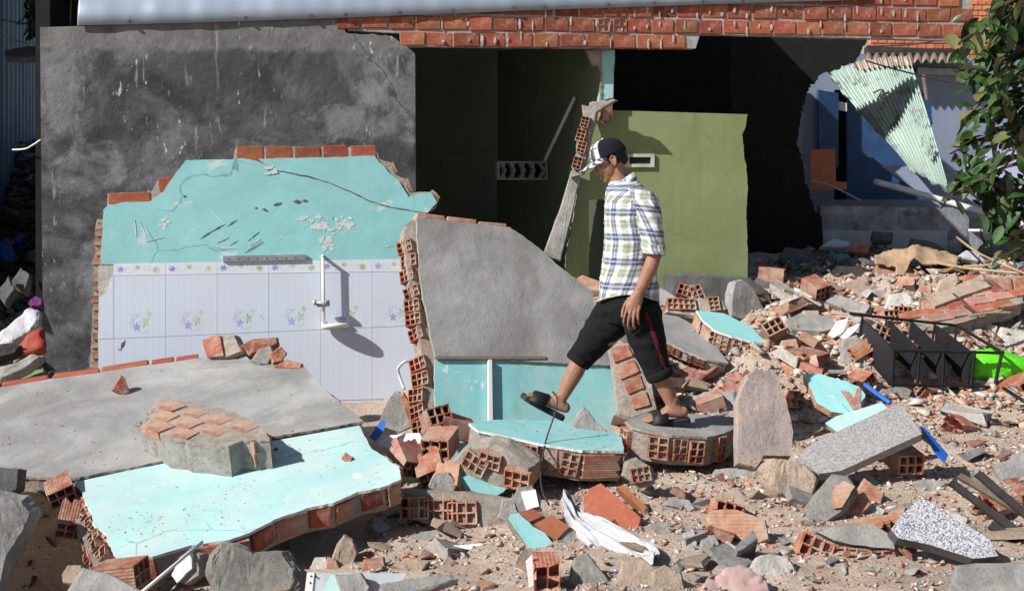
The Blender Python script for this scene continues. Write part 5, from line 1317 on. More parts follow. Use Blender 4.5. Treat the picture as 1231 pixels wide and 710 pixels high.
# --- the wall fragments in the middle foreground
frag('wall_fragment', 'long wall fragment showing three hollow brick ends and grey mortar above the sand', 'wall fragment', [(484, 592), (510, 588), (560, 592), (618, 602), (620, 640), (575, 640), (520, 634), (486, 624)], 5.72, 12, -8, .22, 'mortar', .012,
     bricks=[(499, 610, 93, 1.0, H[:2]), (528, 613, 93, 1.0, H[:2]), (556, 616, 94, 1.02, H[:2])])
frag('wall_fragment', 'tilted brick lump with turquoise underside wedged below the stepping slab', 'wall fragment', [(541, 556), (556, 540), (585, 535), (604, 540), (640, 562), (634, 588), (600, 594), (562, 580)], 6.05, -8, -20, .2, 'mortar', .016,
     bricks=[(572, 556, 60, .9, HP_), (590, 552, 75, .8, HP_), (622, 575, 80, .95, H)], faces=[([(548, 568), (566, 572), (608, 588), (596, 594), (560, 584)], 'turq_stain', 'painted_face', .03)])
loose_brick('hollow_brick', 'hollow brick topmost in the slumped stack below the standing slab edge', (524, 503), 6.75, (10, -25, -70), HOL[0], scale=.95, group=None)
loose_brick('hollow_brick', 'pale hollow brick in the middle of the slumped stack with its holes facing out', (530, 531), 6.55, (0, 12, -105), HOLP[0], scale=1.1)
loose_brick('hollow_brick', 'ribbed red brick beside the pale hollow brick in the slumped stack', (547, 512), 6.75, (8, 20, 15), HOL[1], scale=1.0)
loose_brick('hollow_brick', 'tilted hollow brick at the bottom of the slumped stack', (517, 560), 6.3, (25, 30, -75), HOL[2], scale=1.0)
loose_brick('hollow_brick', 'dark hollow brick against the right corner of the fallen turquoise slab', (488, 548), 6.35, (-20, 35, -60), HOL[3], scale=1.0)
loose_brick('hollow_brick', 'broken hollow brick lowest at the foot of the slumped stack', (541, 574), 6.1, (15, 40, -95), HOLP[1], scale=.9)
chunk('mortar_lump', 'grey mortar lump under the slumped bricks', 'mortar lump', [(510, 590), (522, 568), (540, 566), (552, 582), (540, 598), (520, 602)], 6.0, 20, 0, .14, 'mortar_grey', .014)
chunk('concrete_triangle', 'triangular concrete piece leaning against the white tiles', 'concrete piece', [(453, 512), (464, 484), (474, 470), (480, 470), (492, 492), (498, 512), (480, 520)], 7.3, 10, 0, .06, 'concrete', .006, taper=.05)
chunk('brick_splinter', 'dark red brick splinter beside the triangular concrete piece', 'brick splinter', [(480, 474), (485, 472), (496, 490), (499, 510), (494, 512)], 7.25, 5, 0, .06, 'brick', .006)
board('printed_sheet', 'crumpled light blue printed sheet between the slabs', 'sheet', [(452, 533), (470, 522), (504, 520), (512, 534), (506, 548), (480, 545)], 6.85, 55, 0, .006, 'white_board', amp=.006)
board('blue_sheet', 'blue corner of paper beside the light blue printed sheet', 'sheet', [(444, 525), (456, 508), (463, 503), (462, 516), (452, 530)], 6.8, 40, 0, .006, 'blue', amp=.003)
board('red_sheet', 'small red scrap on the light blue printed sheet', 'scrap', [(494, 536), (505, 532), (509, 546), (500, 549)], 6.7, 55, 0, .005, 'red_cloth', amp=.003)
chunk('mortar_triangle', 'pointed grey mortar piece standing on the turquoise stepping slab', 'mortar piece', [(687, 514), (694, 496), (701, 488), (706, 492), (716, 506), (734, 522), (712, 520)], 6.62, 20, 0, .05, 'mortar_grey', .008)
frag('wall_fragment', 'red brick and pale mortar wall lump standing behind the man\'s legs', 'wall fragment', [(732, 414), (756, 411), (774, 428), (785, 462), (792, 494), (760, 505), (742, 500), (738, 456)], 7.3, 20, 0, .14, 'mortar', .008,
     faces=[([(735, 417), (754, 414), (760, 428), (739, 436)], 'brick', 'brick', .008), ([(742, 440), (761, 432), (768, 446), (746, 456)], 'brick', 'brick', .01), ([(749, 459), (769, 450), (774, 466), (755, 474)], 'brick', 'brick', .008), ([(758, 478), (776, 470), (781, 486), (762, 492)], 'brick', 'brick', .009)])
frag('brick_end', 'broken round brick end with mortar plug below the gap between the two slabs', 'brick end', [(748, 572), (752, 555), (766, 550), (784, 562), (787, 580), (770, 586)], 5.95, 10, 0, .1, 'mortar', .012, bricks=[(770, 570, 100, .7, H)])
br_ = chunk('clay_block', 'smooth orange brown clay block lying tilted on the white sheet', 'clay block', [(701, 596), (707, 586), (722, 579), (772, 622), (764, 652), (742, 642), (702, 615)], 5.55, 40, -10, .12, 'brick_clean', .003, taper=.04)
chunk('mortar_lump', 'sandy mortar lump stuck on the end of the smooth clay block', 'mortar lump', [(752, 652), (760, 626), (784, 628), (796, 640), (780, 652), (768, 658)], 5.5, 30, 0, .09, 'tan', .01)
chunk('clay_block', 'narrow red clay brick behind the smooth orange brown clay block', 'brick', [(742, 584), (750, 581), (780, 610), (776, 618)], 5.75, 40, 0, .07, 'brick_clean', .004)
frag('wall_fragment', 'wall lump with turquoise side and red brick top left of the white plastic sheet', 'wall fragment', [(612, 618), (630, 612), (652, 612), (690, 632), (712, 655), (722, 682), (700, 700), (672, 690), (640, 660)], 5.2, 38, 12, .13, 'mortar_grey', .01,
     faces=[([(612, 620), (622, 618), (640, 634), (655, 642), (672, 666), (666, 676), (640, 660)], 'turq_stain', 'painted_face', .014), ([(620, 616), (640, 613), (652, 620), (636, 628)], 'brick_clean', 'brick', .008), ([(642, 630), (662, 620), (684, 634), (668, 650), (654, 642)], 'brick_clean', 'brick', .008)])
loose_brick('hollow_brick', 'four hole brick facing the viewer at the bottom edge', (657, 688), 4.75, (0, 0, 92), HOL4[0], scale=1.12)
board('tile_shard', 'white tile shard standing beside the four hole brick', 'tile shard', [(632, 676), (640, 668), (643, 702), (636, 706)], 4.72, 0, 0, .02, 'white_board', amp=.002)
frag('tile_block', 'mortar block with a white tile on its face above the turquoise sided lump', 'tile block', [(617, 600), (624, 586), (640, 583), (650, 596), (650, 614), (625, 616)], 5.45, 15, 0, .08, 'mortar_grey', .008, faces=[([(626, 591), (643, 588), (648, 608), (633, 613)], 'white_board', 'tile', .01)])
chunk('concrete_lump', 'grey concrete lump left of the white tile block', 'concrete lump', [(598, 622), (604, 600), (618, 598), (624, 618), (616, 632)], 5.55, 15, 0, .1, 'concrete', .01)
# white plastic sheet draped over the stones
c_ = [(678, 590), (684, 606), (694, 622), (716, 634), (742, 652), (768, 668), (788, 668)]
wd = [8, 9, 12, 20, 28, 28, 10]
vs = []; fs = []; NS, NW = 36, 16
for i in range(NS + 1):
    t = i / NS * (len(c_) - 1); k = min(int(t), len(c_) - 2); u_ = t - k
    x = lerp(c_[k][0], c_[k+1][0], u_); y = lerp(c_[k][1], c_[k+1][1], u_); w_ = lerp(wd[k], wd[k+1], u_); d_ = lerp(5.66, 4.98, i / NS)
    for j in range(NW + 1):
        s_ = j / NW * 2 - 1
        p = P(x - s_ * w_ * .55, y + s_ * w_ * .8, d_ - s_ * .05)
        vs.append(p + Vector((0, -.02, .03)) * mnoise.noise(Vector((s_ * 3.2, i * .07, 3))) * 2 + Vector((0, -.02, .02)) * mnoise.noise(Vector((s_ * 7, i * .2, 9))) + Vector((0, 0, -.03 * s_ * s_)))
        if i and j: q_ = len(vs) - 1; fs.append((q_ - NW - 2, q_ - NW - 1, q_, q_ - 1))
o = mk('plastic_sheet', vs, fs, MAT['bag_white'], None, True, fix=False); o.modifiers.new('t', 'SOLIDIFY').thickness = .003
setp(o, 'crumpled white plastic sheet trailing over the stones below the stepping slab', 'plastic sheet')
rod('blue_tube', 'short bright blue plastic tube at the bottom edge', 'tube', [(731, 708, 4.7), (738, 692, 4.85), (742, 688, 4.9)], .009, 'blue')
rod('bent_wire', 'long dark bent wire rising in front of the raised sandal', 'wire', [(664, 470, 6.35), (670, 480, 6.35), (666, 500, 6.3), (656, 530, 6.2), (650, 565, 6.0), (652, 590, 5.8), (660, 606, 5.6)], .0045, 'wire')
for (px_, tl, mt, lb) in (([(740, 700), (748, 672), (770, 668), (800, 690), (790, 712), (756, 716)], 35, 'tan', 'tan lump at the bottom edge right of the white plastic sheet'),
                          ([(684, 700), (690, 668), (706, 662), (735, 700), (728, 716), (700, 716)], 40, 'mortar_grey', 'grey mortar slab piece at the bottom edge under the turquoise sided lump'),
                          ([(780, 712), (786, 684), (800, 676), (820, 690), (824, 712)], 30, 'tan', 'rust stained tan rock at the bottom edge left of the pink cloth'),
                          ([(755, 690), (762, 676), (790, 684), (786, 698)], 40, 'brick_pale', 'flat orange brick piece at the bottom edge beside the blue tube')):
    chunk('rubble_lump', lb, 'rubble lump', px_, None, tl, 0, .1, mt, .012)
# --- right foreground
chunk('upright_stone', 'tall rosy grey flat stone standing upright right of the man', 'stone', [(886, 483), (899, 450), (907, 445), (932, 444), (942, 470), (949, 494), (955, 520), (951, 549), (918, 548), (909, 563), (887, 557)], 6.25, 22, 6, .09, 'rosy', .007, taper=.025)
chunk('tan_lump', 'big tan mortar lump at the foot of the tall rosy stone', 'mortar lump', [(913, 562), (925, 550), (945, 551), (968, 556), (986, 574), (980, 596), (962, 606), (938, 596), (925, 578)], None, 32, 0, .16, 'tan', .02)
chunk('flat_stone', 'flat dark grey stone between the man\'s slab and the tan lump', 'stone', [(852, 574), (860, 563), (885, 562), (912, 566), (910, 574), (880, 578)], None, 45, 0, .05, 'concrete', .007)
board('granite_slab', 'long grey terrazzo slab tilted on rubble at the right', 'stone slab', [(958, 550), (975, 533), (1020, 512), (1083, 483), (1108, 521), (1060, 543), (1012, 565), (985, 569), (962, 560)], 6.2, 52, -14, .06, 'grey_granite', amp=.002)
board('turquoise_strip', 'bright turquoise strip behind the grey terrazzo slab', 'strip', [(992, 508), (1005, 500), (1060, 483), (1067, 490), (1030, 508), (1006, 519)], 6.55, 50, 0, .03, 'turq_dusty', edge='mortar')
board('turquoise_slab', 'broken pale turquoise slab piece with rusty edge behind the turquoise strip', 'slab piece', [(967, 450), (985, 448), (1032, 464), (1040, 474), (1037, 490), (1020, 498), (1000, 494), (982, 484)], 6.95, 52, 0, .05, 'turq_stain', amp=.008, edge='brick_pale')
rod('blue_strap', 'curved blue plastic strip on the turquoise slab piece', 'strap', [(1040, 462, 7.0), (1056, 474, 6.85), (1070, 484, 6.75)], .014, 'blue')
chunk('wood_fork', 'forked rusty brown piece on the turquoise slab piece', 'wood piece', [(1012, 468), (1020, 470), (1028, 480), (1031, 465), (1036, 466), (1036, 490), (1028, 492)], 6.85, 30, 0, .03, 'brick_pale', .004)
board('blue_sheet', 'blue plastic panel sticking out under the grey terrazzo slab', 'panel', [(1107, 512), (1112, 514), (1140, 546), (1136, 556), (1126, 545)], 6.3, 40, 30, .01, 'blue')
loose_brick('hollow_brick', 'hollow brick in the shade beneath the grey terrazzo slab', (1085, 550), 6.35, (0, 10, -80), HOL[2])
frag('mortar_block', 'grey comb marked mortar block with orange brick patch below the terrazzo slab', 'mortar block', [(967, 608), (980, 590), (1000, 567), (1020, 570), (1032, 588), (1012, 616), (988, 632), (974, 625)], 5.5, 35, -12, .12, 'mortar_grey', .008, faces=[([(1000, 590), (1014, 578), (1028, 586), (1012, 610), (1003, 612)], 'brick_pale', 'brick', .012)])
for (px_, lb, mt) in (([(1012, 616), (1022, 596), (1040, 590), (1048, 606), (1030, 624)], 'orange brick piece tucked right of the comb marked mortar block', 'brick'), ([(1030, 590), (1040, 574), (1064, 592), (1060, 606), (1046, 604)], 'flat red brick piece below the terrazzo slab', 'brick'),
                      ([(1020, 572), (1040, 566), (1066, 584), (1050, 586)], 'grey brick splinter just below the terrazzo slab', 'concrete'), ([(1062, 630), (1072, 612), (1090, 608), (1082, 628), (1070, 634)], 'orange brick chip beside the speckled granite slab', 'brick_pale'), ([(1036, 612), (1050, 604), (1066, 612), (1060, 622), (1040, 624)], 'pale round lump left of the speckled granite slab', 'pale')):
    chunk('brick_piece', lb, 'brick piece' if 'brick' in lb else 'lump', px_, None, 35, 0, .07, mt, .008)
frag('wall_fragment', 'big broken hollow brick lump with smooth grey top at the lower right', 'wall fragment', [(962, 650), (975, 638), (1000, 632), (1045, 628), (1072, 642), (1086, 660), (1082, 684), (1050, 694), (1000, 690), (968, 668)], 4.95, 22, 0, .2, 'mortar', .014,
     bricks=[(980, 660, 65, .95, H[2:]), (1022, 676, 85, 1.15, H[2:]), (1055, 678, 95, 1.05, H[2:])], faces=[([(980, 640), (1000, 634), (1045, 630), (1070, 645), (1072, 660), (1030, 656), (1000, 650)], 'concrete', 'smooth_top', .035)])
board('granite_slab', 'black and white speckled granite slab at the lower right', 'stone slab', [(1071, 636), (1082, 620), (1108, 597), (1150, 622), (1190, 648), (1200, 668), (1170, 671), (1120, 655), (1080, 646)], 4.95, 48, 10, .05, 'granite', amp=.002, edge='dark_stone')
frag('concrete_slab_piece', 'pale grey concrete slab piece lying at the bottom right corner', 'concrete piece', [(1145, 700), (1150, 678), (1170, 675), (1250, 674), (1250, 712), (1160, 712)], 4.5, 50, 0, .08, 'concrete', .005)
for i, (a, b_, w_, lb) in enumerate((((1140, 580), (1231, 646), 5, 'dark splintered plank lowest of the three at the right edge'), ((1150, 572), (1240, 622), 4, 'grey weathered plank in the middle of the three at the right edge'), ((1172, 570), (1250, 632), 5, 'dark thin plank rearmost of the three at the right edge'), ((1188, 632), (1236, 664), 7, 'short charred plank near the speckled granite slab'))):
    board('plank', lb, 'plank', [(a[0], a[1]), (a[0] + 6, a[1] - w_), (b_[0] + 4, b_[1] - w_), (b_[0], b_[1] + w_ * .8)], 5.35 - i * .04, 38, 0, .02, 'dark_wood' if i != 1 else 'wood', amp=.004)
chunk('brick_block', 'dusty orange brick block lying left of the white rock', 'brick', [(849, 618), (858, 611), (885, 610), (922, 624), (926, 648), (905, 656), (880, 645), (853, 630)], None, 30, 0, .11, 'brick_pale', .007, taper=.06)
chunk('white_rock', 'white angular rock in front of the dusty orange brick block', 'rock', [(900, 682), (908, 669), (926, 663), (950, 668), (962, 688), (948, 706), (918, 698)], None, 30, 0, .13, 'pale', .012)
chunk('pink_cloth', 'dusty pink crumpled cloth at the bottom edge', 'cloth', [(838, 712), (850, 692), (872, 684), (898, 682), (922, 694), (932, 714), (880, 722)], 4.6, 45, 0, .08, 'cloth_pink', .045, smooth=True)
for (px_, lb, mt) in (([(818, 668), (822, 640), (834, 634), (840, 652), (834, 670)], 'pale upright stone left of the white rock', 'pale'), ([(840, 668), (844, 648), (858, 640), (866, 656), (860, 672)], 'light grey stone beside the pale upright stone', 'concrete'), ([(868, 662), (874, 648), (888, 656), (884, 670)], 'small off white stone nearest the white rock', 'pale'),
                      ([(795, 610), (806, 596), (830, 600), (838, 612), (815, 618)], 'flat grey stone on the sand below the man\'s slab', 'concrete'), ([(848, 604), (866, 590), (890, 586), (900, 600), (870, 606)], 'curved tan tile shard on the sand below the flat dark stone', 'tan'), ([(1126, 628), (1140, 612), (1166, 622), (1160, 640)], 'pale lump behind the speckled granite slab', 'pale'),
                      ([(1010, 530), (1024, 520), (1036, 530), (1022, 542)], 'small round stone under the terrazzo slab edge', 'tan'), ([(1196, 560), (1231, 540), (1250, 552), (1240, 580), (1205, 576)], 'low grey slab remnant at the right edge above the planks', 'concrete'), ([(1092, 586), (1112, 574), (1140, 580), (1120, 594)], 'flat pale stone on open sand right of the terrazzo slab', 'concrete'),
                      ([(828, 480), (846, 470), (884, 469), (888, 492), (858, 498), (834, 494)], 'brown grey block behind the standing foot', 'concrete'), ([(470, 680), (490, 668), (520, 676), (500, 690)], 'flat tan stone on the sand near the metal box', 'tan'), ([(545, 690), (560, 676), (590, 682), (575, 694)], 'flat rust stained stone on the sand near the four hole brick', 'tan')):
    chunk('stone', lb, 'stone', px_, None, 35, 0, .08, mt, .009)
# --- middle ground
slab('slab_piece', 'grey topped slab piece sloping down behind the man\'s near leg', 'slab piece', plane3((795, 380, 8.9), (870, 432, 8.3), (800, 410, 8.4)), [(786, 376), (815, 380), (848, 398), (876, 436), (850, 432), (820, 420), (788, 402)], .08, 'plaster', 'mortar', seed=41, amp=.008, bricks=[(5, 'hole'), (4, 'hole', dict(skip=.4))])
slab('slab_piece', 'turquoise topped hollow brick slab piece right of the man', 'slab piece', plane3((842, 374, 8.85), (918, 412, 8.45), (858, 398, 8.5)), [(837, 373), (870, 376), (905, 394), (921, 412), (902, 410), (880, 404), (860, 397), (846, 386)], .15, 'turq', 'mortar', seed=42, amp=.008,
     bricks=[(3, 'hole'), (4, 'hole'), (5, 'hole', dict(skip=.3)), (6, 'side', dict(meshes=HOLP)), (7, 'side', dict(meshes=HOLP))])
chunk('concrete_wedge', 'wedge shaped concrete block standing right of the turquoise topped slab', 'concrete block', [(879, 380), (880, 352), (884, 338), (894, 335), (906, 347), (918, 368), (922, 384), (900, 386)], None, 10, 25, .12, 'concrete', .006, taper=.05)
frag('wall_fragment', 'red hollow brick wall lump low behind the grey topped slab piece', 'wall fragment', [(800, 375), (806, 360), (830, 357), (872, 360), (876, 372), (840, 382)], 9.0, 30, 0, .16, 'mortar', .012, bricks=[(812, 366, 90, .9, H), (826, 367, 90, .9, H), (858, 366, 5, .8, HP_)])
frag('wall_fragment', 'red brick lump beside the blackened wall stub', 'wall fragment', [(818, 356), (822, 342), (836, 342), (850, 354), (836, 362)], 9.3, 25, 0, .12, 'mortar', .012, bricks=[(824, 350, 70, .9, H), (838, 353, 20, .9, HP_)])
board('grey_board', 'pale grey plaster board leaning left of the red hollow brick lump', 'board', [(788, 354), (794, 346), (826, 364), (818, 370), (795, 366)], 9.2, 40, 0, .03, 'plaster', amp=.006)
frag('wall_fragment', 'small plaster edged slab piece showing just left of the man\'s waist', 'wall fragment', [(694, 332), (700, 330), (722, 338), (720, 350), (700, 346)], 9.3, 45, 0, .08, 'brick_pale', .008)
chunk('tan_block', 'long pale tan block lying tilted at the foot of the broken end wall', 'block', [(957, 354), (966, 349), (980, 356), (997, 366), (999, 378), (986, 381), (970, 370)], None, 35, 0, .1, 'tan', .006, taper=.06)
loose_brick('hollow_brick', 'red hollow brick perched above the long pale tan block', (980, 345), 9.7, (15, 25, -60), HOL[0], scale=1.0)
loose_brick('hollow_brick', 'hollow brick end poking from rubble beside the turquoise topped slab', (930, 398), 8.75, (30, -30, -100), HOLP[0], scale=1.05)
loose_brick('hollow_brick', 'dim orange hollow brick near the foot of the green partition edge', (928, 330), 10.1, (0, 5, -20), HOL[1], scale=1.1)
board('concrete_plate', 'flat grey concrete plate over a dark gap in the middle distance', 'concrete plate', [(946, 384), (962, 376), (1000, 380), (1006, 394), (990, 398), (952, 396)], 9.0, 60, 0, .04, 'concrete', amp=.006)
board('white_shard', 'large white shard left of the black rack', 'white shard', [(995, 402), (1006, 386), (1020, 382), (1014, 398), (1002, 406)], 8.8, 35, 0, .012, 'white_board', amp=.002)
board('white_shard', 'curved white shard touching the black rack', 'white shard', [(1010, 406), (1020, 394), (1034, 388), (1030, 396), (1016, 408)], 8.75, 35, 0, .012, 'white_board', amp=.002)
chunk('speckled_rock', 'grey pitted rock against the left end of the black rack', 'rock', [(1011, 436), (1012, 406), (1030, 402), (1044, 414), (1046, 436), (1030, 442)], None, 20, 0, .14, 'mortar_grey', .014)
board('grey_plank', 'grey slab strip slanting down behind the white shards', 'slab strip', [(992, 362), (1000, 352), (1046, 366), (1040, 376), (1020, 374)], 9.6, 40, 0, .05, 'concrete', amp=.006)
for (px_, lb, mt) in (([(1010, 350), (1020, 332), (1040, 340), (1060, 352), (1036, 352)], 'pale plaster slab lump below the paper sack', 'pale'), ([(1062, 372), (1070, 352), (1092, 350), (1100, 362), (1086, 376)], 'white speckled lump in the middle of the far rubble', 'pale'), ([(1046, 362), (1052, 348), (1066, 346), (1068, 360)], 'grey brick lump left of the white speckled lump', 'concrete'),
                      ([(1044, 380), (1054, 366), (1068, 370), (1066, 384)], 'red ribbed brick lump under the white speckled lump', 'brick'), ([(1100, 356), (1106, 340), (1122, 342), (1120, 356)], 'rosy brick lump right of the white speckled lump', 'brick_pale'), ([(1120, 362), (1130, 336), (1150, 326), (1154, 338), (1136, 360)], 'orange tan rock behind the fallen brick panel', 'tan'),
                      ([(1000, 388), (1004, 378), (1044, 380), (1062, 388), (1030, 392)], 'long pale plaster strip above the black rack', 'pale'), ([(1186, 330), (1192, 322), (1206, 326), (1200, 338)], 'round orange brick end at the right in the far rubble', 'brick'), ([(960, 395), (966, 372), (985, 372), (990, 390), (975, 404)], 'brown grey lump beside the flat concrete plate', 'tan'),
                      ([(920, 398), (924, 380), (946, 378), (952, 392), (940, 404)], 'pale curved rim piece in the middle distance', 'pale'), ([(936, 424), (940, 408), (958, 406), (962, 420), (950, 428)], 'orange brick lump in front of the flat concrete plate', 'brick_pale'), ([(800, 350), (806, 340), (818, 348), (812, 356)], 'small brick stub by the man\'s back', 'brick_pale'),
                      ([(1196, 420), (1204, 392), (1240, 398), (1250, 420), (1220, 426)], 'pale topped brick lump right of the lime green bag', 'pale'), ([(1180, 400), (1186, 388), (1200, 392), (1196, 404)], 'white stone right of the black rack', 'pale'), ([(1150, 404), (1156, 394), (1168, 398), (1164, 408)], 'small white stone showing through the black rack', 'pale'),
                      ([(1188, 470), (1194, 458), (1240, 442), (1250, 458), (1210, 476)], 'curved orange roof tile at the right edge', 'brick_clean'), ([(896, 384), (900, 376), (924, 380), (934, 392), (912, 394)], 'flat brown slab piece before the concrete wedge', 'tan')):
    chunk('rubble_lump', lb, 'rubble lump', px_, None, 35, 0, .09, mt, .01)
bpn = plane3((1100, 384, 9.05), (1215, 360, 9.35), (1180, 335, 9.8))
px = [(1092, 384), (1120, 360), (1185, 332), (1224, 346), (1231, 362), (1200, 372), (1160, 385), (1125, 394)]
bp = slab('fallen_brickwork', 'fallen red and pink brick wall panel lying tilted in the far rubble', 'wall panel', bpn, px, .12, None, 'mortar', seed=44, amp=.01, split=[(px, 'mortar', 'mortar_face', -.012)])
a_, b_ = bpn.hit(1098, 386), bpn.hit(1222, 360); e = (b_ - a_).normalized(); q = bpn.n.cross(e); q = q if q.y > 0 else -q
pm = [matted(solid_mesh(BL, .12, .05, 330 + i, .006), mat_brick('panel_brick_%s' % 'ab'[i], c1, c2, .5, False)) for i, (c1, c2) in enumerate((((.42, .14, .08), (.3, .09, .05)), ((.45, .25, .2), (.36, .17, .13))))]
def inside(pt, poly):
    s_ = pt - Vector((0, 0, CAMH)); x_, y_ = CX + s_.x / s_.y * F, HZ - s_.z / s_.y * F; ins = False; k = len(poly)
    for t in range(k):
        (x1, y1), (x2, y2) = poly[t], poly[(t+1) % k]
        if (y1 > y_) != (y2 > y_) and x_ < (x2-x1)*(y_-y1)/(y2-y1)+x1: ins = not ins
    return ins
for j in range(8):
    for i in range(-1, 6):
        c = a_ + e * (i * .215 + (.1 if j % 2 else 0)) + q * (j * .132 - .02) - bpn.n * .02
        if inside(c, px): mk_local('brick', rng.choice(pm), frame(e, q, e.cross(q), c) @ Matrix.Rotation(R(rng.uniform(-2, 2)), 4, 'Z'), bp)
board('mortar_sheet', 'grey brown mortar sheet resting on the fallen brick panel', 'mortar sheet', [(1111, 366), (1128, 352), (1180, 330), (1190, 344), (1160, 354), (1124, 368)], None, 0, 0, .025, 'tan', amp=.005, plane=Plane(bpn.p + bpn.n * .03, bpn.n), edge='tan')
frag('wall_fragment', 'red brick wall corner with mortar joints at the right edge', 'wall fragment', [(1186, 334), (1216, 330), (1250, 332), (1250, 372), (1216, 372), (1210, 350)], 9.5, 20, 0, .15, 'mortar', .01, faces=[([(1190, 336), (1214, 334), (1216, 350), (1206, 348)], 'brick', 'brick', .012), ([(1220, 334), (1248, 334), (1248, 350), (1220, 350)], 'brick', 'brick', .012), ([(1218, 355), (1232, 355), (1232, 370), (1218, 370)], 'brick', 'brick', .012), ([(1236, 355), (1249, 355), (1249, 370), (1236, 370)], 'brick', 'brick', .012)])
# paper sack: draped over the debris
vs = []; fs = []
top_ = [(1050, 311), (1066, 303), (1086, 298), (1108, 297), (1132, 303), (1158, 312)]; low_ = [(1053, 315), (1070, 318), (1084, 316), (1100, 310), (1126, 317), (1150, 321)]
NS, NW = 40, 14
for i in range(NS + 1):
    t = i / NS * 5; k = min(int(t), 4); u_ = t - k
    A2 = Vector(top_[k]).lerp(Vector(top_[k+1]), u_); B2 = Vector(low_[k]).lerp(Vector(low_[k+1]), u_)
    for j in range(NW + 1):
        s_ = j / NW; p = P(lerp(A2.x, B2.x, s_), lerp(A2.y, B2.y, s_), lerp(11.0, 10.45, s_))
        vs.append(p + Vector((0, 0, .05)) * (math.sin(math.pi * s_) + mnoise.noise(Vector((i * .16, s_ * 3, 1))) * .8 + mnoise.noise(Vector((i * .5, s_ * 7, 4))) * .3))
        if i and j: q_ = len(vs) - 1; fs.append((q_ - NW - 2, q_ - NW - 1, q_, q_ - 1))
sk = mk('paper_sack', vs, fs, MAT['sack'], None, True, fix=False); sk.modifiers.new('t', 'SOLIDIFY').thickness = .02
setp(sk, 'empty brown paper sack draped over the far rubble', 'sack')
chunk('sack_flap', 'torn hanging flap of brown paper below the paper sack', 'paper flap', [(1076, 334), (1078, 322), (1076, 316), (1096, 312), (1092, 322), (1084, 336)], 10.35, 20, 0, .03, 'sack', .006)
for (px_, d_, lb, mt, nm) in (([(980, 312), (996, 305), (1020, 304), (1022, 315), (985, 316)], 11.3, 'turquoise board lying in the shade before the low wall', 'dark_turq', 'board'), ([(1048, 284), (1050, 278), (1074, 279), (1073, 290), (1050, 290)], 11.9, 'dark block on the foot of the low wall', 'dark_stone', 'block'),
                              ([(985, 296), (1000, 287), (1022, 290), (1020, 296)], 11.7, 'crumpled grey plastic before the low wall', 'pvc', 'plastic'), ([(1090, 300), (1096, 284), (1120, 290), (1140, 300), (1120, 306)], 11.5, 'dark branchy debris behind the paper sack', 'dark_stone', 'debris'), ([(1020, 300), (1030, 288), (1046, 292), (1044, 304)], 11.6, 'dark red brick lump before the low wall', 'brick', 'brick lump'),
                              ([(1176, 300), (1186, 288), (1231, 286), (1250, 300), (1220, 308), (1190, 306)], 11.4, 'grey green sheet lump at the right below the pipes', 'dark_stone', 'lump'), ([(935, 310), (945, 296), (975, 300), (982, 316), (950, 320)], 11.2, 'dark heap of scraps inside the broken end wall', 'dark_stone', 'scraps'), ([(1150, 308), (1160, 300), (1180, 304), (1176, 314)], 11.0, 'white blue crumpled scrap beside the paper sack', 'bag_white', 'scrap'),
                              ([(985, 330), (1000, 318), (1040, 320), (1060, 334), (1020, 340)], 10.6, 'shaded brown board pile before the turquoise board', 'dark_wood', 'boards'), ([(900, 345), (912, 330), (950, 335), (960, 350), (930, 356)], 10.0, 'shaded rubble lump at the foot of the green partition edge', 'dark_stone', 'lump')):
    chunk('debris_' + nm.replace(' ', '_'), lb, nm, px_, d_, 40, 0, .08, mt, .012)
rod('bamboo_stick', 'long dry bamboo stick lying behind the fallen brick panel', 'stick', [(1110, 312, 10.6), (1160, 322, 10.2), (1245, 330, 9.7)], .014, 'straw')
rod('bamboo_stick', 'thin dry stick crossing over the bamboo to the tree leaves', 'stick', [(1150, 285, 11), (1180, 306, 10.4), (1240, 332, 9.6)], .011, 'straw')
rod('bamboo_stick', 'short dry stick slanting up toward the leaves', 'stick', [(1158, 320, 10.3), (1190, 318, 10.2), (1222, 308, 10)], .011, 'straw')
rod('steel_rod', 'thin bent dark rod sticking up from the fallen brick panel', 'rod', [(1146, 353, 9.2), (1160, 364, 9.0), (1176, 378, 8.9)], .007, 'wire')
rod('steel_rod', 'pale rusty rod lying on the lower edge of the fallen brick panel', 'rod', [(1165, 380, 8.8), (1190, 376, 8.85), (1216, 376, 8.9)], .012, 'tan')
for i, (a, b_, lb) in enumerate((((1135, 468), (1240, 460), 'thin black bar lying in front of the black rack'), ((1178, 508), (1250, 512), 'thin black bar lying on the sand at the right edge'), ((1206, 466), (1245, 490), 'short black bar slanting right of the black rack'))):
    rod('metal_bar', lb, 'metal bar', [(a[0], a[1], ground_hit(*a) - .05), (b_[0], b_[1], ground_hit(min(b_[0], 1231), b_[1]) - .05)], .011, 'black_metal')
# --- black shelf rack lying on its side
rk = T('shelf_rack', 'black metal shelf rack with four boards lying on its side', 'rack', P(1120, 462, 8.3))
DF, DB = 8.05, 8.75
def bar(a, b_, w_=.012): MB().tube([P(*a), P(*b_)], w_, 6).build('frame_bar', MAT['black_metal'], rk)
bar((1073, 421, DF), (1206, 424, DF)); bar((1068, 461, DF), (1197, 465, DF)); bar((1022, 377, DB), (1150, 391, DB)); bar((1150, 391, DB), (1206, 424, DF)); bar((1030, 415, DB), (1160, 424, DB))
for (x0, x1) in ((1074, 1072), (1105, 1103), (1134, 1133), (1172, 1167), (1205, 1196)): bar((x0, 421, DF), (x1, 463, DF))
for (x0, x1) in ((1037, 1031), (1066, 1062), (1096, 1092), (1124, 1120), (1150, 1147)): bar((x0, 379 + (x0 - 1037) * .1, DB), (x1, 416, DB), .009)
bar((1030, 415, DB), (1070, 461, DF))
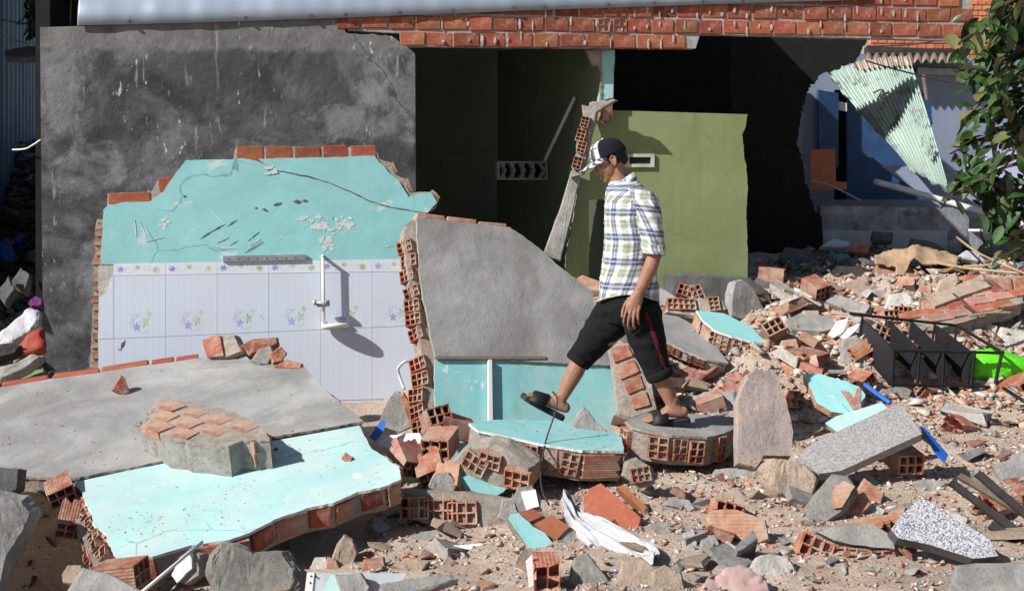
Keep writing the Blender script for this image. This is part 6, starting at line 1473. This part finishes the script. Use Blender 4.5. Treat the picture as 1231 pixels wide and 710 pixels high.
for (a, b_, c, d_) in (((1039, 384), (1076, 421), (1071, 460), (1033, 415)), ((1069, 385), (1105, 420), (1100, 452), (1065, 412)), ((1097, 387), (1134, 421), (1131, 456), (1094, 412)), ((1126, 391), (1167, 422), (1162, 461), (1124, 420))):
    A, B, C, D = P(*a, DB), P(*b_, DF), P(*c, DF), P(*d_, DB); n_ = (B - A).cross(D - A).normalized(); v, f = prism([A, B, C, D], n_, -.008, .008); mk('shelf_board', v, f, MAT['black_panel'], rk)
m = MB(); m.ball(P(1192, 440, 8.25), (.15, .12, .125), None, 48, 32); o = m.build('green_bag', MAT['lime'], None, True)
for v in o.data.vertices: v.co += Vector((v.co.x * .6 + max(0, v.co.x) * .5, 0, -max(0, v.co.x) * .25)) * .9 + Vector([mnoise.noise(v.co * 9 + Vector((i * 9, 0, 0))) * .04 + mnoise.noise(v.co * 24 + Vector((i * 5, 3, 0))) * .016 for i in range(3)])
setp(o, 'bright lime green plastic bag behind the black rack', 'plastic bag')
# --- alley debris
for (px_, d_, lb, mt, nm) in (([(-12, 410), (18, 382), (34, 368), (46, 372), (46, 388), (30, 402), (8, 414)], 8.5, 'crumpled white plastic sack lying in the alley mouth', 'bag_white', 'plastic_sack'), ([(20, 415), (38, 398), (52, 390), (52, 418), (30, 426)], 8.3, 'orange red plastic scrap under the white sack', 'red_cloth', 'plastic_scrap'),
                              ([(-10, 445), (15, 438), (40, 424), (52, 426), (30, 444), (0, 456)], 8.1, 'long grey rag below the orange red scrap', 'grey_cloth', 'rag'), ([(34, 362), (42, 355), (50, 358), (50, 366), (38, 368)], 8.7, 'small purple scrap above the white sack', 'purple', 'cloth_scrap'), ([(-8, 296), (8, 284), (18, 306), (4, 310)], 10.4, 'blue plastic scrap on the alley heap', 'blue', 'plastic_scrap'),
                              ([(16, 288), (22, 282), (28, 286), (24, 292)], 10.6, 'tiny blue plastic scrap on the alley heap', 'blue', 'plastic_scrap'), ([(-10, 416), (12, 412), (26, 414), (18, 424), (-10, 432)], 8.2, 'dark board end in the alley mouth', 'dark_wood', 'board_end'), ([(-8, 252), (20, 262), (34, 268), (28, 274), (-8, 262)], 11, 'dark plank lying across the alley heap', 'dark_wood', 'plank'),
                              ([(12, 340), (24, 320), (36, 330), (30, 350)], 9.3, 'dark grey lump halfway up the alley heap', 'dark_stone', 'lump'), ([(-6, 350), (10, 330), (18, 348), (6, 364)], 9.1, 'black lump left on the alley heap', 'dark_stone', 'lump'), ([(34, 306), (44, 296), (50, 306), (46, 318)], 10, 'dark lump by the grey wall edge', 'dark_stone', 'lump')):
    o = chunk(nm, lb, nm.replace('_', ' '), px_, d_, 40, 0, .1, mt, .02, smooth=mt in ('bag_white', 'grey_cloth', 'red_cloth'))
board('green_board', 'green board lying at the alley mouth behind the fallen slab', 'board', [(-30, 470), (10, 452), (52, 440), (52, 462), (0, 476)], 8.15, 60, 0, .02, 'green_board')

# --- loose pieces lying on the fallen slabs
def on_slab(pl, x, y): return pl.hit(x, y).y
frag('brick_lump', 'ribbed red brick lump with mortar on the far edge of the fallen grey slab', 'brick lump', [(244, 408), (262, 402), (282, 401), (292, 422), (272, 430), (250, 431)], on_slab(LG, 268, 432) - .02, 22, -14, .13, 'mortar', .008,
     faces=[([(245, 410), (262, 403), (266, 404), (270, 428), (250, 430)], 'brick', 'brick', .012)])
chunk('brick_piece', 'broken red brick half leaning beside the ribbed brick lump on the fallen grey slab', 'brick', [(289, 414), (302, 406), (334, 405), (336, 412), (318, 420), (300, 426)], on_slab(LG, 312, 428), 30, 10, .1, 'brick', .01)
chunk('mortar_piece', 'grey mortar wedge with red brick under the broken brick half', 'mortar piece', [(302, 432), (310, 420), (326, 414), (330, 424), (322, 438), (312, 438)], on_slab(LG, 318, 438), 20, 10, .07, 'mortar_grey', .007)
chunk('brick_piece', 'ribbed red brick end right of the grey mortar wedge on the slab edge', 'brick', [(324, 424), (338, 416), (346, 424), (340, 434), (328, 436)], on_slab(LG, 336, 437), 25, 20, .08, 'brick', .008)
chunk('brick_piece', 'thin red brick splinter lying right of the brick pieces on the fallen slab', 'brick', [(330, 438), (345, 430), (364, 436), (362, 442), (344, 442)], on_slab(LG, 350, 442), 50, 0, .05, 'brick', .007)
chunk('brick_chip', 'small triangular red brick piece standing alone on the fallen grey slab', 'brick chip', [(135, 468), (145, 450), (150, 454), (157, 472), (149, 475)], on_slab(LG, 147, 474), 15, 25, .07, 'brick', .005)
chunk('brick_chip', 'tiny red brick chip on the right end of the fallen turquoise slab', 'brick chip', [(410, 550), (415, 542), (424, 549), (422, 555), (414, 554)], on_slab(LT, 417, 554), 30, 0, .04, 'brick', .004)
chunk('mortar_chip', 'tiny dark chip beside the brick lump on the fallen turquoise slab', 'chip', [(328, 541), (331, 537), (334, 538), (334, 542)], on_slab(LT, 331, 541), 30, 0, .02, 'dark_stone', .002)
chunk('mortar_chip', 'small grey crumb left of the brick lump on the fallen grey slab', 'chip', [(162, 512), (163, 505), (169, 506), (171, 512)], on_slab(LG, 166, 512), 30, 0, .03, 'concrete', .003)
# ================================================================ loose pieces
def hull_mesh(name, seed, sz, mat, n=11, jag=.0):
    r = random.Random(seed); bm = bmesh.new()
    for _ in range(n):
        v = Vector([r.uniform(-1, 1) for _ in 'xyz']); v = v.normalized() * r.uniform(.75, 1.1) if r.random() < .5 else v
        bm.verts.new(Vector((v.x * sz[0], v.y * sz[1], v.z * sz[2])) * .5)
    bmesh.ops.convex_hull(bm, input=bm.verts)
    bmesh.ops.delete(bm, geom=[v for v in bm.verts if not v.link_faces], context='VERTS')
    me = bpy.data.meshes.new(name); bm.to_mesh(me); bm.free()
    if mat: me.materials.append(mat)
    return me
r2 = random.Random(99)
blocked = [(-3.95, -.85, 5.0, 9.6)]
def free_spot(x, y): 
    if -2.9 < x < -.75 and 5.15 < y < 9.5: return False
    if -.75 <= x < .65 and 7.1 < y < 9.6 and x < .65: return False
    return True
KINDS = [('brick_fragment', 'brick fragment', 'small broken red brick fragment scattered loose on the rubble ground', 'small brick fragments scattered over the ground', ['brick', 'brick_pale', 'brick'], 270, (1.0, .7, .5)),
         ('concrete_fragment', 'concrete fragment', 'small broken grey concrete fragment scattered loose on the rubble ground', 'small concrete fragments scattered over the ground', ['concrete', 'mortar_grey', 'concrete'], 260, (1, .75, .36)),
         ('plaster_fragment', 'plaster fragment', 'small pale plaster fragment scattered loose on the rubble ground', 'small plaster fragments scattered over the ground', ['pale', 'pale', 'tan'], 200, (1, .7, .3))]
for (nm, cat, lb, grp, mats, num, asp) in KINDS:
    ms = [hull_mesh(nm, 500 + i + len(nm), asp, MAT[mats[i % 3]], 8) for i in range(12)]
    k = 0
    while k < num:
        y = 4.3 + (r2.random() ** 1.05) * 5.9; half = y * .47; x = r2.uniform(-.42 * y if y < 5.2 else -.9, half)
        if not free_spot(x, y): continue
        s_ = min(.27, max(.04, r2.lognormvariate(-2.72, .55))) * (.75 + y * .05)
        o = mk_local(nm, r2.choice(ms), Matrix.Translation((x, y, gz(x, y) + s_ * .12)) @ Euler((r2.uniform(-.6, .6), r2.uniform(-.6, .6), r2.uniform(0, 6.28))).to_matrix().to_4x4() @ Matrix.Scale(s_, 4))
        setp(o, lb, cat, grp); k += 1
LMK = [('turquoise topped hollow brick slab piece', 885, 405), ('grey topped slab piece', 830, 405), ('concrete wedge', 897, 365), ('long pale tan block', 978, 366), ('flat concrete plate', 975, 388), ('white shards', 1012, 396), ('black shelf rack', 1110, 425), ('fallen brick panel', 1160, 365),
       ('paper sack', 1105, 310), ('lime green bag', 1192, 440), ('pitted grey rock', 1030, 422), ('white speckled lump', 1080, 362), ('terrazzo slab', 1030, 530), ('tall rosy stone', 918, 505), ('turquoise slab piece', 1003, 474), ('tan mortar lump', 950, 580), ('comb marked mortar block', 1000, 600),
       ('speckled granite slab', 1135, 640), ('white rock', 930, 685), ('dusty orange brick block', 885, 632), ('big hollow brick lump', 1020, 660), ('dark planks', 1190, 610), ('blackened wall stub', 860, 345), ('low mouldy wall', 1070, 285), ("man's grey topped slab", 818, 530), ('clay block', 735, 615)]
used = set()
def place_label(o, text, key):
    p = o.location; x_ = CX + p.x / p.y * F; y_ = HZ - (p.z - CAMH) / p.y * F; opts = []
    for (nm_, lx, ly) in LMK:
        dx, dy = x_ - lx, (y_ - ly) * 2.2; dr = ('right of' if dx > 0 else 'left of') if abs(dx) > abs(dy) else ('in front of' if dy > 0 else 'behind')
        opts.append((math.hypot(dx, dy), dr, nm_))
    for (ds, dr, nm_) in sorted(opts):
        if (key, dr, nm_) not in used: used.add((key, dr, nm_)); o['label'] = text % (dr, nm_); return
ms = [matted(solid_mesh(1, r2.uniform(.5, .9), r2.uniform(.13, .26), 700 + i, .075, 'slab_fragment'), MAT[('concrete', 'tan', 'brick', 'pale', 'tan', 'brick_pale')[i % 6]]) for i in range(12)]
KEEP = [(1005, 375, 1231, 500), (820, 365, 935, 450), (870, 440, 965, 590), (950, 440, 1130, 575), (640, 580, 810, 710), (1060, 590, 1210, 690), (1085, 330, 1231, 400), (950, 620, 1100, 710)]
for k in range(190):                                               # flat slab fragments heaped towards the house
    y = r2.uniform(7.5, 10.6) if k < 140 else r2.uniform(4.7, 7.3); x = r2.uniform(.85, y * .46) if k < 140 else r2.uniform(-.4, y * .45)
    p_ = P(CX, HZ, 1); x_ = CX + x / y * F; y_ = HZ - (gz(x, y) - CAMH) / y * F
    if not free_spot(x, y) or any(a < x_ < c and b < y_ < d for (a, b, c, d) in KEEP): continue
    s_ = r2.uniform(.14, .38) if k < 140 else r2.uniform(.09, .2)
    o = mk_local('slab_fragment', r2.choice(ms), Matrix.Translation((x, y, gz(x, y) + .02 + s_ * .08)) @ Euler((r2.gauss(.12, .3), r2.gauss(0, .3), r2.uniform(0, 6.28))).to_matrix().to_4x4() @ Matrix.Scale(s_, 4))
    setp(o, None, 'slab fragment', 'flat slab fragments heaped in the rubble')
    cw_ = {'broken_concrete': 'grey concrete', 'tan_mortar_lump': 'tan mortar', 'smooth_grey_render': 'smooth grey', 'pale_plaster_lump': 'pale plaster', 'grey_mortar': 'rough grey', 'dusty_brick': 'dusty red', 'terracotta_brick': 'red brick'}[o.data.materials[0].name]
    place_label(o, 'flat ' + cw_ + ' slab fragment lying %s the %s', cw_)
k = 0; stray = []
while k < 46:                                                      # broken hollow bricks lying about
    y = r2.uniform(7.6, 10.3) if k < 40 else r2.uniform(4.8, 7.4); x = r2.uniform(.9 if y > 7.6 else .9, y * .46)
    s_ = r2.uniform(.75, 1.05)
    o = mk_local('hollow_brick', r2.choice(HOL + HOLP), Matrix.Translation((x, y, gz(x, y) + .03)) @ Euler((r2.uniform(-.7, .7), r2.uniform(-.5, .5), r2.uniform(0, 6.28))).to_matrix().to_4x4() @ Matrix.Scale(s_, 4))
    stray.append(setp(o, None, 'brick', 'stray hollow bricks lying in the rubble')); k += 1
for o in stray: place_label(o, 'stray hollow brick lying %s the %s', '')
# gravel-sized debris: one object per size class
def scatter_stuff(name, num, lo, hi, seed, region, palette, label=None):
    rg = np.random.default_rng(seed); bases = []
    for i in range(8):
        me = hull_mesh('t', seed * 10 + i, (1, .7, .42), None, 6); n = len(me.vertices); co = np.empty(n * 3, 'f'); me.vertices.foreach_get('co', co)
        bases.append((co.reshape(-1, 3), np.array([[*p.vertices][:3] for p in me.polygons if len(p.vertices) == 3], 'i'))); bpy.data.meshes.remove(me)
    V, Fc, C = [], [], []; base = 0; pal = np.array(palette, 'f'); k = 0
    while k < num:
        x, y = region(rg)
        if not free_spot(x, y): continue
        k += 1
        co, fa = bases[rg.integers(8)]; s_ = lo * (hi / lo) ** (rg.random() ** 1.9) * (.75 + y * .05)
        m = np.array(Euler((rg.uniform(-.5, .5), rg.uniform(-.5, .5), rg.uniform(0, 6.28))).to_matrix(), 'f')
        c = pal[rg.integers(len(pal))] * rg.uniform(.7, 1.2)
        V.append(co @ m.T * s_ + np.array((x, y, gz(x, y) + s_ * .1), 'f')); Fc.append(fa + base); base += len(co); C.append(np.tile(np.append(np.clip(c, 0, 1), 1), (len(co), 1)))
    V = np.concatenate(V); Fc = np.concatenate(Fc); C = np.concatenate(C)
    me = bpy.data.meshes.new(name); me.vertices.add(len(V)); me.vertices.foreach_set('co', V.astype('f').ravel())
    me.loops.add(len(Fc) * 3); me.loops.foreach_set('vertex_index', Fc.astype('i').ravel()); me.polygons.add(len(Fc)); me.polygons.foreach_set('loop_start', np.arange(0, len(Fc) * 3, 3, dtype='i'))
    me.update(calc_edges=True); at = me.color_attributes.new('tint', 'FLOAT_COLOR', 'POINT'); at.data.foreach_set('color', C.astype('f').ravel())
    me.materials.append(MAT['rubble']); o = link(name, me); o['kind'] = 'stuff'; return o
PAL = [(.54, .42, .32), (.6, .5, .4), (.44, .41, .37), (.54, .51, .46), (.46, .19, .11), (.4, .16, .1), (.52, .28, .19), (.56, .51, .45), (.36, .33, .3), (.54, .36, .26), (.6, .47, .36)]
PAL2 = [(.5, .22, .13), (.44, .19, .12), (.55, .33, .24), (.6, .5, .41), (.54, .45, .36), (.5, .47, .43), (.42, .4, .37), (.62, .58, .53), (.56, .4, .3), (.36, .34, .32)]
def reg_main(rg):
    y = 4.1 + rg.random() ** .9 * 6.6; return rg.uniform(-.45 * y if y < 5.3 else -1.0, .5 * y), y
scatter_stuff('gravel', 24000, .008, .05, 5, reg_main, PAL)
def reg_far(rg): 
    y = rg.uniform(7.4, 11.6); return rg.uniform(.6, .5 * y + .3), y
scatter_stuff('rubble_chips', 6500, .025, .17, 6, reg_far, PAL2)
scatter_stuff('rubble_shards', 7000, .018, .085, 16, reg_main, PAL2)
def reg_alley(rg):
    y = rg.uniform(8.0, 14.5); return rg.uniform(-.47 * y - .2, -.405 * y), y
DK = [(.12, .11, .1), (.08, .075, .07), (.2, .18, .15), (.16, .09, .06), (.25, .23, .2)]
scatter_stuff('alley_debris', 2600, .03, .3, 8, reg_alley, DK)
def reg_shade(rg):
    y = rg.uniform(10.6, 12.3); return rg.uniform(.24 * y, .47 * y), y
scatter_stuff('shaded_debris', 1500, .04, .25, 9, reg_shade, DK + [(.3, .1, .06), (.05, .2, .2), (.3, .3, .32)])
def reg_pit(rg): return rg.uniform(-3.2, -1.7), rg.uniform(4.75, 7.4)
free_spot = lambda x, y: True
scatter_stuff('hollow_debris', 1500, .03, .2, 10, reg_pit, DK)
# ================================================================ tree leaning in from the right
tr_ = T('broadleaf_tree', 'broad leaved tree leaning in over the right edge', 'tree', Vector((3.9, 7.6, gz(3.9, 7.6))))
m = MB(); m.tube([Vector((3.9, 7.6, 0)), Vector((3.92, 7.62, 1.2)), Vector((3.86, 7.6, 2.4)), Vector((3.75, 7.55, 3.6))], [.11, .09, .07, .04], 12); m.build('trunk', MAT['bark'], tr_, True)
r3 = random.Random(4)
tips = []
BR = [((1250, -20), (1205, 8), (1170, 40), (1152, 52)), ((1255, 40), (1215, 70), (1180, 82), (1150, 85)), ((1255, 110), (1220, 118), (1190, 125), (1165, 140)), ((1255, 150), (1215, 165), (1170, 170), (1142, 185)), ((1250, 190), (1210, 200), (1180, 215), (1150, 222)),
      ((1250, 70), (1225, 90), (1205, 95), (1185, 108)), ((1250, 0), (1225, 20), (1200, 50), (1190, 60)), ((1250, 230), (1222, 235), (1215, 270), (1218, 290)), ((1250, 215), (1200, 225), (1190, 245), (1186, 268)), ((1250, 130), (1232, 150), (1215, 190), (1200, 212)), ((1180, 215), (1160, 230), (1140, 236), (1132, 250)),
      ((1260, 270), (1245, 285), (1228, 298), (1212, 305)), ((1260, -30), (1235, -5), (1222, 15), (1215, 30))]
m = MB(); leaf_pts = []
for b_ in BR:
    d0 = r3.uniform(7.2, 8.0); q = [P(x, y, d0 + .25 * i * r3.uniform(-.3, .3)) for i, (x, y) in enumerate(b_)]
    m.tube([Vector((3.88, 7.6, q[0].z - .25))] + q, [.03, .018, .012, .009, .006], 6)
    for i in range(3):
        for k in range(8): t = k / 8; leaf_pts.append((q[i].lerp(q[i+1], t), (q[i+1] - q[i]).normalized(), i + t))
    for _ in range(5): leaf_pts.append((q[3], (q[3] - q[2]).normalized(), 3))
m.build('branches', MAT['bark'], tr_, True)
def leaf_mesh(seed):
    r = random.Random(seed); L, W = 1, r.uniform(.19, .26); vs = []; fs = []; n = 8; curl = r.uniform(-.25, .35)
    for i in range(n + 1):
        t = i / n; w_ = W * (math.sin(math.pi * t ** .8) ** .8) * (.75 + .5 * t) if 0 < i < n else .004
        z = -curl * t * t; 
        vs += [Vector((t, -w_, z + w_ * .35)), Vector((t, 0, z)), Vector((t, w_, z + w_ * .35))]
        if i: k = len(vs); fs += [(k-6, k-5, k-2, k-3), (k-5, k-4, k-1, k-2)]
    me = bpy.data.meshes.new('leaf'); me.from_pydata([tuple(v) for v in vs], [], fs); me.materials.append(MAT['leaf']); me.polygons.foreach_set('use_smooth', [True] * len(fs)); return me
LM = [leaf_mesh(i) for i in range(6)]
r3.shuffle(leaf_pts)
def leaf_matrix(p, dirn):
    d_ = (dirn * .5 + Vector((r3.gauss(-.2, .6), r3.gauss(-.1, .55), r3.gauss(-.35, .5)))).normalized()
    u_ = Vector((r3.gauss(0, .5), r3.gauss(-.35, .5), 1)).normalized(); y_ = u_.cross(d_).normalized(); s_ = r3.uniform(.085, .185)
    return frame(d_, y_, d_.cross(y_), p + Vector([r3.gauss(0, .035) for _ in 'xyz'])) @ Matrix.Scale(s_, 4)
def leaf_ok(M_):
    t_ = M_ @ Vector((1, 0, 0)); x_ = CX + t_.x / t_.y * F; y_ = HZ - (t_.z - CAMH) / t_.y * F
    lim = 1140 if y_ < 215 else (1132 if y_ < 240 else 1178)
    return x_ > lim and y_ < 312 and not (1195 < x_ < 1226 and 190 < y_ < 232)
i = n_ok = 0
while n_ok < 298 and i < 4000:
    p, dirn, t = leaf_pts[i % len(leaf_pts)]; i += 1; M_ = leaf_matrix(p, dirn)
    if leaf_ok(M_): mk_local('leaf', LM[i % 6], M_, tr_); n_ok += 1
vs, fs = [], []
for i in range(1100):                                               # the rest of the leaves, deeper in the crown
    p, dirn, t = leaf_pts[(i * 7) % len(leaf_pts)]
    if t > 2.2: continue
    M_ = leaf_matrix(p + Vector((r3.uniform(0, .25), r3.uniform(.0, .35), r3.uniform(-.12, .12))), dirn); me = LM[i % 6]; k = len(vs)
    if not leaf_ok(M_): continue
    vs += [M_ @ v.co for v in me.vertices]; fs += [[j + k for j in q.vertices] for q in me.polygons]
o = mk('foliage', vs, fs, MAT['leaf'], tr_, True, fix=False); o['kind'] = 'stuff'
# a little shrub behind the alley wall
sb = T('shrub', 'small green shrub peeping over behind the alley eave', 'shrub', P(38, 30, 11.6)); vs, fs = [], []
for i in range(120):
    p = P(r3.uniform(33, 52), r3.uniform(6, 40), r3.uniform(11.3, 12)); M_ = leaf_matrix(p, Vector((0, 0, -1))) @ Matrix.Scale(.6, 4); me = LM[i % 6]; k = len(vs)
    vs += [M_ @ v.co for v in me.vertices]; fs += [[j + k for j in q.vertices] for q in me.polygons]
o = mk('foliage', vs, fs, MAT['leaf'], sb, True, fix=False); o['kind'] = 'stuff'
MB().tube([P(42, 45, 11.7), P(41, 25, 11.7), P(40, 10, 11.7)], [.03, .02, .01], 6).build('stem', MAT['bark'], sb)
# crumbs and grit lying on the fallen slabs and the two stepping slabs
def grit(name, pl, poly, num, seed, lo=.004, hi=.02, off=.002):
    r = random.Random(seed); vs, fs = [], []; base = [hull_mesh('t', seed * 7 + i, (1, .8, .5), None, 7) for i in range(5)]; k = 0
    xs_ = [p[0] for p in poly]; ys_ = [p[1] for p in poly]; cl = [(r.uniform(min(xs_), max(xs_)), r.uniform(min(ys_), max(ys_))) for _ in range(9)]
    while k < num:
        if r.random() < .6: c = r.choice(cl); x, y = r.gauss(c[0], 22), r.gauss(c[1], 9)
        else: x, y = r.uniform(min(xs_), max(xs_)), r.uniform(min(ys_), max(ys_))
        p = pl.hit(x, y, off=off)
        if not inside(p, poly): k += .2; continue
        k += 1; s_ = lo * (hi / lo) ** (r.random() ** 2.6); me = r.choice(base); b = len(vs); rm = Euler((r.uniform(-.5, .5), r.uniform(-.5, .5), r.uniform(0, 6))).to_matrix()
        vs += [p + rm @ v.co * s_ for v in me.vertices]; fs += [[q + b for q in f.vertices] for f in me.polygons]
    o = mk(name, vs, fs, MAT['tan'], None, fix=False); o['kind'] = 'stuff'
grit('grit', LT, [(100, 585), (430, 515), (475, 570), (300, 632), (145, 665)], 420, 31)
grit('grit', LG, [(0, 470), (240, 434), (360, 442), (430, 506), (90, 570), (0, 568)], 420, 32, off=.004)
grit('grit', TS, [(566, 508), (690, 508), (745, 524), (748, 540), (610, 522)], 120, 33)
grit('grit', MS, [(756, 506), (830, 499), (882, 503), (850, 522), (766, 512)], 140, 34)
